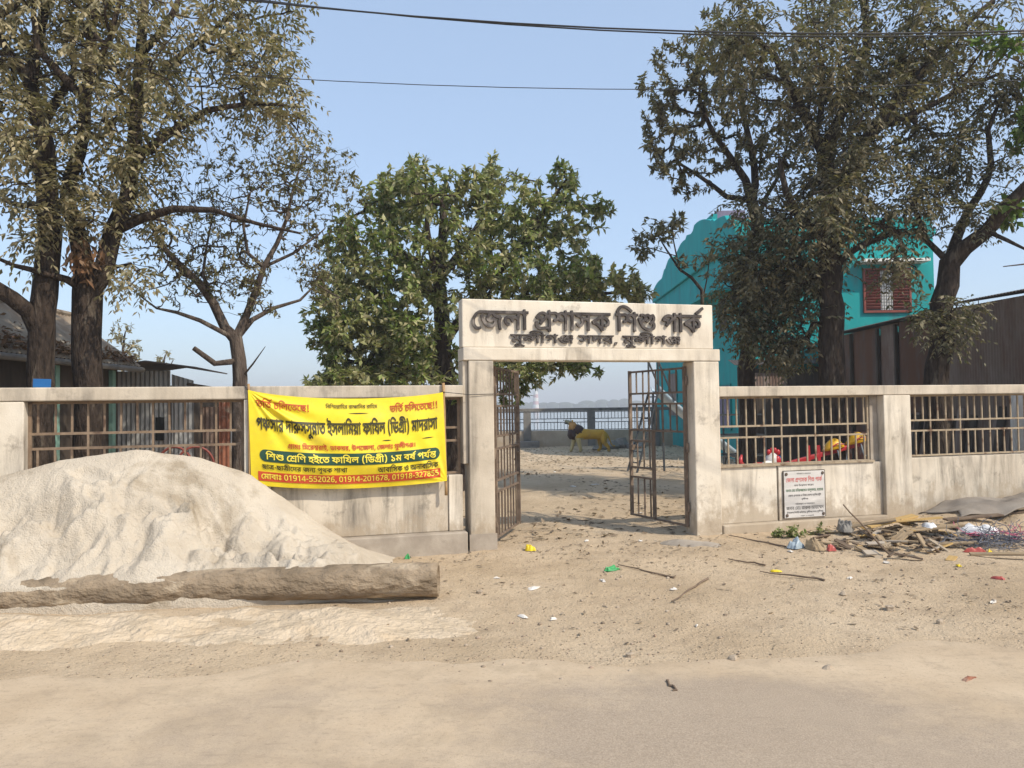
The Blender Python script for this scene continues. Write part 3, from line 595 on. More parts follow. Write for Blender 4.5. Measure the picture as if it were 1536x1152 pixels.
 202: '265,622 265,551 195,551 255,573 214,540q 172,487q 158,433q 158,395 158,362q 174,288q 191,209q 191,166 191,130q 175,63q 132,6q 53,-38q -10,-52 -31,17 33,32q 94,77q 113,135q 113,168 113,208q 97,284q 80,358q 80,393 80,431q 94,488q 128,541q 157,572 172,551 -10,551 -10,622',
 205: '737,622 737,551 632,551 632,0 555,0 555,425 576,362 541,412q 480,485q 423,533q 366,556q 334,556 281,556q 216,501q 191,465 177,457 191,470q 249,487q 287,487 333,487q 390,451q 417,396q 417,369 417,310q 341,222q 264,178 213,250 263,273q 337,325q 337,365 337,387q 303,417q 271,417 245,417q 200,405q 174,392 93,458 124,510q 194,587q 277,629q 326,629 376,629q 459,594q 538,524q 578,472 560,483 558,497q 555,555q 555,585 555,688 608,688 631,622;632,-43 558,-43 545,-2q 487,43q 446,43 414,43q 354,35q 291,26q 252,26 220,26q 148,40q 85,78q 46,152q 46,212 46,231q 50,271q 54,287 131,277 127,262q 124,230q 124,211 124,170q 156,120q 215,98q 254,98 289,98q 345,107q 401,115q 436,115 469,115q 527,93q 555,61 555,69 632,68',
 219: '471,528 509,528q 559,514q 577,500 598,484q 620,435q 620,389 620,0 543,0 534,45q 488,87q 450,87 416,87q 358,79q 295,70q 252,70 221,70q 149,84q 86,123q 46,199q 46,262 46,284q 52,334q 56,353 133,341 129,325q 124,291q 124,265 124,211q 164,159q 223,144q 251,144 288,144q 346,153q 401,161q 432,161 467,161q 524,136q 543,106 543,382 543,408q 534,435q 524,443 516,450q 491,457q 471,457 441,457q 390,434q 370,417 350,400q 326,359q 326,340 326,325q 344,301q 377,301 391,301q 412,303q 422,305 429,234 419,231q 386,226q 362,226 317,226q 247,276q 247,333 247,366q 282,435q 314,464 345,492q 425,528q;725,622 725,551 -10,551 -10,622',
 224: '765,622 765,551 660,551 660,0 583,0 583,396 605,332 564,392q 496,477q 435,531q 373,556q 337,556 297,556q 232,526q 178,476q 155,447 147,445 163,455q 194,465q 213,465 272,465q 325,402q 325,356 325,345q 323,325q 321,320 304,326 316,339q 338,363q 363,387q 376,400 500,516 549,463 265,195 206,250 288,328 252,285 222,262 237,279q 258,318q 258,343 258,368q 228,398q 199,398 183,398q 153,390q 137,380 61,452 101,505q 185,584q 277,629q 330,629 386,629q 475,587q 560,504q 606,441 588,446 585,470q 583,526q 583,558 583,688 636,688 659,622;660,-43 585,-43 575,-13q 544,25q 502,43q 475,43 423,43q 326,26q 269,26 233,26q 155,40q 87,78q 45,152q 45,212 45,228q 49,268q 54,287 131,277 127,265q 123,230q 123,211 123,170q 158,120q 224,98q 269,98 316,98q 408,115q 458,115 496,115q 560,90q 583,61 583,151 660,151',
 232: '702,622 702,551 597,551 597,183 520,194 520,512 525,532 522,549q 520,585q 520,607 520,688 573,688 597,622;376,629 415,629q 481,599q 533,545q 549,509 545,404 514,476q 430,556q 378,556 339,556q 291,513q 291,471 291,431q 356,380q 428,377 421,300 355,304q 270,350q 230,425q 230,474 230,527q 272,596q 339,629q;92,629 134,629q 209,595q 257,521q 257,461 257,420q 217,346q 134,300q 69,300 63,377 114,378q 172,405q 196,447q 196,468 196,509q 144,556q 91,556 67,556q 28,550q 6,545 -2,620 20,625q 66,629q;597,-43 523,-43 509,1q 452,43q 406,43 379,43q 323,35q 262,26q 229,26 198,26q 135,41q 82,76q 50,136q 50,182 50,197q 54,226q 56,239 134,230 132,222q 128,198q 128,184 128,151q 155,114q 200,98q 228,98 275,98q 345,115q 389,115 428,115q 497,91q 520,61 520,222 597,221',
 262: '627,622 627,551 159,551 159,253 145,273 205,340q 373,449q 475,486 522,439 522,89 445,59 445,431 465,405 408,382q 300,316q 196,230q 141,175 82,215 82,551 -10,551 -10,622;522,218 522,-117 445,-117 408,-78q 329,-30q 243,-2q 195,6 159,86 196,108q 294,157q 399,203q 445,218;445,146 413,134q 335,100q 263,66q 238,52 249,60 305,47q 404,3q 448,-36 447,-19q 445,25q 445,38',
 273: '692,622 692,551 587,551 587,244 510,244 510,512 515,532 512,549q 510,585q 510,607 510,688 563,688 587,622;361,629 400,629q 466,600q 517,546q 534,510 530,404 499,476q 415,556q 363,556 324,556q 276,513q 276,471 276,431q 341,380q 413,377 407,300 341,304q 256,350q 215,425q 215,474 215,527q 257,596q 324,629q;77,629 119,629q 194,595q 242,521q 242,461 242,420q 202,346q 119,300q 54,300 48,377 99,378q 157,405q 181,447q 181,468 181,509q 129,556q 76,556 58,556q 23,551q -1,545 -9,620 16,625q 55,629q;587,292 587,-43 510,-43 473,-4q 394,44q 308,72q 260,80 224,160 261,182q 359,231q 464,277q 510,292;510,220 478,208q 400,174q 328,140q 303,126 314,134 370,121q 469,77q 513,38 512,55q 510,98q 510,111',
 317: '383,83 326,83q 223,121q 134,208q 59,356q 29,465 105,485 137,367q 216,223q 318,159q 385,159 453,159q 524,220q 524,282 524,310q 510,354q 502,368 562,368 534,339q 476,293q 410,267q 370,267 333,267q 275,297q 243,353q 243,393 243,421q 268,478q 324,531q 369,553 351,552q 312,551q 278,551 -10,551 -10,622 1333,622 1333,551 637,551 621,551q 578,552q 533,554q 514,555 434,519q 350,459q 320,409q 320,387 320,362q 350,338q 369,338 404,338q 459,372q 494,406 581,375 590,355q 600,297q 600,268 600,232q 574,165q 521,113q 439,83q;1208,196 1208,153q 1224,64q 1243,10 1168,-7 1151,48q 1130,154q 1130,212 1130,245q 1138,303q 1153,353q 1163,373 1178,371 1153,364q 1104,360q 1075,360 1029,360q 941,376q 857,404q 817,422 798,418q 760,411q 723,407q 705,407 655,407q 567,439q 498,499q 475,540 506,557 553,557 569,529q 619,494q 682,477q 717,477 735,477q 771,480q 810,488q 829,494 866,478q 940,449q 1024,431q 1076,431 1107,431q 1165,438q 1204,445 1252,374 1228,331q 1208,249q;823,11 769,11q 671,45q 585,120q 548,182 596,253 624,194q 692,121q 774,87q 823,87 894,87q 966,147q 966,210 966,238q 952,282q 944,296 1004,296 976,267q 918,221q 852,195q 812,195 756,195q 685,261q 685,321 685,365q 746,440q 814,473 875,444 828,418q 779,373q 762,334q 762,316 762,290q 792,266q 811,266 846,266q 901,300q 936,334 1023,303 1032,283q 1042,226q 1042,197 1042,160q 1016,93q 963,41q 880,11q',
 320: '471,688 495,622 495,580 495,561q 493,524q 491,505 495,481 495,291 489,274 494,255q 495,210q 495,190 495,0 418,0 390,53q 293,147q 168,212q 96,223 57,318 123,356q 247,417q 366,462q 422,476 420,497q 418,544q 418,566 418,688;418,437 438,409 393,395q 293,356q 195,310q 150,284 187,276q 270,241q 350,190q 414,126q 432,90 423,89 421,111q 418,156q 418,187;184,628 230,628q 317,594q 399,525q 435,473 375,435 343,479q 281,531q 221,555q 191,555 157,555q 129,528q 129,510 129,494q 147,470q 163,460 113,400 81,423q 47,477q 47,514 47,549q 83,600q 145,628q;652,607 714,607q 787,543q 787,493 787,468q 765,409q 698,358q 630,344 613,412 666,420q 711,460q 711,485 711,512q 673,538q 647,538 601,538q 522,470q 490,415 485,519 520,561q 600,607q;651,167 590,167q 514,220q 488,260 447,348 490,400 504,347q 550,274q 612,236q 648,236 675,236q 717,265q 717,294 717,320q 684,360q 646,373 702,413 723,405q 765,373q 793,325q 793,291 793,258q 761,201q 698,167q',
 322: '384,626 424,626q 483,601q 516,552q 516,515 516,468q 461,393q 416,360 386,338q 345,300q 345,276 345,257q 368,234q 389,234 415,234q 461,257q 489,282 565,255 573,234q 581,185q 581,158 581,88q 479,0q 380,0 333,0q 235,30q 141,113q 59,269q 28,395 105,417 131,308q 194,173q 265,102q 341,76q 380,76 419,76q 475,97q 505,139q 505,170 505,182q 499,212q 491,229 551,236 517,207q 443,165q 390,165 334,165q 268,226q 268,272 268,307q 301,359q 350,400q 375,418 404,439q 447,481q 447,506 447,515q 438,538q 411,555q 384,555 349,555q 291,528q 257,490q 257,474 257,460q 275,438q 290,430 237,370 202,390q 175,444q 175,467 175,494q 209,550q 268,597q 343,626q;673,627 732,627q 798,569q 798,523 798,500q 773,452q 711,410q 655,396 639,460 677,469q 722,496q 722,521 722,541q 694,559q 669,559 623,559q 533,486q 503,432 446,468 482,519q 552,590q 628,627q;658,250 619,250q 554,280q 504,330q 466,392q 453,425 507,490 520,431q 565,354q 627,318q 666,318 689,318q 728,340q 728,370 728,391q 694,425q 661,435 716,471 737,463q 778,433q 804,391q 804,363 804,318q 732,250q;744,144 744,122q 757,42q 770,9 699,-7 685,37q 669,125q 669,165 669,210q 692,278q 707,300 737,324 787,272 762,241q 744,179q',
 357: '507,304 472,304q 420,318q 372,350q 341,377 316,400q 289,417q 273,417 257,417q 230,396q 230,375 230,357q 253,326q 272,308 217,253 187,280q 148,341q 148,380 148,417q 182,465q 235,489q 261,489 302,489q 360,458q 392,429 427,398q 473,371q 504,371 536,371q 574,405q 574,442 574,480q 533,549q 504,575 583,591 599,577q 630,532q 651,475q 651,442 651,397q 619,336q 556,304q;731,622 731,551 -10,551 -10,622;421,-55 334,-55q 187,10q 69,159q 24,284 99,307 134,210q 222,83q 340,20q 417,20 507,20q 581,87q 581,143 581,176q 556,226q 507,254q 472,254 448,254q 418,238q 403,211q 403,194 403,187q 408,160q 412,149 337,135 331,152q 324,192q 324,206 324,243q 364,293q 430,319q 468,319 530,319q 614,270q 657,189q 657,140 657,81q 603,-7q 498,-55q',
 365: '614,622 614,551 509,551 509,193 432,193 432,313 445,253 405,302q 323,377q 242,421q 200,421 166,421q 128,389q 128,361 128,339q 159,300q 198,285 161,214 109,237q 46,315q 46,366 46,405q 83,462q 148,493q 189,493 244,493q 335,454q 415,386q 453,343 435,344 434,362q 432,406q 432,428 432,551 -10,551 -10,622;224,204 279,204q 367,161q 443,86q 479,38 462,-42 429,5q 356,84q 277,133q 234,133 204,133q 173,108q 173,86 173,66q 204,39q 237,27 202,-42 169,-30q 120,9q 92,59q 92,87 92,125q 130,177q 190,204q;509,203 509,-43 432,-43 432,31 435,74 433,98q 432,147q 432,172 432,202',
 367: '897,622 897,551 792,551 792,0 715,0 715,353 738,290 707,331q 662,375q 640,375 626,375q 603,359q 573,314q 548,268 521,219q 477,156q 428,127q 393,127 366,127q 316,149q 267,201q 240,244 301,281 328,233q 364,203q 385,203 402,203q 432,221q 468,270q 492,314 517,354 544,410q 591,449q 620,449 654,449q 706,412q 741,374 721,373 717,396q 715,437q 715,458 715,551 -10,551 -10,622;509,302 478,271 470,342q 447,423q 425,442 400,465q 323,488q 267,495 292,571 334,551 382,542q 451,513q 496,468q 519,402q 522,355;207,445 255,445q 353,409q 457,340q 513,290 476,246 429,281q 344,339q 262,373q 218,373 176,373q 128,339q 128,304 128,277q 165,239q 202,223 165,152 109,175q 46,256q 46,307 46,351q 89,413q 162,445q',
 397: '396,300 348,300q 276,334q 234,365 209,385q 181,399q 164,399 146,399q 124,381q 124,363 124,348q 144,321q 160,308 105,253 79,275q 42,333q 42,369 42,404q 75,448q 128,470q 157,470 181,470q 223,454q 261,430q 278,418 311,395q 359,371q 389,371 425,371q 463,405q 463,442 463,480q 423,549q 393,575 472,591 488,577q 519,532q 540,475q 540,442 540,397q 508,334q 444,300q;87,601 133,589 198,563q 245,497q 245,442 245,434q 243,414q 241,405 165,407 167,418q 168,436q 168,444 168,485q 120,544q 65,556;879,622 879,551 774,551 774,0 697,0 697,75 699,116 698,140q 697,189q 697,214 697,551 -10,551 -10,622;470,231 469,263q 438,300q 414,312 485,347 501,337q 528,305q 544,259q 544,227;493,235 545,235q 630,195q 704,125q 738,79 712,12 681,55q 614,124q 542,165q 501,165 479,165q 453,144q 453,127 453,107q 481,84q 508,74 473,5 427,23q 373,85q 373,127 373,180q 445,235q',
 410: '758,622 758,551 653,551 653,-43 576,-43 576,107 578,123 577,144q 576,189q 576,220 576,379 585,338 552,369q 484,413q 448,413 427,413q 390,387q 390,352 390,347q 391,330q 392,323 327,318 323,352q 289,401q 240,428q 210,428 170,428q 128,391q 128,361 128,331q 162,291q 198,275 160,204 126,220q 75,264q 46,325q 46,365 46,405q 87,465q 159,500q 203,500 237,500q 293,483q 340,447q 360,418 344,417 355,450q 412,485q 446,485 491,485q 567,441q 601,411 578,418 577,439q 576,469q 576,491 576,551 -10,551 -10,622;374,261 416,261q 487,234q 551,181q 616,104q 653,53 602,18 569,65q 514,131q 462,173q 408,193q 377,193 327,193q 245,150q 213,122 205,121 221,131q 253,139q 274,139 322,139q 363,89q 363,57 363,47q 362,32q 360,28 265,-31 284,-16q 302,11q 302,33 302,53q 279,80q 253,80 238,80q 209,71q 195,63 127,131 163,167q 237,226q 322,261q;563,113 303,-94 254,-36 338,25 349,28 360,37q 379,53q 399,70q 411,79 519,163',
 413: '741,622 741,551 636,551 636,212 559,212 559,365 565,334 543,366q 494,404q 465,404 450,404q 419,393q 398,363q 398,332 398,321q 399,304q 400,296 335,292 329,352q 256,419q 210,419 170,419q 128,382q 128,352 128,313q 181,273q 225,256 198,182 155,196q 86,241q 46,309q 46,358 46,396q 87,456q 158,491q 201,491 261,491q 337,452q 370,408 354,408 364,441q 421,476q 452,476 488,476q 540,448q 571,422 562,407 561,427q 559,470q 559,492 559,551 -10,551 -10,622;286,198 327,198q 396,165q 415,134 426,157q 463,178q 488,178 518,178q 570,149q 598,124 560,139 559,150q 559,175q 559,194 559,238 636,238 636,-43 559,-43 559,134 592,48 567,76q 524,110q 500,110 479,110q 451,85q 451,56 451,49q 452,31q 453,24 392,21 385,73q 332,130q 293,130 263,130q 233,100q 233,79 233,51q 272,16q 317,-1 288,-69 228,-47q 155,24q 155,82 155,132q 229,198q',
 435: '504,305 435,305q 342,375q 317,437 329,439 322,407q 291,343q 240,300q 202,300 173,300q 121,321q 71,372q 42,417 103,453 132,404q 169,376q 191,376 216,376q 252,408q 274,484q 276,551 345,551 353,514q 379,449q 418,399q 471,371q 506,371 541,371q 578,408q 578,442 578,480q 537,549q 508,575 588,591 604,577q 635,532q 655,475q 655,442 655,375q 579,305q;738,622 738,551 -10,551 -10,622;431,-55 349,-55q 206,4q 89,140q 45,254 120,279 155,188q 243,74q 356,20q 427,20 517,20q 591,87q 591,143 591,176q 566,226q 517,254q 482,254 458,254q 428,238q 413,211q 413,194 413,187q 418,160q 422,149 347,135 341,152q 334,192q 334,206 334,243q 374,293q 440,319q 478,319 540,319q 624,270q 667,189q 667,140 667,81q 613,-7q 508,-55q',
 441: '500,300 430,300q 337,375q 312,437 324,439 317,407q 286,343q 235,300q 197,300 168,300q 117,321q 66,372q 37,417 98,453 127,404q 164,376q 186,376 210,376q 247,408q 269,484q 271,551 340,551 348,514q 374,449q 413,399q 466,371q 501,371 536,371q 573,408q 573,442 573,480q 532,549q 503,575 583,591 599,577q 630,532q 650,475q 650,442 650,375q 570,300q;989,622 989,551 884,551 884,0 807,0 807,75 809,117 808,141q 807,190q 807,215 807,551 -10,551 -10,622;580,231 579,263q 548,300q 524,312 595,347 611,337q 638,305q 654,259q 654,227;603,235 655,235q 740,195q 814,125q 848,79 822,12 791,55q 724,124q 652,165q 611,165 589,165q 563,144q 563,127 563,107q 591,84q 618,74 583,5 537,23q 483,85q 483,127 483,180q 555,235q',
 443: '188,127 161,127q 112,149q 63,200q 35,244 96,281 123,233q 159,203q 180,203 197,203q 228,224q 265,276q 289,321 312,354 339,410q 386,449q 415,449 448,449q 501,412q 536,374 539,343 532,292 502,331q 457,375q 436,375 422,375q 398,359q 368,314q 343,268 316,219q 272,156q 223,127q;271,271 261,339q 240,419q 214,441 189,464q 103,487q 38,495 53,571 107,551 164,542q 240,514q 287,469q 311,403q 315,356;993,622 993,551 588,551 588,220 588,176q 598,140q 605,132 623,111q 659,111 699,111q 769,149q 795,177 824,208q 855,278q 855,314 855,346q 823,379q 786,379 774,379q 745,375q 733,372 722,443 741,448q 782,454q 805,454 842,454q 900,426q 933,366q 933,318 933,278q 906,202q 860,136q 830,110 793,78q 707,39q 655,39 618,39q 565,61q 548,78 532,97q 511,151q 511,206 511,337 515,373 513,391q 511,432q 511,458 511,551 -10,551 -10,622;811,622 810,663q 773,699q 731,699 637,699 572,699q 501,717q 476,736 449,756q 422,819q 422,859 422,872q 425,897q 427,912 501,907 499,896q 497,879q 497,869 497,847q 506,813q 516,802 530,786q 583,771q 632,771 710,771 763,771q 825,755q 847,734 864,718q 882,663q 883,622;885,-190 810,-190 797,-146q 743,-104q 697,-104 670,-104q 616,-112q 560,-121q 529,-121 498,-121q 434,-103q 382,-61q 350,12q 350,66 350,94q 358,145q 362,158 439,148 435,129q 428,86q 428,64 428,21q 454,-28q 501,-49q 532,-49 559,-49q 603,-40q 648,-32q 675,-32 719,-32q 786,-56q 808,-86 808,35 808,50q 810,102q 812,130 885,184',
 448: '537,551 -10,551 -10,622 943,622 943,551 614,551 614,0 537,0 537,84 542,110 539,130q 537,170q 537,202;347,265 390,265q 465,228q 529,165q 553,126 554,55 543,34 511,85q 449,156q 386,194q 351,194 334,194q 311,183q 299,163q 299,148 299,132q 307,108q 311,99 234,83 227,97q 217,133q 217,150 217,178q 237,221q 272,250q 319,265q;185,463 217,463q 276,444q 300,426 316,399 342,377q 371,315q 371,265 371,246q 367,216q 365,206 287,208 291,221q 294,247q 294,256 294,289q 274,351q 229,392q 190,392 158,392q 131,364q 131,342 131,334q 136,314q 140,304 62,288 55,303q 48,335q 48,349 48,375q 68,417q 104,447q 154,463q;123,405 125,413q 126,436q 126,449 126,490q 86,569q 42,582 135,602 169,574q 202,504q 202,450 202,436q 199,413q 197,400;818,229 818,180q 833,90q 852,34 777,17 759,76q 740,183q 740,237 740,302q 763,388q 779,422 806,413 764,392q 679,361q 585,345q 526,345 473,345q 386,356q 311,378q 276,393 242,455 313,433q 438,415q 511,415 577,415q 680,436q 765,469q 803,487 864,426 841,379q 818,288q',
 450: '356,622 356,551 336,551 305,544q 233,497q 169,422q 128,322q 128,262 128,190q 171,105q 235,69q 267,69 292,69q 326,79q 348,92 383,31 357,11q 295,-5q 263,-5 200,-5q 104,61q 49,180q 49,260 49,337q 98,458q 177,548q 269,607q 312,622',
 454: '813,622 813,551 501,551 501,288 498,274 500,255q 501,215q 501,195 501,0 424,0 394,60q 289,161q 153,231q 76,243 37,339 133,397q 338,491q 447,524 424,482 424,551 -10,551 -10,622;424,474 445,446 369,421q 201,348q 130,304 184,292q 306,234q 410,146q 438,88 429,88 427,111q 424,157q 424,189;638,164 601,164q 535,194q 481,262q 461,317 498,385 513,332q 552,265q 600,233q 628,233 651,233q 691,262q 691,298 691,319q 673,355q 631,382q 595,389 610,463 652,455q 723,414q 767,348q 767,299 767,238q 697,164q;185,-6 160,-6q 125,26q 125,52 125,78q 160,112q 185,112 210,112q 245,78q 245,52 245,26q 210,-6q',
 456: '440,629 480,629q 537,591q 562,542 616,608 677,622 709,597q 757,522q 757,471 757,418q 708,334q 622,272q 566,250 535,323 602,348q 681,415q 681,470 681,495q 659,542q 633,559 682,581 582,459 521,457 512,509q 471,556q 439,556 421,556q 391,541q 374,512q 374,490 374,458q 422,418q 476,416 471,339 416,343q 347,384q 315,451q 315,493 315,540q 350,600q 407,629q;207,629 243,629q 307,598q 348,532q 348,480 348,444q 316,378q 249,337q 196,337 189,414 247,415q 289,461q 289,486 289,519q 246,556q 203,556 185,556q 158,550q 141,545 133,620 154,625q 188,629q;519,32 410,32q 221,118q 75,308q 28,464 102,487 146,353q 264,186q 419,108q 517,108 594,108q 687,161q 687,218 687,259q 635,314q 596,330 677,363 722,338q 768,262q 768,212 768,158q 708,77q 597,32q',
 588: '181,201 156,714 263,714 238,201;147,54 147,91q 183,121q 209,121 234,121q 271,91q 271,54 271,18q 234,-14q 209,-14 183,-14q 147,18q',
 593: '256,-135 183,-39q 111,205q 111,332 111,461q 183,698q 256,792 337,792 270,694q 197,456q 197,331 197,204q 268,-34q 338,-135',
 594: '82,-135 150,-37q 222,198q 222,325 222,453q 151,691q 81,792 163,792 237,696q 308,452q 308,324 308,196q 237,-41q 163,-135',
 597: '190,116 197,105 188,70q 161,-6q 130,-82q 113,-119 46,-119 61,-60q 86,64q 93,116',
 598: '49,338 291,338 291,256 49,256',
 601: '275,-10 160,-10q 48,185q 48,358 48,474q 93,638q 193,725q 275,725 391,725q 504,532q 504,358 504,243q 459,78q 358,-10q;275,66 350,66q 414,210q 414,358 414,504q 350,649q 275,649 200,649q 138,504q 138,358 138,212q 200,66q',
 602: '261,0 261,446 261,474q 263,539q 265,600q 265,622 249,605q 226,584q 206,567 134,508 87,568 274,714 347,714 347,0',
 603: '47,76 218,262 267,315q 336,399q 374,481q 374,530 374,587q 310,649q 259,649 213,649q 138,611q 104,582 54,640 80,664q 143,702q 218,724q 260,724 323,724q 414,678q 464,593q 464,533 464,478q 420,380q 343,284q 293,231 156,85 156,81 492,81 492,0 47,0',
 604: '229,-10 176,-10q 81,7q 40,29 40,112 83,90q 181,65q 227,65 317,65q 400,140q 400,206 400,250q 355,306q 272,332q 214,332 149,332 149,406 214,406 267,406q 340,440q 378,501q 378,541 378,575q 347,623q 293,649q 256,649 204,649q 124,616q 88,590 43,651 80,681q 188,724q 256,724 326,724q 421,678q 469,599q 469,547 469,499q 430,428q 361,384q 315,376 315,373 401,363q 491,274q 491,203 491,141q 435,44q 319,-10q',
 605: '341,160 11,160 11,238 335,718 427,718 427,241 531,241 531,160 427,160 427,0 341,0;341,241 341,415 341,442q 343,502q 345,560q 347,610q 347,626 343,626 336,607q 310,555q 299,538 98,241',
 606: '238,-10 188,-10q 96,9q 64,29 64,113 86,98q 147,77q 213,66q 240,66 317,66q 404,140q 404,219 404,290q 318,363q 236,363 210,363q 143,354q 123,350 79,378 106,714 443,714 443,633 183,633 164,428 180,432q 235,438q 266,438 331,438q 434,391q 495,298q 495,229 495,117q 363,-10q',
 607: '288,-10 223,-10q 117,58q 55,198q 55,305 55,367q 70,487q 110,594q 180,677q 289,724q 367,724 386,724q 435,720q 451,715 451,639 434,645q 391,651q 370,651 304,651q 219,605q 170,526q 148,422q 146,364 152,364 172,399q 244,447q 302,447 364,447q 455,396q 505,299q 505,230 505,156q 452,48q 355,-10q;287,65 346,65q 419,145q 419,230 419,298q 355,377q 290,377 246,377q 180,338q 144,279q 144,247 144,204q 176,120q 240,65q',
 608: '412,633 44,633 44,714 503,714 503,643 232,0 137,0',
 609: '276,-10 169,-10q 52,93q 52,182 52,255q 133,346q 190,374 158,395q 106,445q 75,511q 75,554 75,611q 131,687q 223,725q 276,725 331,725q 422,687q 477,611q 477,553 477,510q 443,445q 386,397q 349,378 387,358q 456,305q 500,234q 500,186 500,126q 443,38q 343,-10q;274,64 343,64q 413,130q 413,185 413,235q 337,305q 263,340 202,311q 139,235q 139,181 139,129q 204,64q;277,414 309,429q 360,465q 390,515q 390,550 390,600q 329,651q 275,651 241,651q 190,628q 162,583q 162,550 162,514q 192,465q 244,430q',
 610: '190,-10 171,-10q 123,-5q 106,-1 106,75 123,69q 166,63q 187,63 253,63q 339,109q 387,188q 409,292q 411,350 405,350 392,327q 351,289q 294,267q 255,267 194,267q 102,318q 52,415q 52,484 52,559q 105,666q 203,724q 269,724 335,724q 440,656q 502,516q 502,409 502,348q 487,227q 447,120q 377,37q 268,-10q;267,337 311,337q 377,376q 413,436q 413,467 413,511q 381,594q 318,649q 270,649 212,649q 138,569q 138,484 138,416q 203,337q',
 611: '147,414 121,414q 85,446q 85,482 85,520q 121,550q 147,550 173,550q 209,520q 209,482 209,446q 173,414q;147,-14 121,-14q 85,18q 85,54 85,92q 121,122q 147,122 173,122q 209,92q 209,54 209,18q 173,-14q',
 641: '194,0 194,622 275,622 275,0',
}
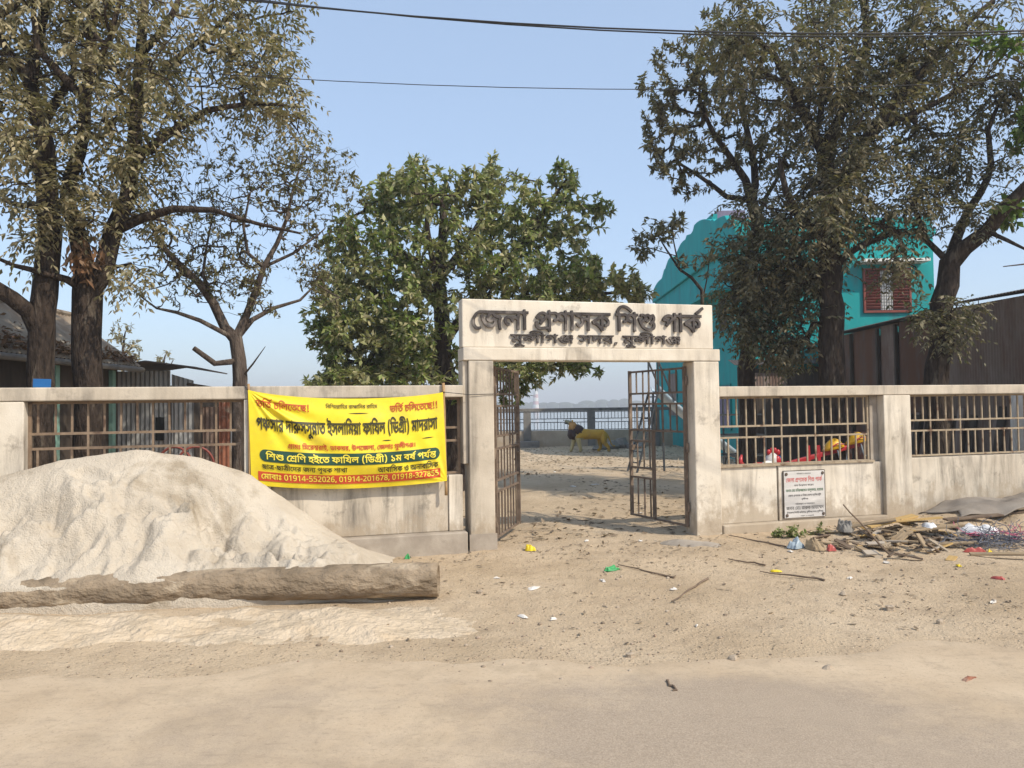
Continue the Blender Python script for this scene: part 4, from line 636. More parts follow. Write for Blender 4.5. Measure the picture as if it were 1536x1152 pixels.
TEXT = {
 's1': (9784, '450@0 27@346 47@1263 54@1994 224@2520 48@3275 54@3952 50@4218 20@4900 55@5967 48@6233 456@6910 40@7995 54@8711 20@8977 131@9784'),
 's2': (9246, '44@0 57@622 367@622 56@1509 22@1775 322@2431 50@3551 37@4233 46@4836 597@5432 44@5955 57@6577 367@6577 56@7464 22@7730 322@8386'),
 'b1': (5987, '43@0 55@721 35@987 131@1694 25@1954 55@2521 47@2787 61@3518 35@3864 61@4571 26@4917 588@5604'),
 'b2': (10823, '55@0 42@266 55@862 441@1128 413@2107 54@2838 55@3104 51@3370 46@3900 46@4756 54@5352 448@5618 54@6551 55@6817 39@7083 46@7687 46@8543 54@9139 55@9405 51@9671 44@10201'),
 'b3': (6370, '43@0 55@721 35@987 131@1694 25@1954 55@2521 47@2787 61@3518 35@3864 61@4571 26@4917 588@5604 588@5987'),
 'b4': (21846, '40@0 320@716 50@1563 54@2245 46@2511 37@3367 54@3970 454@4236 50@5039 50@5721 57@6403 365@6403 54@7007 35@7273 10@8240 50@8770 47@9452 54@10183 55@10449 44@10715 70@11337 54@11963 41@12489 54@13327 55@13593 45@13859 47@14485 593@15476 55@15895 32@16161 205@16873 56@17600 594@17866 44@18545 54@19167 37@19433 46@20036 54@20632 50@20898 54@21580'),
 'b5': (21114, '205@0 54@727 44@993 7@1615 55@2313 44@2579 61@3201 46@3547 273@4143 46@4825 54@5421 10@5687 597@6217 32@6740 54@7452 20@7718 23@8525 46@9156 597@9752 12@10275 40@10987 61@11703 27@12049 47@12966 54@13697 597@13963 450@14486 27@14832 47@15749 54@16480 7@16746 44@17444 57@18066 367@18066 56@18953 22@19219 322@19875 641@20735'),
 'b6': (17667, '55@0 48@266 456@943 450@2028 232@2374 55@3066 34@3332 51@4212 10@4742 61@5272 35@5618 41@6585 54@7423 55@7689 45@7955 47@8581 593@9572 55@9991 32@10257 205@10969 56@11696 594@11962 76@12641 44@13233 42@14115 49@14711 131@15344 40@15604 45@16320 131@16946 357@16946'),
 'b7': (12116, '26@0 54@687 219@953 598@1668 26@2008 54@2695 219@2961 56@3676 61@3942 37@4288 46@4891 27@5747 39@6664 202@7268 40@7783 59@8499 36@8499 20@9144 48@10211 54@10888 21@11154 54@11850'),
 'b8': (9413, '9@0 42@1158 54@1754 55@2020 50@2286 20@2968 18@4035 8@5033 39@5926 54@6530 42@6796 54@7392 55@7658 50@7924 20@8606'),
 'b9': (23043, '450@0 44@346 54@968 42@1234 54@1830 7@2096 601@2794 602@3345 610@3896 602@4447 605@4998 598@5549 606@5889 606@6440 603@6991 601@7542 603@8093 607@8644 597@9195 601@9718 602@10269 610@10820 602@11371 605@11922 598@12473 603@12813 601@13364 602@13915 607@14466 608@15017 609@15568 597@16119 601@16642 602@17193 610@17744 602@18295 609@18846 598@19397 604@19737 603@20288 608@20839 609@21390 606@21941 606@22492'),
 'p1': (9784, '450@0 27@346 47@1263 54@1994 224@2520 48@3275 54@3952 50@4218 20@4900 55@5967 48@6233 456@6910 40@7995 54@8711 20@8977 131@9784'),
 'p2': (7560, '456@0 43@825 12@1806 450@2518 262@2864 54@3481 38@3747 39@4343 20@5207 61@6014 46@6360 39@6956'),
 'p3': (17703, '27@0 39@917 54@1521 42@1787 450@2643 44@2989 54@3611 7@3877 44@4575 55@5197 39@5463 454@6067 317@6870 54@8193 44@8459 54@9081 39@9347 35@10211 54@10918 47@11184 57@11915 20@11915 37@12722 54@13325 46@13591 597@14187 44@14710 61@15332 51@15678 54@16208 37@16474 70@17077'),
 'p4': (15803, '450@0 27@346 47@1263 54@1994 224@2520 48@3275 54@3952 50@4218 20@4900 18@5967 55@6965 42@7231 130@7827 450@9061 27@9407 47@10324 54@11055 44@11581 202@12203 54@12458 55@12724 27@12990 61@13907 443@14253 30@15236'),
 'p5': (3291, '44@0 57@622 367@622 56@1509 22@1775 322@2431'),
 'p6': (9289, '40@0 55@716 46@982 20@1578 410@2385 39@3133 54@3737 18@4263 42@5261 54@5857 435@6123 42@6851 54@7447 70@7713 61@8339 39@8685'),
 'p7': (11321, '27@0 39@917 54@1521 42@1787 450@2643 44@2989 54@3611 7@3877 41@4575 54@5413 454@5679 20@6482 9@7549 51@8707 54@9237 61@9503 397@9849 37@10718'),
 'p8': (20046, '12@0 40@712 61@1428 27@1774 47@2691 54@3422 55@3948 39@4214 42@4818 131@5414 54@5414 51@5680 56@6210 8@6736 55@7629 41@7895 50@8733 54@9415 46@9681 597@10277 44@10800 57@11422 367@11422 56@12309 22@12575 322@13231 50@14351 37@15033 46@15636 597@16232 44@16755 57@17377 367@17377 56@18264 22@18530 322@19186'),
 'p9': (8070, '35@0 54@707 55@973 46@1239 21@1835 611@2531 76@3085 75@3677 27@4529 54@5446 39@5712 57@6316 70@6316 54@6942 55@7208 46@7474'),
}


# ================================================================== THE SETTING
def make_ground():
    xs = np.concatenate([[-3000, -1500, -700, -300, -120, -60, -35], np.arange(-22, -6.5, 0.3), np.arange(-6.5, 8.5, 0.045), np.arange(8.5, 24, 0.3), [30, 45, 80, 160, 400, 900, 1600, 3000]])
    ys = np.concatenate([[-60, -30, -12, -4, 0], np.arange(2.0, 12.0, 0.045), np.arange(12.0, 34, 0.14), np.arange(34, 42, 0.5), [45, 60, 120, 400, 900, 2000, 3000]])
    X, Y = np.meshgrid(xs, ys)
    Z = ground_h(X, Y)
    v = np.stack([X, Y, Z], -1).reshape(-1, 3)
    nx = len(xs); ny = len(ys)
    i, j = np.meshgrid(np.arange(nx - 1), np.arange(ny - 1))
    a = (j * nx + i).ravel()
    f = np.stack([a, a + 1, a + nx + 1, a + nx], -1)
    o = np_mesh('ground', v, f, M['ground'], smooth=True)
    tag(o, 'dry sandy earth of the verge and the park yard', 'ground', kind='structure')


def make_road():
    xs = np.concatenate([[-300, -80, -30], np.arange(-8, 8.01, 0.08), [30, 80, 300]])
    ts = np.concatenate([[-14, -8, -3, 0, 1.5], np.arange(2.4, 5.0, 0.08)])
    V = []
    nx = len(xs)
    edge = 5.0 + 0.9 * fbm(xs * 0.45, xs * 0 + 3.3, 3) + 0.12 * fbm(xs * 3, xs * 0 + 1.3, 3)
    for k, t in enumerate(ts):
        y = t if t < 2.4 else 2.4 + (t - 2.4) / (ts[-1] - 2.4) * (edge - 2.4)
        y = y + xs * 0
        lift = 0.006 if k < len(ts) - 1 else -0.012
        V.append(np.stack([xs, y, ground_h(xs, y) + lift + 0.004 * (k < len(ts) - 3)], -1))
    v = np.concatenate(V)
    i, j = np.meshgrid(np.arange(nx - 1), np.arange(len(ts) - 1))
    a = (j * nx + i).ravel()
    o = np_mesh('road', v, np.stack([a, a + 1, a + nx + 1, a + nx], -1), M['road'], smooth=True)
    tag(o, 'worn asphalt road dusted with sand in the foreground', 'road', kind='structure')


def make_river():
    m = MB()
    m.add([(-2900, 36, -1.6), (2900, 36, -1.6), (2900, 2900, -1.6), (-2900, 2900, -1.6)], [(0, 1, 2, 3)])
    tag(m.build('river', M['water']), 'wide pale river beyond the back fence', 'river', kind='structure')
    # far bank with its mass of trees
    r = random.Random(5)
    m = MB()
    for k in range(420):
        x = -900 + 1800 * k / 420 + r.uniform(-3, 3)
        y = 760 + 60 * math.sin(k * 0.05) + r.uniform(-12, 60)
        h = 3 + 5 * max(0, float(fbm(k * 0.06, 2.2, 3)) + 0.35) + r.uniform(0, 3)
        w = r.uniform(4, 9)
        prof = [(w * 0.7, -2), (w, h * 0.35), (w * 0.85, h * 0.7), (w * 0.4, h * 0.95), (0.05, h)]
        m.lathe([(a * r.uniform(0.85, 1.15), z) for a, z in prof], (x, y, 0), 7)
    tag(m.build('far_wood', M['far_wood'], smooth=True), 'hazy line of trees on the far bank of the river', 'treeline', kind='stuff')
    m = MB()
    m.grid(lambda u, v: (-1500 + 3000 * u, 735 + 700 * v, -1.9 + min(1, v * 8) * 1.4 + 0.4 * math.sin(u * 60)), 60, 8)
    tag(m.build('far_bank', M['ground'], smooth=True), 'low far bank of the river in haze', 'river bank', kind='structure')


def make_haze():
    m = MB()
    m.box((-2950, -70, -6), (2950, 1450, 24))
    o = m.build('haze', [])
    mt = bpy.data.materials.new('thin_haze'); mt.use_nodes = True
    t = mt.node_tree; t.nodes.clear()
    pv = t.nodes.new('ShaderNodeVolumePrincipled')
    pv.inputs['Color'].default_value = (0.97, 0.985, 1.0, 1)
    pv.inputs['Density'].default_value = HAZE
    pv.inputs['Anisotropy'].default_value = 0.1
    out = t.nodes.new('ShaderNodeOutputMaterial')
    t.links.new(pv.outputs[0], out.inputs['Volume'])
    o.data.materials.append(mt)
    o['kind'] = 'stuff'
    tag(o, 'thin winter haze over the river', 'haze')


HAZE = 0.0016
make_ground(); make_road(); make_river(); make_haze()


# ================================================================== LETTERING
def glyph_contours(g, bold):
    out = []
    for c in GLYPHS[g].split(';'):
        pts = []
        for p in c.split():
            on = not p.endswith('q')
            x, y = p.rstrip('q').split(',')
            pts.append((float(x), float(y), on))
        ex = []
        for k, a in enumerate(pts):
            b = pts[(k + 1) % len(pts)]
            ex.append(a)
            if not a[2] and not b[2]: ex.append(((a[0] + b[0]) / 2, (a[1] + b[1]) / 2, True))
        s = next(k for k, e in enumerate(ex) if e[2])
        ex = ex[s:] + ex[:s]
        fl = []; k = 0
        while k < len(ex):
            a = ex[k]; fl.append((a[0], a[1])); b = ex[(k + 1) % len(ex)]
            if not b[2]:
                e = ex[(k + 2) % len(ex)]
                for t in (0.34, 0.67):
                    fl.append(((1 - t) ** 2 * a[0] + 2 * t * (1 - t) * b[0] + t * t * e[0], (1 - t) ** 2 * a[1] + 2 * t * (1 - t) * b[1] + t * t * e[1]))
                k += 2
            else: k += 1
        if len(fl) < 3: continue
        a = np.array(fl)
        if bold:
            d = np.roll(a, -1, 0) - np.roll(a, 1, 0)
            l = np.hypot(d[:, 0], d[:, 1]) + 1e-6
            a = a + np.stack([-d[:, 1] / l, d[:, 0] / l], -1) * bold
        out.append(a)
    return out


def text_tris(key, bold=0):
    w, items = TEXT[key]
    cs = []
    for it in items.split():
        g, x = it.split('@')
        for c in glyph_contours(int(g), bold): cs.append(c + np.array([float(x), 0.0]))
    vs = []; es = []
    for c in cs:
        b = len(vs)
        vs += [Vector((float(p[0]), float(p[1]))) for p in c]
        es += [(b + k, b + (k + 1) % len(c)) for k in range(len(c))]
    r = delaunay_2d_cdt(vs, es, [], 0, 0.01)
    P = np.array([(v.x, v.y) for v in r[0]]); F = np.array([f for f in r[2] if len(f) == 3])
    cen = P[F].mean(1)
    wn_ = np.zeros(len(cen), int)
    A = np.concatenate(cs); B = np.concatenate([np.roll(c, -1, 0) for c in cs])
    for a, b in zip(A, B):
        if a[1] == b[1]: continue
        up = (a[1] <= cen[:, 1]) & (b[1] > cen[:, 1]); dn = (b[1] <= cen[:, 1]) & (a[1] > cen[:, 1])
        xi = a[0] + (cen[:, 1] - a[1]) / (b[1] - a[1]) * (b[0] - a[0])
        wn_ += (up & (xi > cen[:, 0])).astype(int) - (dn & (xi > cen[:, 0])).astype(int)
    F = F[wn_ != 0]
    # normalise: x 0..1 over the inked width, y 0 = lowest ink, 1 = highest ink
    u = np.unique(F)
    lo = P[u].min(0); hi = P[u].max(0)
    return (P - lo) / (hi - lo), F


def text_obj(key, fn, name, mat, parent, bold=0, depth=0.0, cuts=(0, 0)):
    """fn(u, v, h) -> local point; h = height above the surface. depth > 0 makes raised letters"""
    P, F = text_tris(key, bold)
    bm = bmesh.new()
    vv = [bm.verts.new((p[0], p[1], 0)) for p in P]
    for f in F:
        try: bm.faces.new([vv[i] for i in f])
        except ValueError: pass
    bmesh.ops.delete(bm, geom=[v for v in bm.verts if not v.link_faces], context='VERTS')
    for k in range(1, cuts[0]):
        bmesh.ops.bisect_plane(bm, geom=bm.verts[:] + bm.edges[:] + bm.faces[:], plane_co=(k / cuts[0], 0, 0), plane_no=(1, 0, 0), dist=1e-5)
    for k in range(1, cuts[1]):
        bmesh.ops.bisect_plane(bm, geom=bm.verts[:] + bm.edges[:] + bm.faces[:], plane_co=(0, k / cuts[1], 0), plane_no=(0, 1, 0), dist=1e-5)
    bmesh.ops.recalc_face_normals(bm, faces=bm.faces[:])
    bm.verts.ensure_lookup_table()
    top = [v.co.copy() for v in bm.verts]
    bm.verts.index_update()
    V = [tuple(fn(c.x, c.y, depth)) for c in top]
    FF = []
    for f in bm.faces:
        idx = [v.index for v in f.verts]
        if f.normal.z < 0: idx.reverse()
        FF.append(tuple(idx))
    if depth > 0:
        n = len(V)
        V += [tuple(fn(c.x, c.y, 0)) for c in top]
        for e in bm.edges:
            if len(e.link_faces) == 1:
                a, b = e.verts[0].index, e.verts[1].index
                FF.append((a, b, b + n, a + n))
    bm.free()
    me = bpy.data.meshes.new(name)
    me.from_pydata(V, [], FF)
    me.materials.append(mat); me.update()
    o = link(bpy.data.objects.new(name, me))
    o.parent = parent
    return o


# ================================================================== BOUNDARY WALL AND GATE
S0 = {}


def wall_thing(name, label, cat, s0, n0=0.0, z0=0.0, group=None):
    p = wl(s0, n0, z0)
    t = thing(name, label, cat, p, WALL_A, group)
    S0[t.name] = Vector((s0, n0, z0))
    return t


def wb(mb, name, mat, parent, **k):
    """mesh built in wall coordinates (s, n, z) -> part of a wall thing"""
    o = mb.build(name, mat, parent, **k)
    o.location = -S0[parent.name] if parent.name in S0 else (0, 0, 0)
    return o


def sbox(s0, n0, z0, s1, n1, z1, cuts=0):
    m = MB(); m.box((s0, n0, z0), (s1, n1, z1)); return m


def grille(s0, s1, z0, z1, g0, g1, step, every, n=0.13, w=0.018, rail=0.024, side=True, slope=0.0):
    m = MB()
    zz = lambda s, z: z + slope * (s - s0)
    for z in (z0 + 0.02, g0, g1, z1 - 0.012):
        m.bar((s0, n, zz(s0, z)), (s1, n, zz(s1, z)), rail, rail)
    k = 0; s = s0 + step * 0.55
    while s < s1 - 0.03:
        j = rnd.uniform(-0.006, 0.006)
        t = rnd.uniform(-0.004, 0.004)
        if k % every == every - 1:
            m.bar((s + j, n - 0.002, zz(s, z0 + 0.03)), (s + j + t, n - 0.002, zz(s, z1 - 0.02)), w, w)
        else:
            m.bar((s + j, n - 0.002, zz(s, z0 + 0.03)), (s + j + t, n - 0.002, zz(s, g0)), w, w)
            m.bar((s + j, n - 0.002, zz(s, g1)), (s + j - t, n - 0.002, zz(s, z1 - 0.02)), w, w)
        s += step; k += 1
    if side:
        m.bar((s0 + 0.012, n, z0), (s0 + 0.012, n, z1), 0.03, 0.03)
        m.bar((s1 - 0.012, n, z0 + slope * (s1 - s0)), (s1 - 0.012, n, z1), 0.03, 0.03)
    return m


# ---- wall left of the gate
LW = wall_thing('boundary_wall', 'whitewashed wall with brown iron grilles behind the sand heap, left of the gate', 'wall', -3.0)
for a, b in ((-6.6, -5.01), (-2.96, -2.69)):
    wb(sbox(a, 0, -0.3, b, 0.26, 1.765), 'pier', M['wall'], LW, bevel=0.012)
wb(sbox(-6.6, -0.004, 1.768, -0.585, 0.264, 1.905), 'coping_beam', M['wall_old'], LW, bevel=0.012)
for a, b in ((-5.007, -2.963), (-2.687, -0.755)):
    wb(sbox(a, 0.075, 0.24, b, 0.2, 0.875), 'panel', M['wall_dirty'] if a > -3 else M['wall'], LW, bevel=0.008)
wb(sbox(-0.752, 0.055, 0.24, -0.587, 0.2, 0.878), 'panel', M['wall'], LW, bevel=0.008)['label'] = 'narrow lighter strip of the wall beside the gate pier'
wb(sbox(-5.005, -0.06, -0.3, -2.965, 0.3, 0.238), 'plinth', M['cement'], LW, bevel=0.015)
wb(sbox(-2.685, -0.06, -0.3, -0.56, 0.3, 0.238), 'plinth', M['cement'], LW, bevel=0.015)
wb(grille(-5.005, -2.965, 0.9, 1.765, 1.29, 1.44, 0.152, 4, 0.14, 0.02, 0.026), 'grille', M['grille_brown'], LW)
wb(grille(-2.685, -0.60, 0.88, 1.765, 1.27, 1.42, 0.152, 4, 0.14, 0.02, 0.026), 'grille', M['grille_brown'], LW)

# ---- wall right of the gate
RW = wall_thing('boundary_wall', 'whitewashed wall with tan iron grilles and white plaque, right of the gate', 'wall', 5.4)
for a, b in ((5.235, 5.68), (8.1, 8.5)):
    wb(sbox(a, 0, -0.3, b, 0.26, 1.735), 'pier', M['wall'], RW, bevel=0.012)
wb(sbox(2.724, -0.004, 1.738, 9.6, 0.264, 1.868), 'coping_beam', M['wall_old'], RW, bevel=0.012)
wb(sbox(2.726, 0.07, 0.122, 3.585, 0.2, 0.835), 'panel', M['wall'], RW, bevel=0.006)
wb(sbox(3.607, 0.062, 0.122, 5.232, 0.2, 0.835), 'panel', M['wall'], RW, bevel=0.006)
wb(sbox(3.587, 0.09, 0.122, 3.605, 0.2, 0.833), 'joint', M['joint'], RW)
wb(sbox(5.683, 0.03, 0.0, 8.097, 0.2, 0.865), 'panel', M['wall_dirty'], RW, bevel=0.006)
wb(sbox(2.726, -0.035, -0.3, 5.232, 0.3, 0.12), 'plinth', M['wall_old'], RW, bevel=0.015)
wb(grille(2.73, 5.10, 0.835, 1.735, 1.21, 1.355, 0.131, 4, 0.15), 'grille', M['grille_tan'], RW)
wb(grille(5.685, 8.09, 0.87, 1.735, 1.235, 1.38, 0.131, 4, 0.15), 'grille', M['grille_tan'], RW)
wb(sbox(5.105, 0.12, 0.838, 5.23, 0.2, 1.733), 'jamb', M['cement'], RW)
wb(sbox(2.727, 0.04, 0.836, 5.1, 0.21, 0.862), 'sill', M['grille_tan'], RW)

# ---- gateway
GW = wall_thing('gateway', 'whitewashed concrete gateway with raised lettering across its lintel', 'gateway', 1.07)
wb(sbox(-0.52, -0.02, -0.3, -0.225, 0.27, 2.185), 'pier', M['wall_old'], GW, bevel=0.012)
wb(sbox(-0.583, 0.03, 1.0, -0.523, 0.26, 2.185), 'buttress', M['wall_old'], GW, bevel=0.008)
wb(sbox(-0.535, -0.035, -0.3, -0.21, -0.022, 0.20), 'footing', M['cement'], GW)
wb(sbox(2.36, -0.02, -0.3, 2.72, 0.27, 2.185), 'pier', M['wall'], GW, bevel=0.015)
wb(sbox(-0.583, -0.024, 2.188, 2.735, 0.274, 2.338), 'beam', M['wall'], GW, bevel=0.012)
SB = wb(sbox(-0.583, 0.015, 2.341, 2.664, 0.21, 2.902), 'sign_board', M['sign'], GW, bevel=0.012)


def sign_map(s0, s1, z0, z1):
    return lambda u, v, h: (s0 + (s1 - s0) * u, 0.014 - h, z0 + (z1 - z0) * v)


text_obj('s1', sign_map(-0.47, 2.52, 2.53, 2.87), 'lettering', M['letter'], SB, bold=14, depth=0.036)
text_obj('s2', sign_map(-0.01, 2.19, 2.350, 2.545), 'lettering', M['letter'], SB, bold=10, depth=0.028)


# ---- gate leaves
def gate_leaf(hinge, free, wicket, label):
    """hinge, free: ground points; local x runs from the hinge to the free edge"""
    d = free - hinge
    L = d.length
    t = thing('gate_leaf', label, 'gate', hinge, math.atan2(d.y, d.x), 'iron gate leaves')
    z0, z1 = 0.1, 2.13
    rails = [0.115, 0.646, 0.78, 1.15, 1.30, 1.66, 1.805, 2.11]
    f = MB()
    f.bar((0.022, 0, z0), (0.022, 0, z1), 0.044, 0.03)
    f.bar((L - 0.022, 0, z0), (L - 0.022, 0, z1), 0.044, 0.03)
    wx = L * 0.56 if wicket else None
    for z in rails:
        a = 0.044
        if wicket and z in (0.646, 0.78, 1.15): a = wx
        f.bar((a, 0.001, z), (L - 0.044, 0.001, z), 0.03, 0.026)
    if wicket: f.bar((wx, -0.001, z0 + 0.02), (wx, -0.001, 1.30), 0.046, 0.028)
    f.build('frame', M['gate_iron'], t)
    b = MB()
    nb = 8
    for k in range(1, nb):
        x = 0.03 + (L - 0.06) * k / nb + rnd.uniform(-0.008, 0.008)
        for a, c in ((0.115, 0.646), (0.78, 1.15), (1.30, 1.66), (1.805, 2.11)):
            if wicket and c < 1.2 and x < wx + 0.03: continue
            b.bar((x, 0, a), (x + rnd.uniform(-0.004, 0.004), 0, c), 0.02, 0.012)
        if k % 3 == 0 or (k == 5):
            for a, c in ((0.646, 0.78), (1.15, 1.30), (1.66, 1.805)):
                if wicket and c < 1.2: continue
                b.bar((x, 0, a), (x, 0, c), 0.02, 0.012)
    b.build('bars', M['gate_iron'], t)
    for z in (0.35, 1.1, 1.95):
        h = MB(); h.tube([(-0.012, 0, z - 0.06), (-0.012, 0, z + 0.06)], 0.017, 8)
        h.build('hinge', M['gate_iron'], t)
    lk = MB()
    x = L - 0.07
    lk.box((x - 0.02, -0.03, 1.02), (x + 0.03, 0.03, 1.09))
    lk.tube([(x, -0.035, 1.06), (x - 0.16, -0.035, 1.06)], 0.008, 6)
    lk.build('latch', M['gate_iron'], t)
    return t


gate_leaf(Vector((-0.215, 9.03, 0)), Vector((0.075, 10.24, 0)), False, 'brown iron gate leaf of close bars swung inward from the left pier')
gate_leaf(Vector((2.20, 9.72, 0)), Vector((1.66, 10.88, 0)), True, 'brown iron gate leaf with missing lower bars swung inward from the right pier')


# ---- plaque
PQ = wall_thing('plaque', 'white marble plaque with red, green and black lettering under the right grille', 'plaque', 3.98, 0.062, 0.45)


def pq(m, name, mat, par=None, **k):
    o = m.build(name, mat, par or PQ, **k)
    return o


m = MB(); m.box((-0.31, -0.022, -0.30), (0.31, -0.001, 0.305)); slab = pq(m, 'slab', M['plaque'], bevel=0.004)
m = MB()
for a, b in (((-0.315, -0.3), (-0.315, 0.305)), ((0.315, -0.3), (0.315, 0.305)), ((-0.315, 0.31), (0.315, 0.31))):
    m.bar((a[0], -0.012, a[1]), (b[0], -0.012, b[1]), 0.009, 0.02, up=(0, 1, 0))
pq(m, 'edge_trim', M['joint'])
for x in (-0.275, 0.28):
    for z in (-0.265, 0.27):
        m = MB(); m.lathe([(0.0, -0.014), (0.016, -0.012), (0.022, -0.004), (0.022, 0.0)], (0, 0, 0), 10)
        o = pq(m, 'bolt', M['bolt']); o.rotation_euler = (R(-90), 0, 0); o.location = (x, -0.0225, z)
M['ink_soft'] = simple('faded_black_print', (0.12, 0.11, 0.10), (0.20, 0.19, 0.18), 20, 0.6, bump=0)
M['ink_dgreen'] = simple('faded_green_print', (0.10, 0.16, 0.10), (0.16, 0.22, 0.15), 20, 0.6, bump=0)
M['ink_fred'] = simple('faded_red_print', (0.48, 0.12, 0.11), (0.56, 0.22, 0.2), 20, 0.6, bump=0)
for key, x0, x1, z0, z1, mt, bd in (
        ('p6', -0.12, 0.1, 0.262, 0.285, 'ink_soft', 12), ('p1', -0.28, 0.275, 0.16, 0.24, 'ink_fred', 30), ('p2', -0.16, 0.14, 0.105, 0.14, 'ink_soft', 22),
        ('p3', -0.285, 0.285, 0.025, 0.085, 'ink_dgreen', 26), ('p4', -0.25, 0.25, -0.03, 0.01, 'ink_soft', 24), ('p5', -0.05, 0.05, -0.075, -0.042, 'ink_soft', 20),
        ('p6', -0.15, 0.15, -0.135, -0.105, 'ink_soft', 16), ('p7', -0.285, 0.285, -0.20, -0.15, 'ink_soft', 18), ('p8', -0.275, 0.275, -0.25, -0.212, 'ink_soft', 24),
        ('p9', -0.07, 0.13, -0.29, -0.268, 'ink_soft', 16)):
    text_obj(key, lambda u, v, h, a=x0, b=x1, c=z0, d=z1: (a + (b - a) * u, -0.0235 - h, c + (d - c) * v), 'lettering', M[mt], slab, bold=bd)

# ---- banner
BN = wall_thing('banner', 'yellow cloth banner with red and black lettering tied across the wall left of the gate', 'banner', -1.87, -0.05, 0.85)


def banner_pt(u, v, h=0.0):
    """u along, v down; h towards the viewer"""
    s = -2.915 + (2.087 + 0.01 * v) * u + (0.03 * (1 - u) + 0.025 * u) * v
    top = 1.868 - 0.042 * u; bot = 0.868 - 0.045 * u
    sag = 4 * u * (1 - u)
    su = sag * (1 + 0.25 * (0.5 - u))
    z = top - 0.085 * su ** 0.8 * (1 - v) + (bot - top) * v - 0.065 * su * v
    n = -0.012 - 0.10 * sag * math.sin(min(1.0, v * 1.25) * math.pi * 0.5) + 0.115 * sag * max(0, v - 0.66) / 0.34 * (0.4 + 0.6 * max(0, v - 0.66) / 0.34)
    # folds fanning down from the top left corner, smaller ones elsewhere
    rr = math.hypot(u * 2.08, v + 0.02); an = math.atan2(v, u * 2.08 + 1e-5)
    n += 0.034 * math.sin(an * 19 + 1.2 * rr) * math.exp(-((an - 0.62) / 0.36) ** 2) * min(1, rr * 3) * math.exp(-rr * 0.85)
    rr2 = math.hypot((1 - u) * 2.08, 1 - v); an2 = math.atan2(1 - v, (1 - u) * 2.08 + 1e-5)
    n += 0.012 * math.sin(an2 * 15) * min(1, rr2 * 3) * math.exp(-rr2 * 1.2)
    n += 0.0035 * math.sin(v * 21 + math.sin(u * 5) * 2.2) * sag * v
    return (s, n - h - 0.035, z)


def to_bn(p): return (p[0] + 1.87, p[1] + 0.05, p[2] - 0.85)


m = MB(); m.grid(lambda u, v: to_bn(banner_pt(u, v)), 260, 110)
cloth = m.build('cloth', M['banner'], BN, smooth=True)


def banner_patch(u0, u1, v0, v1, name, mat, h, pill=False):
    m = MB()
    r = (v1 - v0) / 2 * 0.48
    def fn(a, b):
        u = u0 + (u1 - u0) * a; v = v0 + (v1 - v0) * b
        if pill:
            k = min(a, 1 - a) * (u1 - u0)
            if k < r: v = (v0 + v1) / 2 + (v - (v0 + v1) / 2) * math.sqrt(max(0.0, 1 - (1 - k / r) ** 2))
        return to_bn(banner_pt(u, v, h))
    m.grid(fn, 240, 14)
    return m.build(name, mat, cloth, smooth=True)


banner_patch(0.045, 0.968, 0.605, 0.735, 'printed_strip', M['ink_green'], 0.005, True)
banner_patch(0.035, 0.965, 0.845, 0.945, 'printed_strip', M['ink_band'], 0.005)
for key, u0, u1, v0, v1, mt, bd in (
        ('b1', 0.035, 0.295, 0.055, 0.165, 'ink_red', 16), ('b2', 0.38, 0.645, 0.055, 0.115, 'ink_black', 10), ('b3', 0.71, 0.965, 0.06, 0.17, 'ink_red', 16),
        ('b4', 0.035, 0.962, 0.215, 0.455, 'ink_black', 26), ('b5', 0.185, 0.835, 0.50, 0.59, 'ink_red', 22), ('b6', 0.075, 0.945, 0.615, 0.725, 'ink_yellow', 22),
        ('b7', 0.055, 0.475, 0.745, 0.835, 'ink_black', 18), ('b8', 0.63, 0.955, 0.745, 0.83, 'ink_black', 18), ('b9', 0.05, 0.955, 0.858, 0.932, 'ink_yellow', 20)):
    text_obj(key, lambda u, v, h, a=u0, b=u1, c=v0, d=v1: to_bn(banner_pt(a + (b - a) * u, d + (c - d) * v, 0.0095)), 'lettering', M[mt], cloth, bold=bd, cuts=(int(150 * (u1 - u0)) + 2, 6))
for u0, u1, v in ((0.49, 0.60, 0.165), (0.66, 0.71, 0.475), (0.87, 0.94, 0.485)):
    m = MB()
    m.grid(lambda a, b: to_bn(banner_pt(u0 + (u1 - u0) * a, v + (b - 0.5) * 0.012 * math.sin(math.pi * min(1, max(0, a))), 0.005)), 12, 1)
    m.build('printed_stroke', M['ink_black'], cloth)
# ties
for a, b in ((banner_pt(1, 0), (-0.20, -0.03, 1.80)), (banner_pt(1, 1), (-0.77, 0.0, 0.86)), (banner_pt(0, 0), (-2.95, 0.0, 1.92)), (banner_pt(0, 1), (-2.99, -0.01, 0.90))):
    m = MB(); p = Vector(to_bn(a)); q = Vector(to_bn(b))
    m.tube([p, (p + q) / 2 + Vector((0, -0.004, -0.02)), q], 0.004, 5)
    m.build('tie_string', M['wire'], BN)


def pole(s, n, z0, z1, lean, label, r):
    m = MB()
    pts = []; rad = []
    for k in range(13):
        t = k / 12
        pts.append((lean * t, 0, (z1 - z0) * t)); rad.append(r * (1.12 if k % 3 == 0 else 1.0))
    m.tube(pts, rad, 8)
    o = m.build('bamboo_pole', M['bamboo'], smooth=True)
    o.location = wl(s, n, z0); o.rotation_euler = (0, 0, WALL_A)
    tag(o, label, 'pole', 'bamboo poles holding the banner')


pole(-0.80, -0.03, 0.66, 1.93, -0.02, 'thin bamboo pole at the right edge of the yellow banner', 0.016)
pole(-2.90, -0.03, 0.55, 1.93, -0.01, 'thin bamboo pole at the left edge of the yellow banner', 0.012)


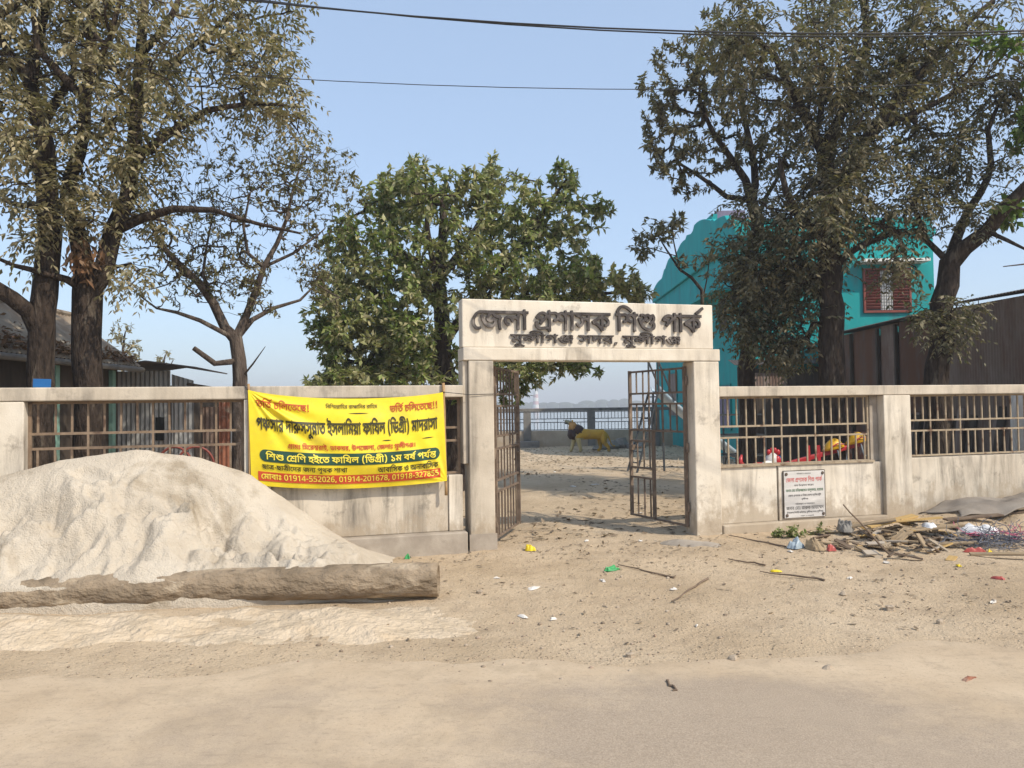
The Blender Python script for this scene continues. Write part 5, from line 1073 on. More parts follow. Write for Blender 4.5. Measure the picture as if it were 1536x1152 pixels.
# ================================================================== TREES
def resample(pts, step):
    """pts: list of (Vector, radius) -> Catmull-Rom samples"""
    out = []
    n = len(pts)
    for i in range(n - 1):
        p0 = pts[max(0, i - 1)][0]; p1, r1 = pts[i]; p2, r2 = pts[i + 1]; p3 = pts[min(n - 1, i + 2)][0]
        k = max(1, int((p2 - p1).length / step))
        for j in range(k):
            t = j / k
            q = 0.5 * ((2 * p1) + (p2 - p0) * t + (2 * p0 - 5 * p1 + 4 * p2 - p3) * t * t + (3 * p1 - p0 - 3 * p2 + p3) * t ** 3)
            out.append((q, r1 + (r2 - r1) * t))
    out.append(pts[-1])
    return out


def leaf_arrays(B, D, U, L, W, droop):
    """B base, D direction, U rough up normal (N,3); L, W (N,) -> verts, quad-ish tri faces"""
    D = D / (np.linalg.norm(D, axis=1, keepdims=True) + 1e-9)
    S = np.cross(D, U); S /= (np.linalg.norm(S, axis=1, keepdims=True) + 1e-9)
    Nn = np.cross(S, D)
    L_ = L[:, None]; W_ = W[:, None]; dr = droop[:, None]
    b = B
    mid = B + D * L_ * 0.48 - Nn * W_ * 0.16
    l = B + D * L_ * 0.45 + S * W_ * 0.5
    r = B + D * L_ * 0.45 - S * W_ * 0.5
    t = B + D * L_ - Nn * L_ * dr
    V = np.stack([b, l, mid, r, t], 1).reshape(-1, 3)
    o = (np.arange(len(B)) * 5)[:, None, None]
    F = np.array([[0, 2, 1], [0, 3, 2], [1, 2, 4], [2, 3, 4]])[None] + o
    return V, F.reshape(-1, 3)


def grow(name, label, cat_group, base, limbs, blobs, leaf, seed, mats, root_flare=1.35, twig=0.006, crown_name='crown', cat='tree'):
    """limbs: [[(px, py, Y, r), ...], ...] main wood traced limb by limb; blobs: [(px, py, Y, rx, ry, rdepth, tips)] in photo pixels / metres
    leaf: dict(kind, n, L, W, spread)"""
    rs = np.random.RandomState(seed); rr = random.Random(seed)
    P = []; par = []; rad = []; fixed = []
    for li, lb in enumerate(limbs):
        pts = [(at(a[0], a[1], a[2]) if len(a) == 4 else a[0], a[-1]) for a in lb]
        if li == 0:
            pts[0] = (Vector((pts[0][0].x, pts[0][0].y, gz(pts[0][0].x, pts[0][0].y) - 0.15)), pts[0][1])
        sm = resample(pts, 0.28)
        prev = -1
        if li > 0:
            d = [(q - sm[0][0]).length for q in P]
            prev = int(np.argmin(d))
        for k, (q, r) in enumerate(sm):
            j = min(0.03, r * 0.25)
            q = q + Vector((rr.uniform(-j, j), rr.uniform(-j, j), rr.uniform(-j, j)))
            if li > 0 and k == 0:
                continue
            P.append(q); par.append(prev); rad.append(r); fixed.append(True); prev = len(P) - 1
    nfix = len(P)
    # twig tips scattered through the crown volumes
    tips = []
    for (px, py, Y, rx, ry, rd, n) in blobs:
        c = at(px, py, Y); sx = rx * Y / 1150; sz = ry * Y / 1150
        k = 0; tries = 0
        while k < n and tries < n * 30:
            tries += 1
            v = rs.normal(size=3); v /= np.linalg.norm(v)
            q = v * (rs.rand() ** 0.42)
            p = Vector((c.x + q[0] * sx, c.y + q[1] * rd, c.z + q[2] * sz))
            if float(fbm(p.x * 0.9 + seed, p.z * 0.9 + p.y * 0.7, 2)) < -0.13: continue
            if p.z < 0.9: continue
            tips.append(p); k += 1
    tr = np.array([[*p] for p in P])
    tips.sort(key=lambda p: float(np.min(np.sum((tr - np.array(p)) ** 2, 1))))
    tip_nodes = []
    cap = len(P) + len(tips) * 12 + 10
    A = np.zeros((cap, 3)); A[:len(P)] = tr
    Rn = np.zeros(cap); Rn[:len(P)] = rad
    for p in tips:
        n = len(P)
        d = A[:n] - np.array(p)
        dist = np.sqrt((d ** 2).sum(1))
        cost = dist + 0.35 * np.maximum(0, A[:n, 2] - p.z) + np.where(Rn[:n] > 0.12, 0.35, 0)
        k = int(np.argmin(cost))
        s = Vector(A[k]); L = (p - s).length
        if L < 0.05: tip_nodes.append((k, Vector((0, 0, 1)))); continue
        seg = max(2, min(8, int(L / 0.22)))
        bow = Vector((rr.uniform(-1, 1), rr.uniform(-1, 1), rr.uniform(-0.5, 0.25))) * (0.13 * L)
        prev = k
        for q in range(1, seg + 1):
            t = q / seg
            pos = s.lerp(p, t) + bow * math.sin(t * math.pi) + Vector((rr.uniform(-1, 1), rr.uniform(-1, 1), rr.uniform(-1, 1))) * 0.018 * (q < seg)
            P.append(pos); par.append(prev); rad.append(0.0); fixed.append(False)
            A[len(P) - 1] = pos; prev = len(P) - 1
        tip_nodes.append((prev, (P[prev] - P[par[prev]]).normalized()))
    # radii: pipe model
    N = len(P)
    cnt = [0.0] * N
    for k, _ in tip_nodes: cnt[k] += 1
    for k in range(N - 1, -1, -1):
        if par[k] >= 0: cnt[par[k]] += cnt[k]
    for k in range(N):
        if not fixed[k]: rad[k] = twig * max(1, cnt[k]) ** 0.47
    for k in range(nfix, N):
        pr = rad[par[k]]
        rad[k] = min(rad[k], pr * 0.92)
    ch = [[] for _ in range(N)]
    for k in range(N):
        if par[k] >= 0: ch[par[k]].append(k)
    m = MB()
    done = [False] * N

    def weight(c): return (1000 if fixed[c] else 0) + rad[c]
    starts = [0]
    stack = [(0, None)]
    while stack:
        k, fr = stack.pop()
        line = [] if fr is None else [fr]
        cur = k
        while True:
            line.append(cur)
            if not ch[cur]: break
            nx = max(ch[cur], key=weight)
            for c in ch[cur]:
                if c != nx: stack.append((c, cur))
            cur = nx
        rl = [rad[c] for c in line]
        if fr is not None: rl[0] = min(rl[0], rl[1] * 1.25)
        if fr is None:
            rl[0] *= root_flare
            if len(rl) > 2: rl[1] *= 1 + (root_flare - 1) * 0.45
        mx = max(rl)
        m.tube([P[c] for c in line], rl, 12 if mx > 0.08 else (6 if mx > 0.03 else 4), cap=False)
    root = thing(name, label, cat, (P[0].x, P[0].y, P[0].z + 0.15), 0, cat_group)
    o = m.build('trunk', mats[0], root, smooth=True)
    o.location = -root.location
    # leaves
    Bs = []; Ds = []; Us = []; Ls = []; Ws = []; Dr = []
    kind = leaf['kind']
    for k, d in tip_nodes:
        p = np.array(P[k]); d = np.array(d)
        q = np.array(P[par[k]]) if par[k] >= 0 else p
        if rs.rand() < leaf.get('bare', 0): continue
        if kind == 'pinnate':
            for _ in range(rs.randint(leaf['n'][0], leaf['n'][1] + 1)):
                ax = d * 0.35 + rs.normal(size=3) * 0.75; ax[2] -= 0.15
                ax /= np.linalg.norm(ax)
                ln = leaf['rachis'] * rs.uniform(0.7, 1.25)
                st = p + (q - p) * rs.rand() * 1.2
                pairs = rs.randint(4, 7)
                sd = np.cross(ax, [0, 0, 1.0]); sd /= np.linalg.norm(sd) + 1e-9
                tl = rs.uniform(-0.5, 0.5)
                for j in range(pairs):
                    t = (j + 1.0) / pairs
                    b = st + ax * ln * t + np.array([0, 0, -0.32 * ln * t * t])
                    for sgn in (-1, 1):
                        dd = sd * sgn * 0.8 + ax * 0.6 + np.array([0, 0, -0.45 + sgn * tl * 0.5]) + rs.normal(size=3) * 0.13
                        Bs.append(b); Ds.append(dd); Us.append(np.array([0, 0, 1.0]) + rs.normal(size=3) * 0.45)
                        l = leaf['L'] * rs.uniform(0.7, 1.2); Ls.append(l); Ws.append(l * leaf['W']); Dr.append(rs.uniform(0, 0.3))
        else:
            for _ in range(rs.randint(leaf['n'][0], leaf['n'][1] + 1)):
                st = p + (q - p) * rs.rand() * leaf.get('back', 1.4) + rs.normal(size=3) * 0.015
                dd = d * 0.55 + rs.normal(size=3) * 0.8; dd[2] -= leaf.get('hang', 0.15)
                Bs.append(st); Ds.append(dd); Us.append(np.array([0, 0, 1.0]) + rs.normal(size=3) * 0.5)
                l = leaf['L'] * rs.uniform(0.65, 1.25); Ls.append(l); Ws.append(l * leaf['W'] * rs.uniform(0.85, 1.15)); Dr.append(rs.uniform(0.0, 0.35))
    V, F = leaf_arrays(np.array(Bs), np.array(Ds), np.array(Us), np.array(Ls), np.array(Ws), np.array(Dr))
    V = V - np.array(root.location)
    cr = np_mesh(crown_name, V, F, mats[1], root)
    LEAFN.append((name, len(Bs)))
    return root


LEAFN = []
PIN = dict(kind='pinnate', n=(2, 4), L=0.092, W=0.40, rachis=0.30)

# -- left pair by the wall
grow('broadleaf_tree', 'tall dusty tree with forked trunk and hanging brown leaf bunch, behind the left wall', 'park trees', None, [
    [(134, 700, 9.3, 0.175), (134, 600, 9.3, 0.165), (133, 500, 9.3, 0.165), (132, 440, 9.3, 0.17)],
    [(132, 440, 9.3, 0.15), (126, 400, 9.3, 0.12), (110, 345, 9.35, 0.10), (100, 300, 9.3, 0.085), (118, 230, 9.1, 0.075), (128, 150, 9.0, 0.065), (135, 70, 8.9, 0.055), (142, -20, 8.9, 0.045), (150, -110, 8.9, 0.03)],
    [(140, 445, 9.3, 0.12), (155, 410, 9.3, 0.115), (172, 350, 9.4, 0.105), (190, 300, 9.5, 0.095), (200, 240, 9.6, 0.085), (205, 160, 9.7, 0.075), (212, 80, 9.8, 0.065), (216, 0, 9.9, 0.05), (225, -90, 10, 0.035)],
    [(172, 345, 9.4, 0.06), (215, 325, 9.2, 0.055), (262, 312, 9.0, 0.045), (320, 316, 8.9, 0.035), (385, 335, 8.8, 0.024), (450, 350, 8.8, 0.014)],
    [(192, 290, 9.5, 0.07), (215, 230, 9.6, 0.06), (262, 195, 9.7, 0.05), (310, 165, 9.8, 0.04), (370, 155, 9.9, 0.028), (440, 160, 10, 0.016)],
    [(204, 165, 9.7, 0.055), (240, 110, 9.8, 0.045), (300, 60, 9.9, 0.035), (350, 20, 10, 0.025)],
    [(126, 170, 9.0, 0.055), (90, 110, 8.8, 0.045), (55, 75, 8.7, 0.04), (50, 20, 8.6, 0.03), (60, -60, 8.6, 0.02)],
    [(130, 120, 9.0, 0.045), (165, 60, 8.8, 0.035), (180, 0, 8.7, 0.028)],
    [(128, 425, 9.25, 0.05), (100, 420, 9.0, 0.045), (60, 408, 8.8, 0.035), (20, 398, 8.7, 0.025), (-20, 380, 8.6, 0.015)],
    [(212, 80, 9.8, 0.05), (260, 20, 9.8, 0.04), (290, -50, 9.9, 0.03)],
], [
    (130, 40, 9.0, 140, 110, 1.7, 90), (270, 70, 9.7, 150, 110, 1.8, 130), (385, 95, 9.9, 95, 85, 1.4, 90), (190, 165, 9.1, 110, 80, 1.5, 70),
    (110, 255, 8.9, 80, 90, 1.2, 55), (195, 250, 9.2, 60, 60, 1.0, 34), (170, 320, 9.0, 70, 35, 0.8, 20), (205, 420, 9.2, 40, 40, 0.6, 14), (330, -40, 9.8, 160, 70, 1.8, 60), (440, 175, 10, 45, 35, 0.6, 16), (80, -40, 9, 160, 70, 1.8, 50),
], PIN, 11, (M['bark'], M['leaf_dusty']))

TREE_L2 = grow('broadleaf_tree', 'dusty tree with low sawn branch and blue board on its trunk, leftmost behind the wall', 'park trees', None, [
    [(60, 700, 9.0, 0.15), (62, 560, 9.0, 0.145), (68, 440, 9.0, 0.14), (74, 350, 9.0, 0.125), (70, 270, 9.0, 0.11), (62, 190, 9.0, 0.095), (45, 120, 9.0, 0.08), (60, 50, 9.1, 0.06), (75, -40, 9.2, 0.045), (80, -110, 9.2, 0.03)],
    [(56, 500, 9.0, 0.10), (40, 470, 8.9, 0.095), (18, 446, 8.7, 0.09), (-20, 425, 8.5, 0.08), (-60, 405, 8.4, 0.05)],
    [(70, 250, 9.0, 0.075), (40, 225, 8.8, 0.065), (5, 205, 8.6, 0.055), (-40, 180, 8.5, 0.04)],
    [(62, 190, 9.0, 0.06), (85, 150, 9.2, 0.05), (110, 110, 9.3, 0.04), (105, 40, 9.4, 0.03)],
    [(46, 120, 9.0, 0.06), (15, 80, 8.9, 0.05), (-15, 30, 8.8, 0.035)],
    [(72, 320, 9.0, 0.05), (40, 310, 9.2, 0.035), (0, 300, 9.4, 0.02)],
], [
    (20, 60, 9.0, 110, 90, 1.5, 70), (60, -20, 9.1, 120, 80, 1.5, 60), (20, 190, 8.8, 70, 60, 1.1, 36), (-40, 120, 8.8, 90, 120, 1.4, 50), (0, 290, 9.0, 45, 40, 0.8, 14), (70, 320, 8.8, 55, 60, 0.7, 22),
], PIN, 12, (M['bark'], M['leaf_dusty']))

# hanging bunch of dead leaves
c = at(123, 392, 8.95)
rs = np.random.RandomState(4)
n = 150
B = np.array(c)[None] + rs.normal(size=(n, 3)) * np.array([0.085, 0.07, 0.125]) + np.array([0, 0, 0.05])
D = rs.normal(size=(n, 3)) * 0.5 + np.array([0, 0, -1.0])
V, F = leaf_arrays(B, D, rs.normal(size=(n, 3)), rs.uniform(0.09, 0.16, n), rs.uniform(0.035, 0.06, n), rs.uniform(0, 0.4, n))
TL1 = bpy.data.objects['broadleaf_tree']
o = np_mesh('dead_leaf_bunch', V - np.array(TL1.location), F, M['leaf_dead'], TL1)
m = MB(); m.box((-0.095, -0.012, -0.05), (0.095, 0.012, 0.05))
o = m.build('blue_board', M['blue_paint'], bevel=0.004)
p = at(63, 575, 8.78); o.location = p; o.rotation_euler = (0, R(2), R(6))
tag(o, 'small blue board nailed to the leftmost tree trunk', 'board')

# -- sparse tree in the middle left
grow('broadleaf_tree', 'half bare tree of fine twigs between the left wall and the big green tree', 'park trees', None, [
    [(362, 690, 11.2, 0.120), (360, 620, 11.2, 0.108), (356, 540, 11.2, 0.100), (352, 510, 11.2, 0.096)],
    [(350, 515, 11.2, 0.076), (338, 490, 11.2, 0.072), (318, 455, 11.1, 0.064), (298, 425, 11.0, 0.056), (268, 395, 10.9, 0.048), (240, 365, 10.8, 0.036), (225, 330, 10.8, 0.024), (200, 300, 10.8, 0.014)],
    [(358, 508, 11.2, 0.064), (372, 470, 11.3, 0.060), (385, 430, 11.3, 0.052), (395, 400, 11.3, 0.044), (415, 365, 11.4, 0.036), (430, 330, 11.4, 0.027), (440, 280, 11.5, 0.019), (455, 235, 11.5, 0.011)],
    [(366, 500, 11.2, 0.044), (378, 480, 11.4, 0.040), (410, 462, 11.6, 0.032), (450, 450, 11.8, 0.022), (475, 425, 11.9, 0.013)],
    [(345, 510, 11.2, 0.036), (300, 480, 10.9, 0.032), (265, 468, 10.8, 0.026), (235, 462, 10.7, 0.016), (205, 440, 10.7, 0.010)],
    [(345, 552, 11.2, 0.052), (322, 545, 11.0, 0.044), (290, 522, 10.8, 0.036)],
    [(390, 410, 11.3, 0.032), (372, 380, 11.1, 0.026), (365, 340, 11.0, 0.019), (375, 290, 11.0, 0.013)],
    [(318, 455, 11.1, 0.032), (305, 410, 11.3, 0.026), (310, 370, 11.4, 0.019), (320, 320, 11.5, 0.013)],
    [(395, 400, 11.3, 0.028), (440, 380, 11.5, 0.021), (480, 350, 11.6, 0.013)],
    [(368, 560, 11.2, 0.024), (380, 545, 11.1, 0.016), (398, 520, 11.0, 0.006)],
], [
    (430, 250, 11.5, 80, 65, 1.2, 390), (340, 255, 11.2, 80, 55, 1.2, 180), (490, 255, 11.5, 50, 50, 0.9, 180), (290, 330, 10.9, 80, 60, 1.2, 165), (390, 330, 11.3, 110, 80, 1.4, 360), (260, 420, 10.8, 55, 45, 0.8, 90),
    (430, 420, 11.6, 65, 60, 0.9, 165), (350, 420, 11.3, 70, 55, 1.0, 120), (495, 370, 11.7, 40, 70, 0.8, 90),
    (470, 430, 11.7, 60, 55, 0.9, 90), (245, 370, 10.9, 60, 55, 0.9, 80), (300, 395, 11.0, 60, 60, 1.0, 80), (385, 395, 11.3, 60, 60, 0.9, 90), (520, 300, 11.6, 30, 50, 0.7, 50), (270, 290, 11.0, 60, 45, 0.9, 70),
], dict(kind='simple', n=(3, 8), L=0.08, W=0.42, bare=0.50, hang=0.3), 13, (M['bark_grey'], M['leaf_dry']), twig=0.0038)

# -- the big green tree behind the gate
grow('broadleaf_tree', 'big bushy green tree with broad leaves rising behind the gate', 'park trees', None, [
    [(684, 700, 15.5, 0.24), (678, 620, 15.5, 0.22), (668, 560, 15.5, 0.2), (662, 500, 15.5, 0.17), (660, 420, 15.5, 0.13), (664, 340, 15.5, 0.09), (668, 280, 15.5, 0.05)],
    [(668, 560, 15.5, 0.11), (620, 500, 15.2, 0.09), (570, 450, 15.0, 0.07), (530, 390, 15.0, 0.05), (520, 330, 15.0, 0.03)],
    [(664, 520, 15.5, 0.11), (720, 440, 15.3, 0.09), (780, 370, 15.2, 0.07), (820, 310, 15.2, 0.045), (850, 270, 15.2, 0.025)],
    [(668, 540, 15.5, 0.09), (740, 500, 15.2, 0.075), (820, 470, 15, 0.055), (900, 440, 14.9, 0.035), (960, 440, 14.8, 0.018)],
    [(672, 590, 15.5, 0.07), (740, 560, 15.2, 0.055), (800, 548, 15.0, 0.04), (870, 548, 14.9, 0.025), (905, 556, 14.9, 0.012)],
    [(672, 575, 15.5, 0.08), (610, 555, 14.6, 0.06), (550, 545, 14.2, 0.045), (500, 540, 14.0, 0.03)],
    [(662, 480, 15.5, 0.08), (650, 400, 14.4, 0.06), (640, 330, 14.0, 0.04)],
    [(660, 420, 15.5, 0.07), (720, 330, 16.4, 0.05), (740, 270, 16.6, 0.03)],
    [(662, 470, 15.5, 0.07), (590, 380, 16.2, 0.05), (570, 310, 16.5, 0.03)],
], [
    (655, 290, 15.2, 90, 50, 1.4, 159), (560, 330, 15.0, 55, 55, 1.2, 116), (760, 330, 15.2, 90, 75, 1.5, 217), (690, 390, 14.4, 140, 75, 1.6, 275), (560, 420, 14.6, 80, 65, 1.4, 188),
    (540, 500, 14.2, 75, 60, 1.3, 159), (640, 480, 14.2, 110, 70, 1.4, 217), (860, 340, 15.0, 55, 75, 1.0, 101), (880, 430, 14.8, 80, 45, 1.2, 130), (800, 430, 14.6, 90, 55, 1.3, 159),
    (620, 570, 14.3, 110, 35, 1.2, 108), (480, 520, 14.0, 30, 50, 0.7, 34), (790, 550, 14.7, 70, 32, 0.8, 87), (860, 552, 14.8, 45, 16, 0.4, 29), (840, 262, 15.1, 26, 26, 0.4, 23), (735, 255, 15.3, 20, 25, 0.4, 20), (950, 445, 14.8, 35, 18, 0.4, 23), (500, 470, 14.0, 50, 70, 0.9, 80), (490, 560, 13.8, 45, 40, 0.8, 60), (920, 420, 14.8, 50, 40, 0.7, 50), (600, 285, 15.2, 50, 35, 0.8, 40), (530, 370, 14.8, 50, 60, 0.9, 60), (900, 312, 15, 24, 14, 0.4, 14),
    (705, 285, 15.2, 50, 40, 1.0, 60), (540, 575, 13.8, 75, 28, 0.9, 60), (640, 520, 13.8, 60, 40, 0.8, 60), (770, 585, 14.9, 25, 22, 0.4, 23), (660, 560, 15.8, 110, 50, 1.2, 87),
], dict(kind='simple', n=(13, 20), L=0.14, W=0.46, hang=0.2, back=1.7), 14, (M['bark'], M['leaf_green']), twig=0.007)

# -- right side
grow('broadleaf_tree', 'tallest dark tree on the right, its straight trunk before the rusty shed', 'park trees', None, [
    [(1246, 720, 13.0, 0.25), (1247, 640, 13.0, 0.225), (1247, 540, 13.0, 0.21), (1246, 440, 13.0, 0.19), (1244, 340, 13.0, 0.17), (1240, 270, 13.0, 0.15), (1242, 210, 13.0, 0.12)],
    [(1241, 250, 13.0, 0.10), (1222, 200, 13.0, 0.09), (1200, 160, 12.9, 0.085), (1180, 120, 12.8, 0.07), (1160, 80, 12.8, 0.05), (1120, 50, 12.7, 0.03)],
    [(1242, 215, 13.0, 0.10), (1262, 170, 13.1, 0.085), (1290, 110, 13.2, 0.07), (1300, 50, 13.3, 0.055), (1290, -20, 13.4, 0.04), (1300, -110, 13.5, 0.025)],
    [(1243, 300, 13.0, 0.13), (1275, 250, 12.9, 0.12), (1310, 195, 12.8, 0.105), (1350, 145, 12.7, 0.09), (1395, 95, 12.6, 0.07), (1440, 45, 12.5, 0.05), (1490, 0, 12.4, 0.03)],
    [(1310, 195, 12.8, 0.07), (1370, 170, 12.6, 0.055), (1430, 140, 12.4, 0.04), (1500, 110, 12.3, 0.025)],
    [(1238, 350, 13.0, 0.09), (1200, 330, 12.8, 0.075), (1180, 290, 12.6, 0.055), (1170, 240, 12.5, 0.035)],
    [(1246, 430, 13.0, 0.06), (1200, 400, 13.2, 0.05), (1150, 390, 13.5, 0.035), (1110, 400, 13.7, 0.02)],
    [(1247, 400, 13.0, 0.06), (1290, 370, 12.6, 0.05), (1340, 350, 12.4, 0.035), (1380, 350, 12.3, 0.02)],
    [(1225, 200, 13.0, 0.06), (1235, 130, 13.3, 0.05), (1225, 60, 13.5, 0.035), (1215, -30, 13.6, 0.02)],
], [
    (1180, 110, 12.8, 100, 85, 1.7, 130), (1290, 60, 13.2, 110, 90, 1.9, 150), (1410, 70, 12.6, 110, 90, 1.8, 140), (1320, 180, 12.8, 110, 70, 1.6, 110), (1230, 210, 12.9, 80, 70, 1.4, 70), (1100, 60, 12.7, 65, 55, 1.2, 60),
    (1330, -60, 13.2, 200, 70, 2, 90), (1150, 330, 13.6, 80, 55, 1.1, 74), (1140, 430, 13.6, 75, 60, 1.0, 84), (1210, 440, 13.4, 65, 60, 0.9, 80), (1230, 330, 12.3, 70, 70, 1.0, 80), (1310, 340, 12.5, 80, 50, 1.0, 70), (1180, 500, 13.5, 60, 35, 0.8, 36),
    (1340, 400, 12.3, 40, 28, 0.5, 14), (1130, 400, 13.7, 60, 60, 0.8, 90), (1200, 400, 13.5, 55, 70, 0.7, 70), (1120, 480, 13.8, 45, 50, 0.6, 60), (1190, 520, 13.6, 55, 25, 0.5, 30), (1300, 260, 12.6, 90, 45, 1.1, 60), (1400, 240, 12.6, 50, 60, 0.9, 36),
], dict(kind='pinnate', n=(2, 4), L=0.112, W=0.40, rachis=0.36), 15, (M['bark'], M['leaf_dark']), twig=0.007)

grow('broadleaf_tree', 'dark spreading tree before the turquoise house, just right of the gate sign', 'park trees', None, [
    [(1120, 700, 14.6, 0.17), (1120, 600, 14.6, 0.16), (1122, 500, 14.6, 0.15), (1128, 400, 14.6, 0.14), (1136, 330, 14.6, 0.125), (1128, 300, 14.6, 0.1)],
    [(1130, 305, 14.6, 0.09), (1118, 270, 14.5, 0.075), (1095, 235, 14.4, 0.06), (1070, 200, 14.3, 0.045), (1050, 150, 14.3, 0.03)],
    [(1130, 300, 14.6, 0.08), (1132, 250, 14.7, 0.07), (1120, 190, 14.8, 0.055), (1110, 130, 14.9, 0.035)],
    [(1124, 310, 14.6, 0.06), (1090, 295, 14.4, 0.05), (1050, 265, 14.3, 0.035), (1010, 240, 14.2, 0.02)],
    [(1134, 320, 14.6, 0.05), (1165, 270, 14.6, 0.04), (1180, 220, 14.6, 0.025)],
], [
    (1030, 130, 14.3, 75, 70, 1.5, 110), (1100, 100, 14.5, 80, 60, 1.5, 90), (1010, 220, 14.2, 55, 50, 1.1, 60), (1085, 200, 14.4, 75, 65, 1.3, 80), (1150, 200, 14.6, 50, 65, 1.0, 46), (1040, 275, 14.3, 35, 24, 0.6, 16), (1080, 40, 14.5, 60, 45, 1.2, 50), (990, 170, 14.2, 36, 35, 0.8, 24),
], dict(kind='simple', n=(14, 22), L=0.115, W=0.42, hang=0.25, back=1.6), 16, (M['bark'], M['leaf_dark']), twig=0.0065)

grow('broadleaf_tree', 'leaning forked tree with thin foliage against the sky, at the right beside the shed', 'park trees', None, [
    [(1404, 720, 12.2, 0.2), (1406, 620, 12.2, 0.185), (1410, 520, 12.2, 0.175), (1418, 430, 12.2, 0.165), (1424, 392, 12.2, 0.16)],
    [(1424, 392, 12.2, 0.14), (1450, 370, 12.0, 0.125), (1480, 345, 11.8, 0.11), (1510, 310, 11.6, 0.095), (1545, 275, 11.4, 0.08), (1600, 240, 11.2, 0.05)],
    [(1418, 400, 12.2, 0.09), (1440, 340, 12.4, 0.075), (1470, 290, 12.5, 0.06), (1486, 245, 12.6, 0.05), (1482, 195, 12.6, 0.04), (1500, 150, 12.6, 0.025)],
    [(1412, 395, 12.2, 0.06), (1390, 360, 12.3, 0.045), (1370, 310, 12.4, 0.03)],
    [(1480, 345, 11.8, 0.045), (1510, 360, 11.5, 0.03), (1540, 375, 11.3, 0.018)],
], [
    (1430, 240, 12.5, 60, 50, 1.0, 46), (1500, 180, 12.5, 50, 60, 1.0, 40), (1370, 300, 12.4, 55, 50, 0.9, 46), (1440, 320, 12.3, 60, 35, 0.8, 24), (1540, 240, 11.5, 60, 50, 1.0, 26), (1425, 480, 11.9, 60, 40, 0.6, 50), (1550, 130, 12.2, 60, 80, 1.2, 50),
], PIN, 17, (M['bark'], M['leaf_dark']), twig=0.006)

grow('broadleaf_tree', 'bright green leaved branches of a nearer tree at the far right edge', 'park trees', None, [
    [(1660, 1000, 11.6, 0.14), (1655, 700, 11.6, 0.12), (1640, 450, 11.6, 0.1), (1620, 300, 11.6, 0.08), (1600, 150, 11.6, 0.05), (1590, 0, 11.6, 0.03)],
    [(1630, 380, 11.6, 0.035), (1580, 330, 11.6, 0.028), (1530, 312, 11.6, 0.02), (1480, 318, 11.6, 0.012)],
    [(1640, 450, 11.6, 0.03), (1590, 410, 11.5, 0.022), (1545, 395, 11.5, 0.014), (1505, 400, 11.5, 0.008)],
    [(1600, 160, 11.6, 0.025), (1560, 110, 11.6, 0.018), (1500, 80, 11.6, 0.01)],
    [(1615, 280, 11.6, 0.025), (1570, 230, 11.6, 0.018), (1535, 180, 11.6, 0.01)],
], [
    (1540, 315, 11.6, 50, 20, 0.6, 26), (1545, 180, 11.6, 30, 55, 0.4, 26), (1490, 70, 11.6, 34, 22, 0.25, 12), (1530, 400, 11.5, 28, 15, 0.25, 8), (1600, 200, 11.6, 60, 150, 0.7, 60), (1670, 60, 11.6, 100, 150, 1.2, 90),
], dict(kind='simple', n=(5, 9), L=0.18, W=0.55, hang=0.2, back=1.2), 18, (M['bark_grey'], M['leaf_bright']), twig=0.005)

grow('young_tree', 'slender young tree leaning left before the turquoise house', None, None, [
    [(1046, 660, 16.5, 0.05), (1050, 520, 16.5, 0.045), (1052, 435, 16.5, 0.04), (1020, 405, 16.4, 0.03), (1000, 375, 16.4, 0.02), (985, 350, 16.3, 0.012)],
    [(1020, 405, 16.4, 0.02), (1010, 360, 16.4, 0.014), (1008, 330, 16.4, 0.008)],
    [(1005, 385, 16.4, 0.016), (975, 372, 16.3, 0.01), (958, 365, 16.3, 0.007)],
    [(1050, 470, 16.5, 0.02), (1060, 420, 16.5, 0.014), (1065, 380, 16.5, 0.008)],
], [(985, 350, 16.3, 40, 26, 0.6, 40), (1010, 335, 16.4, 22, 18, 0.4, 16), (960, 380, 16.3, 22, 18, 0.4, 12), (1060, 385, 16.5, 22, 30, 0.4, 12), (1030, 400, 16.4, 26, 26, 0.4, 8)],
    dict(kind='simple', n=(5, 9), L=0.15, W=0.42, hang=0.2), 19, (M['bark'], M['leaf_dark']), twig=0.005, cat='tree')

# -- thin tops far beyond the tin shed on the left
for k, (px, py, Y, h, lab) in enumerate(((186, 520, 26, 44, 'pale feathery tree top above the grey tin shed, beside the house roof'), (246, 545, 27, 26, 'small wispy tree top over the dark tin canopy of the shed'))):
    grow('distant_tree', lab, 'thin trees beyond the shed', None, [
        [(px, 640, Y, 0.09), (px - 2, py + 20, Y, 0.05), (px + 2, py - h * 0.5, Y, 0.02)],
        [(px, py + 20, Y, 0.03), (px + 14, py - 5, Y, 0.015)]],
        [(px, py - 6, Y, 26 if k == 0 else 16, h * 0.9, 0.6, 40 if k == 0 else 16), (px + (-10 if k else 10), py + 12, Y, 18, 18, 0.5, 14)],
        dict(kind='simple', n=(6, 10), L=0.17, W=0.4, hang=0.3), 30 + k, (M['bark_grey'], M['leaf_dusty']), twig=0.006)
print('LEAVES', LEAFN)


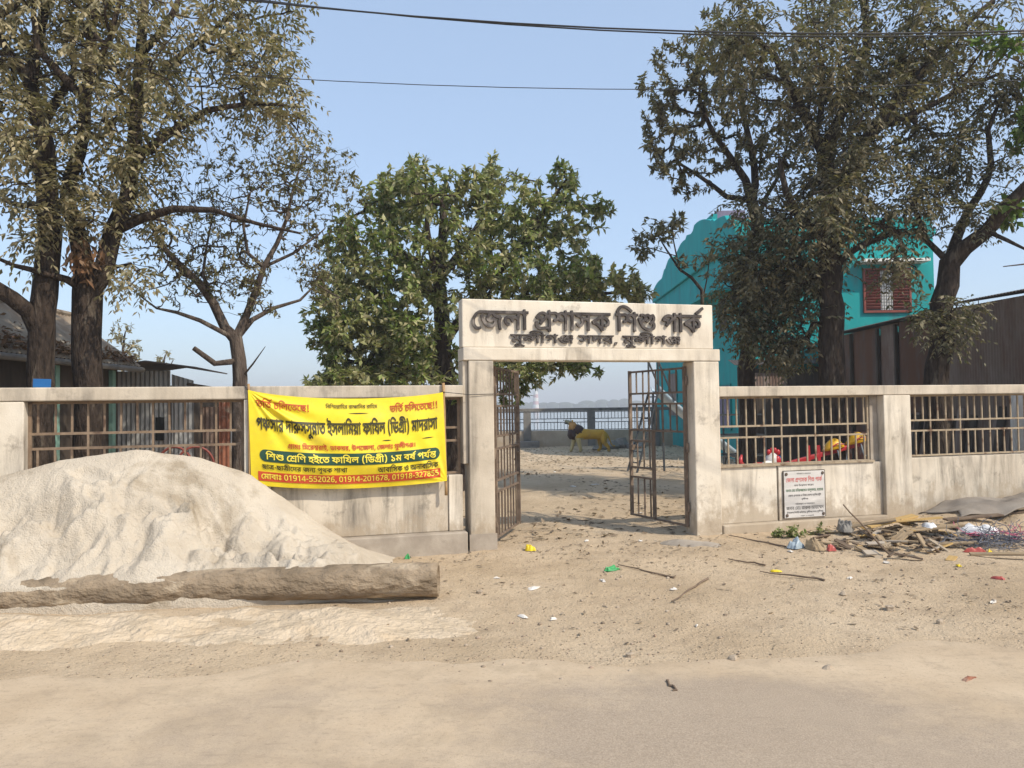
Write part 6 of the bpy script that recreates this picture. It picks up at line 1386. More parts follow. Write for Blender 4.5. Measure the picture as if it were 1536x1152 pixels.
# ================================================================== BUILDINGS ROUND THE PARK
def corr(m, a, b, z0, z1, pitch=0.09, amp=0.012, slope_n=0.0, rows=1):
    """corrugated sheet standing from a to b (xy); z0/z1: number or function of t; slope_n leans the top"""
    a = Vector((a[0], a[1], 0)); b = Vector((b[0], b[1], 0)); d = b - a; L = d.length; d.normalize()
    nn = Vector((-d.y, d.x, 0))
    n = int(L / pitch * 4)
    f0 = z0 if callable(z0) else (lambda t: z0)
    f1 = z1 if callable(z1) else (lambda t: z1)
    base = len(m.v)
    for i in range(n + 1):
        t = i / n
        o = a + d * (L * t) + nn * (amp * math.sin(i * math.pi / 2))
        for k in range(rows + 1):
            v = k / rows
            m.v.append((o.x + nn.x * slope_n * v, o.y + nn.y * slope_n * v, f0(t) + (f1(t) - f0(t)) * v))
    for i in range(n):
        for k in range(rows):
            q = base + i * (rows + 1) + k
            m.f.append((q, q + rows + 1, q + rows + 2, q + 1)); m.m.append(m.mi)


def sheet(m, p00, p10, p01, pitch=0.09, amp=0.012):
    """corrugated roof sheet: waves run from p00 to p01, repeated along p00-p10"""
    p00, p10, p01 = Vector(p00), Vector(p10), Vector(p01)
    e = p10 - p00; f = p01 - p00
    nn = e.cross(f).normalized()
    n = max(4, int(e.length / pitch * 4)); base = len(m.v)
    for i in range(n + 1):
        o = p00 + e * (i / n) + nn * (amp * math.sin(i * math.pi / 2))
        m.v.append(tuple(o)); m.v.append(tuple(o + f))
    for i in range(n):
        q = base + 2 * i
        m.f.append((q, q + 2, q + 3, q + 1)); m.m.append(m.mi)


# ---- turquoise house
TX0, TX1, TY0, TY1, TZ = 6.6, 12.2, 22.0, 35.0, 6.75
TH = thing('turquoise_house', 'turquoise two storey house with a wavy parapet behind the dark trees on the right', 'house', (9.4, 28, 0))


def th(m, name, mat, par=None, **k):
    o = m.build(name, mat, par or TH, **k)
    if par is None: o.location = -TH.location
    return o


m = MB(); m.box((TX0, TY0, -0.3), (TX1, TY1, TZ)); th(m, 'wall', M['teal'])
for z0, z1 in ((6.45, 6.60), (3.25, 3.40)):
    m = MB(); m.box((TX0 - 0.02, TY0 - 0.06, z0), (TX1 + 0.06, TY0 - 0.003, z1)); th(m, 'cornice', M['teal'])
prof = [(22.0, 7.0), (24.7, 7.47), (26.9, 7.76), (29.0, 7.73), (31.4, 7.43), (32.7, 6.96), (35.0, 6.58)]
ys_ = np.linspace(22.0, 35.0, 66); zs_ = np.interp(ys_, [p[0] for p in prof], [p[1] for p in prof]) + 0.16 * np.abs(np.sin(ys_ * 1.15)) + 0.12 * np.round(np.sin(ys_ * 0.8))
m = MB(); b = 0
for y, z in zip(ys_, zs_):
    m.v += [(TX0 - 0.12, y, 6.3), (TX0 - 0.12, y, z), (TX0 + 0.13, y, z), (TX0 + 0.13, y, 6.3)]
for i in range(len(ys_) - 1):
    for k in range(4):
        m.f.append((i * 4 + k, i * 4 + 4 + k, i * 4 + 4 + (k + 1) % 4, i * 4 + (k + 1) % 4)); m.m.append(0)
m.f += [(0, 1, 2, 3), tuple(len(m.v) - 4 + k for k in (3, 2, 1, 0))]; m.m += [0, 0]
th(m, 'wavy_parapet', M['teal'], bevel=0.03)
m = MB(); m.box((TX0 + 0.134, TY0 + 0.02, TZ), (TX1, TY0 + 0.18, TZ + 0.22)); th(m, 'parapet', M['teal'])
m = MB(); m.box((6.93, 25.5, TZ), (7.9, 27.0, 8.12)); rt = th(m, 'stair_tower', M['purple'], bevel=0.02)
m = MB(); m.box((6.74, 25.4, TZ), (6.927, 26.6, 7.98)); th(m, 'tower_pillar', M['teal'])
m = MB(); m.box((TX0 - 0.55, 22.6, 5.0), (TX0 - 0.003, 27.2, 5.1)); th(m, 'sunshade', M['teal'], bevel=0.01)
for y0, y1, z0, z1 in ((23.2, 24.1, 3.9, 4.9), (25.6, 26.6, 3.9, 4.9), (23.1, 24.3, 0.9, 2.2), (30.6, 32.2, 1.2, 2.9)):
    m = MB(); m.box((TX0 - 0.03, y0, z0), (TX0 - 0.003, y1, z1)); w = th(m, 'window', M['purple'] if z0 < 1 else (M['tin_brown'] if z0 < 3 else M['wood_dark']))
    m = MB()
    for a, c in (((y0 - 0.05, z0 - 0.05), (y1 + 0.05, z0)), ((y0 - 0.05, z1), (y1 + 0.05, z1 + 0.05)), ((y0 - 0.05, z0), (y0, z1)), ((y1, z0), (y1 + 0.05, z1))):
        m.box((TX0 - 0.05, a[0], a[1]), (TX0 - 0.004, c[0], c[1]))
    m.build('frame', M['teal_dark'], w)
m = MB(); m.box((10.2, TY0 - 0.03, 4.27), (11.45, TY0 - 0.003, 5.42)); w = th(m, 'window', M['black'])
w['label'] = 'window with maroon louvred shutters and a white grid'
m = MB()
for a, c in (((10.14, 4.2), (11.51, 4.265)), ((10.14, 5.425), (11.51, 5.48)), ((10.14, 4.268), (10.197, 5.422)), ((11.453, 4.268), (11.51, 5.422))):
    m.box((a[0], TY0 - 0.07, a[1]), (c[0], TY0 - 0.004, c[1]))
m.build('frame', M['maroon'], w)
for x0, x1 in ((10.21, 10.62), (10.98, 11.44)):
    m = MB()
    for k in range(13):
        z = 4.31 + k * 0.085
        m.add([(x0, TY0 - 0.045, z), (x1, TY0 - 0.045, z), (x1, TY0 - 0.085, z + 0.055), (x0, TY0 - 0.085, z + 0.055),
               (x0, TY0 - 0.034, z + 0.01), (x1, TY0 - 0.034, z + 0.01), (x1, TY0 - 0.074, z + 0.065), (x0, TY0 - 0.074, z + 0.065)],
              [(0, 1, 2, 3), (7, 6, 5, 4), (0, 4, 5, 1), (3, 2, 6, 7), (0, 3, 7, 4), (1, 5, 6, 2)])
    m.build('louvred_shutter', M['maroon'], w)
m = MB()
m.box((10.63, TY0 - 0.045, 4.28), (10.97, TY0 - 0.036, 5.41))
wg = m.build('white_sheet', M['white_paint'], w)
m = MB()
for k in range(5): m.bar((10.66 + k * 0.07, TY0 - 0.055, 4.28), (10.66 + k * 0.07, TY0 - 0.055, 5.41), 0.012)
for k in range(13): m.bar((10.63, TY0 - 0.06, 4.33 + k * 0.088), (10.97, TY0 - 0.06, 4.33 + k * 0.088), 0.010)
m.build('window_grid', M['fence_grey'], w)
m = MB(); m.box((9.95, TY0 - 0.5, 5.60), (11.85, TY0 - 0.004, 5.68)); th(m, 'window_ledge', M['white_paint'])

# ---- rusty sheds along the right side
RS = thing('tin_shed', 'long dark rusty corrugated shed under the trees on the right', 'shed', (10.3, 15, 0))


def rsd(m, name, mat, **k):
    o = m.build(name, mat, RS, **k); o.location = -RS.location; return o


def xw(y): return 8.75 + 0.02 * (y - 16)


m = MB(); corr(m, (xw(10.9), 10.9), (xw(15.5), 15.5), -0.1, lambda t: 3.36 + 0.12 * t, 0.085, 0.011); rsd(m, 'near_wall', M['tin_brown'])
ofs = 0.0
segs = [(15.53, 17.4, 'tin_rust'), (17.43, 18.3, 'tin_brown'), (18.33, 19.8, 'tin_rust'), (19.83, 21.5, 'tin_rust')]
for a, b, mt in segs:
    m = MB(); corr(m, (xw(a) + 0.03, a), (xw(b) + 0.03, b), 0.9, lambda t: 3.44, 0.085, 0.011); rsd(m, 'wall_sheet', M[mt])
m = MB(); m.box((xw(15.53) + 0.05, 15.53, -0.1), (xw(21.5) + 0.15, 21.5, 0.898)); rsd(m, 'brick_base', M['brick'])
m = MB(); m.box((8.95, 10.92, -0.1), (12.9, 21.48, 3.25)); rsd(m, 'inner_wall', M['wood_dark'])
m = MB(); sheet(m, (8.55, 10.7, 3.42), (8.62, 15.7, 3.56), (13.2, 10.7, 4.3) if False else (13.2, 10.6, 4.1), 0.09, 0.012); rsd(m, 'roof_sheet', M['tin_dark'], solid=0.01)
m = MB(); sheet(m, (8.58, 15.72, 3.47), (8.7, 21.8, 3.50), (13.2, 15.72, 4.05), 0.09, 0.012); rsd(m, 'roof_sheet', M['tin_dark'], solid=0.01)
for y in (15.52, 17.42, 18.32, 19.82):
    m = MB(); m.bar((xw(y) - 0.03, y, -0.1), (xw(y) - 0.03, y, 3.4), 0.07); rsd(m, 'post', M['wood_dark'])

FS = thing('board_shed', 'low shed of dark boards and tin patches at the end of the rusty shed', 'shed', (7.5, 21.7, 0))
m = MB()
x = 6.35; k = 0
while x < 8.7:
    w_ = rnd.uniform(0.14, 0.24)
    m.box((x, 21.55 + rnd.uniform(0, 0.015), -0.1), (min(8.72, x + w_ - 0.012), 21.6, 2.62 + rnd.uniform(-0.05, 0.05))); x += w_
o = m.build('board_wall', M['wood_dark'], FS); o.location = -FS.location
m = MB(); corr(m, (6.75, 21.5), (7.7, 21.5), 1.9, 2.5, 0.085, 0.01); o = m.build('tin_patch', M['tin_brown'], FS); o.location = -FS.location
m = MB(); sheet(m, (6.2, 21.3, 2.72), (8.75, 21.3, 2.74), (6.2, 21.95, 2.9)); o = m.build('roof_sheet', M['tin_dark'], FS, solid=0.01); o.location = -FS.location

m = MB(); m.box((-0.09, -0.05, 0), (0.09, 0.05, 1.8)); m.box((-0.12, -0.07, 1.8), (0.12, 0.07, 1.86)); m.box((-0.13, -0.08, -0.1), (0.13, 0.08, 0.12))
o = m.build('concrete_post', M['white_paint'], bevel=0.01); p = at(1527, 640, 12.0); o.location = (p.x, p.y, gz(p.x, p.y))
tag(o, 'white painted concrete post behind the right grille, beside the rusty shed', 'post')

# stacked old tin and boards leaning on the shed
for k, (y, lab) in enumerate(((13.4, 'stack of old boards leaning on the brown shed wall, nearest the camera'), (15.0, 'stack of old boards leaning on the shed beneath the forked tree'), (16.6, 'stack of old boards leaning on the rusty shed, farthest back'))):
    t = thing('board_stack', lab, 'boards', (8.5, y, gz(8.5, y)), 0, 'old boards leaning on the shed')
    for j in range(5):
        m = MB(); m.box((-0.02, -0.55 + j * 0.22, 0), (0.02, -0.35 + j * 0.22, 1.3 + 0.25 * rnd.random()))
        o = m.build('board', M['wood_dark'] if (j + k) % 2 else M['tin_brown'], t); o.rotation_euler = (R(rnd.uniform(-4, 4)), R(9), 0); o.location = (-0.05 * (j % 2), 0, 0)

# ---- tin roofed house on the left
LH = thing('tin_roofed_house', 'low house with a dusty tin roof and leaf covered eave at the left edge', 'house', (-7.4, 10.5, 0))


def lh(m, name, mat, **k):
    o = m.build(name, mat, LH, **k); o.location = -LH.location; return o


m = MB(); m.box((-9.3, 5.5, -0.2), (-6.56, 12.75, 2.35)); lh(m, 'wall', M['wood_dark'])
m = MB(); m.add([(-9.3, 12.752, 2.36), (-6.56, 12.752, 2.36), (-7.5, 12.752, 3.2), (-9.3, 12.70, 2.36), (-6.56, 12.70, 2.36), (-7.5, 12.70, 3.2)], [(0, 1, 2), (5, 4, 3), (0, 3, 4, 1), (1, 4, 5, 2), (2, 5, 3, 0)]); lh(m, 'gable', M['wood_dark'])
m = MB(); sheet(m, (-6.28, 5.4, 2.42), (-6.28, 12.95, 2.42), (-7.5, 5.4, 3.30), 0.095, 0.012); sheet(m, (-7.5, 5.4, 3.30), (-7.5, 12.95, 3.30), (-9.4, 5.4, 2.2), 0.095, 0.012); lh(m, 'roof', M['tin_roof'], solid=0.012)
m = MB(); m.tube([(-6.25, 5.4, 2.36), (-6.25, 12.97, 2.36)], 0.045, 8); lh(m, 'gutter', M['fence_grey'])
m = MB(); m.tube([(-7.5, 5.4, 3.32), (-7.5, 12.97, 3.32)], 0.05, 8); lh(m, 'ridge_cap', M['tin_roof'])
for y in (10.9, 12.45):
    m = MB(); m.box((-6.552, y, -0.2), (-6.49, y + 0.1, 2.33)); lh(m, 'green_post', M['green_paint'])
for y0, y1, z0, z1 in ((9.6, 10.6, 0.9, 1.9), (11.5, 12.2, 0.0, 1.95)):
    m = MB(); m.box((-6.553, y0, z0), (-6.53, y1, z1)); lh(m, 'shutter' if z0 > 0 else 'door', M['tin_brown'])
rs = np.random.RandomState(9)
n = 1500
yy = rs.uniform(6.5, 12.9, n); tt = np.abs(rs.normal(0, 0.17, n)) * (0.7 + 0.9 * (fbm(yy * 1.3, yy * 0, 2) + 0.4))
tt = np.clip(tt, 0, 0.9)
B = np.stack([-6.30 - 1.2 * tt, yy, 2.46 + 0.87 * tt + rs.uniform(0, 0.06, n)], -1)
V, F = leaf_arrays(B, rs.normal(size=(n, 3)) * np.array([1, 1, 0.35]), np.array([0.3, 0, 1.0]) + rs.normal(size=(n, 3)) * 0.4, rs.uniform(0.07, 0.14, n), rs.uniform(0.03, 0.055, n), rs.uniform(0, 0.4, n))
tag(np_mesh('dry_leaves', V, F, M['leaf_dead']), 'dry brown leaves heaped along the eave of the tin roof', 'dry leaves', kind='stuff')

TS = thing('grey_tin_shed', 'grey corrugated tin shed with a dark lifted canopy, beside the leaf covered roof', 'shed', (-5.9, 13.6, 0))


def tsd(m, name, mat, **k):
    o = m.build(name, mat, TS, **k); o.location = -TS.location; return o


m = MB(); corr(m, (-7.0, 13.35), (-5.95, 13.35), -0.1, 2.36, 0.08, 0.011); tsd(m, 'front_sheet', M['tin_grey'])
m = MB(); corr(m, (-5.94, 13.37), (-5.55, 13.37), -0.1, lambda t: 2.30 - 0.12 * t, 0.08, 0.011); tsd(m, 'front_sheet', M['tin_grey'])
m = MB(); m.box((-7.0, 13.4, -0.1), (-5.57, 15.2, 2.1)); tsd(m, 'inner_wall', M['wood_dark'])
m = MB(); m.add([(-6.95, 12.95, 2.42), (-5.35, 12.95, 2.40), (-5.42, 14.6, 2.36), (-6.2, 12.95, 2.52), (-6.15, 14.6, 2.5), (-6.9, 14.6, 2.40)], [(0, 3, 4, 5), (3, 1, 2, 4)])
tsd(m, 'canopy', M['tin_dark'], solid=0.02)
m = MB(); m.bar((-5.6, 13.2, 2.12), (-4.35, 13.6, 1.88), 0.05); tsd(m, 'pole', M['wood_dark'])
m = MB(); m.box((-6.2, 13.325, 1.15), (-6.05, 13.338, 1.55)); tsd(m, 'window', M['black'])
TF = thing('tin_fence', 'patched fence of grey and red-brown sheets right of the grey tin shed', 'fence', (-5.0, 13.7, 0))
for a, b, mt, h in ((-5.53, -5.25, 'tin_brown', 1.72), (-5.24, -5.05, 'brick', 1.8), (-5.03, -4.2, 'tin_grey', 1.78), (-4.18, -3.4, 'tin_brown', 1.55)):
    m = MB(); corr(m, (a, 13.7), (b, 13.72), -0.1, h, 0.08, 0.010); o = m.build('fence_sheet', M[mt], TF); o.location = -TF.location
t = thing('leaning_poles', 'bundle of dark poles leaning inside the left grille near the banner', 'poles', (-3.55, 10.4, gz(-3.55, 10.4)))
for k in range(6):
    m = MB(); x = rnd.uniform(-0.35, 0.3)
    m.tube([(x, rnd.uniform(-0.2, 0.2), 0), (x + rnd.uniform(0.25, 0.55), 0.25, 1.75 + rnd.uniform(-0.3, 0.2))], 0.018, 6)
    m.build('pole', M['stick'], t)
t = thing('brick_pile', 'pile of broken bricks inside the left grille near the leaning poles', 'bricks', (-3.5, 9.9, gz(-3.5, 9.9)))
for k in range(46):
    m = MB(); m.box((-0.12, -0.055, -0.035), (0.12, 0.055, 0.035))
    o = m.build('brick', M['brick'], t); q = k / 46
    o.location = (rnd.gauss(0, 0.3 * (1 - q) + 0.05), rnd.gauss(0, 0.25 * (1 - q) + 0.05), 0.05 + 0.75 * q); o.rotation_euler = (rnd.uniform(-0.4, 0.4), rnd.uniform(-0.4, 0.4), rnd.uniform(0, 3))
for k, (px, lab) in enumerate(((262, 'left of two rusty red hoops seen through the left grille'), (293, 'right of two rusty red hoops seen through the left grille'))):
    t = thing('metal_hoop', lab, 'hoop', Vector((at(px, 690, 10.5).x, 10.5, gz(at(px, 690, 10.5).x, 10.5))), R(20 * k), 'red hoops of the old climbing frame')
    m = MB(); m.tube([(0.24 * math.cos(a), 0, 0.9 + 0.28 * math.sin(a)) for a in np.linspace(0, math.pi, 17)], 0.018, 6); m.build('hoop', M['maroon'], t)
    for s in (-1, 1):
        m = MB(); m.tube([(0.24 * s, 0, 0.9), (0.24 * s, 0, -0.05)], 0.018, 6); m.build('leg', M['maroon'], t)

# ---- back fence by the river
BF = thing('back_fence', 'grey concrete fence with iron bars between park and river, behind the lion', 'fence', (0, 31, 0))
PX = [0.59 + 2.59 * k for k in range(-5, 3)]
for x in PX:
    m = MB(); m.box((x - 0.15, 30.88, -0.2), (x + 0.15, 31.18, 1.43)); o = m.build('pier', M['fence_grey'], BF, bevel=0.01); o.location = -BF.location
m = MB(); m.box((PX[0] - 0.6, 30.86, 1.433), (6.45, 31.2, 1.56)); o = m.build('top_rail', M['fence_grey'], BF, bevel=0.01); o.location = -BF.location
for a, b in zip(PX[:-1], PX[1:]):
    m = MB(); m.box((a + 0.153, 30.95, -0.2), (b - 0.153, 31.1, 0.66)); o = m.build('low_wall', M['fence_low_wall'], BF); o.location = -BF.location
    m = MB()
    for z in (0.69, 0.99, 1.13, 1.41): m.bar((a + 0.15, 31.03, z), (b - 0.15, 31.03, z), 0.03)
    n = 17
    for k in range(1, n):
        x = a + 0.15 + (b - a - 0.3) * k / n
        if k % 4 == 0: m.bar((x, 31.03, 0.67), (x, 31.03, 1.43), 0.024)
        else: m.bar((x, 31.03, 0.67), (x, 31.03, 0.99), 0.02); m.bar((x, 31.03, 1.13), (x, 31.03, 1.43), 0.02)
    o = m.build('bars', M['fence_iron'], BF); o.location = -BF.location
m = MB(); m.box((PX[-1] + 0.153, 30.95, -0.2), (6.45, 31.1, 0.66)); o = m.build('low_wall', M['fence_low_wall'], BF); o.location = -BF.location
m = MB(); m.box((0.1, 30.3, -0.1), (1.05, 30.84, 0.26)); o = m.build('stone_block', M['fence_grey'], bevel=0.02); tag(o, 'low grey block at the foot of the back fence pier, left of the lion', 'block')

M['hazed_red'] = simple('hazed_red_tower_paint', (0.55, 0.33, 0.33), (0.6, 0.4, 0.39), 1, 0.8, bump=0)  # distance haze put into the colour: the red is mixed pale pink
# far marker tower over the water
t = thing('river_tower', 'haze-paled red and white tower standing far out across the river', 'tower', (15.4, 500, -1.6))
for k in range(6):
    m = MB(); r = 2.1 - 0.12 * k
    m.lathe([(0.01, 0), (r, 0), (r - 0.1, 2.2), (0.01, 2.2)], (0, 0, k * 2.2), 12); m.build('tower_band', M['white_paint'] if k % 2 else M['hazed_red'], t)


# ---- playground pieces
SL = thing('slide', 'playground slide with pale blue chute behind the right gate leaf', 'slide', (4.45, 19.5, gz(4.45, 19.5)), R(18))
m = MB()
pts = [(-0.9 + 2.3 * q, 0, 2.0 - 1.75 * (q ** 0.9)) for q in np.linspace(0, 1, 12)] + [(1.7, 0, 0.22)]
for (a, b) in zip(pts[:-1], pts[1:]):
    pass
m.grid(lambda u, v: (lambda q: (q[0], (v - 0.5) * 0.45, q[2] + 0.12 * (abs(v - 0.5) * 2) ** 6))((np.interp(u * 12, range(13), [p[0] for p in pts]), 0, np.interp(u * 12, range(13), [p[2] for p in pts]))), 24, 10)
M['slide_blue'] = simple('pale_blue_slide_paint', (0.36, 0.48, 0.58), (0.5, 0.58, 0.64), 5, 0.4, 0.4)
m.build('chute', M['slide_blue'], SL, smooth=True, solid=0.02)
m = MB()
for s in (-0.25, 0.25):
    m.bar((-0.95, s, 2.0), (-1.6, s, -0.05), 0.04)
for k in range(7): m.bar((-1.0 - 0.085 * k, -0.25, 1.85 - 0.27 * k), (-1.0 - 0.085 * k, 0.25, 1.85 - 0.27 * k), 0.03)
m.build('ladder', M['fence_iron'], SL)
m = MB()
for s in (-0.25, 0.25):
    m.bar((-0.95, s, 2.0), (-0.95, s, 2.75), 0.035); m.bar((-0.5, s, 1.75), (-0.95, s, 2.75), 0.035)
m.build('handrail', M['fence_iron'], SL)
for x, z in ((-0.85, 1.95), (0.25, 0.95), (1.25, 0.35)):
    for s in (-0.22, 0.22):
        m = MB(); m.bar((x, s, z), (x, s * 1.3, -0.05), 0.04); m.build('leg', M['fence_iron'], SL)
CF = thing('climbing_frame', 'dark iron climbing frame in the shade behind the right gate leaf', 'climbing frame', (4.9, 17.2, gz(4.9, 17.2)), R(10))
m = MB()
for x in (-0.6, 0.0, 0.6):
    for y in (-0.4, 0.4): m.bar((x, y, -0.05), (x, y, 1.9), 0.035)
m.build('posts', M['fence_iron'], CF)
m = MB()
for z in (0.5, 0.95, 1.4, 1.88):
    for y in (-0.4, 0.4): m.bar((-0.6, y, z), (0.6, y, z), 0.03)
    for x in (-0.6, 0.0, 0.6): m.bar((x, -0.4, z + 0.003), (x, 0.4, z + 0.003), 0.03)
m.build('rungs', M['fence_iron'], CF)

# seesaw with yellow seats
p = at(1215, 690, 12.4)
SW = thing('seesaw', 'red seesaw with two yellow seats behind the grille above the plaque', 'seesaw', (p.x, p.y, gz(p.x, p.y)), R(6))
m = MB(); m.bar((-0.75, 0, 0.60), (0.88, 0, 1.0), 0.085, 0.07); beam = m.build('beam', M['red_paint'], SW, bevel=0.01)
for x, z in ((0.40, 0.925), (0.80, 1.02)):
    m = MB()
    for k in range(9):
        pass
    m.grid(lambda u, v: (x + (u - 0.5) * 0.34, (v - 0.5) * 0.26 * (1 - 0.55 * abs(2 * u - 1) ** 3), z + 0.07 * (u - 0.5) + 0.16 * math.sin(math.pi * u) ** 0.7 * math.sin(math.pi * v) ** 0.6), 14, 10)
    s = m.build('seat', M['yellow_paint'], SW, smooth=True, solid=0.02)
    m = MB(); m.tube([(x - 0.1, -0.135, z + 0.03), (x, -0.142, z + 0.085), (x + 0.11, -0.135, z + 0.07)], 0.011, 6); m.build('stripe', M['red_paint'], s)
    m = MB(); m.tube([(x + 0.02, -0.09, z - 0.02), (x + 0.05, -0.12, z - 0.2), (x + 0.16, -0.1, z - 0.24), (x + 0.2, -0.08, z - 0.02)], 0.011, 6); m.build('foot_loop', M['plastic_blue'], SW)
for x in (-0.05, 0.12):
    m = MB(); m.bar((x, -0.12, -0.05), (x + 0.02, 0, 0.98), 0.05); m.build('support', M['red_paint'], SW)
for k, xs in enumerate((-0.55,)):
    m = MB(); m.tube([(xs, -0.1, 0.62), (xs, -0.1, 0.82), (xs, 0.1, 0.82), (xs, 0.1, 0.62)], 0.014, 6); m.build('handle', M['blue_paint'], SW)
p = at(1146, 690, 12.2)
SRD = thing('spring_rider', 'red and white rooster shaped rider behind the grille, left of the seesaw', 'ride', (p.x, p.y, gz(p.x, p.y)), R(20))


def blob(m, c, r, n=12, nz=8, f=None):
    b = len(m.v)
    for j in range(nz + 1):
        t = math.pi * j / nz
        for k in range(n):
            a = 2 * math.pi * k / n
            q = Vector((math.sin(t) * math.cos(a), math.sin(t) * math.sin(a), math.cos(t)))
            if f: q = f(q)
            m.v.append((c[0] + q.x * r[0], c[1] + q.y * r[1], c[2] + q.z * r[2]))
    for j in range(nz):
        for k in range(n):
            m.f.append((b + j * n + k, b + (j + 1) * n + k, b + (j + 1) * n + (k + 1) % n, b + j * n + (k + 1) % n)); m.m.append(m.mi)


m = MB(); blob(m, (0, 0, 0.55), (0.34, 0.15, 0.17), f=lambda q: Vector((q.x, q.y * (1 - 0.3 * abs(q.x)), q.z + 0.35 * max(0, -q.x)))); m.build('body', M['red_paint'], SRD, smooth=True)
m = MB(); blob(m, (0.14, -0.02, 0.74), (0.11, 0.09, 0.14), f=lambda q: Vector((q.x * (1.2 - 0.3 * q.z), q.y, q.z))); hd = m.build('head', M['plaque'], SRD, smooth=True)
m = MB()
for k in range(4): blob(m, (0.08 + 0.06 * k, -0.02, 0.88 + 0.03 * math.sin(k * 1.1)), (0.04, 0.025, 0.05), 8, 6)
m.build('comb', M['red_paint'], hd, smooth=True)
m = MB(); blob(m, (0.2, -0.08, 0.74), (0.06, 0.04, 0.09), 8, 6); m.build('wattle', M['red_paint'], hd, smooth=True)
m = MB(); blob(m, (-0.02, -0.11, 0.66), (0.14, 0.03, 0.10), 10, 6); m.build('wing', M['white_paint'], SRD, smooth=True)
m = MB(); m.box((-0.2, -0.12, 0.30), (0.2, 0.12, 0.385)); m.build('footrest', M['yellow_paint'], SRD, bevel=0.02)
m = MB(); m.tube([(0.08 * math.cos(a * 1.0), 0.08 * math.sin(a), -0.05 + 0.35 * a / 31.4) for a in np.linspace(0, 31.4, 70)], 0.014, 6); m.build('spring', M['fence_iron'], SRD)
m = MB(); m.tube([(-0.36, 0, 0.62), (-0.46, 0, 0.75), (-0.42, 0, 0.86)], [0.05, 0.045, 0.015], 8); m.build('tail', M['red_paint'], SRD, smooth=True)


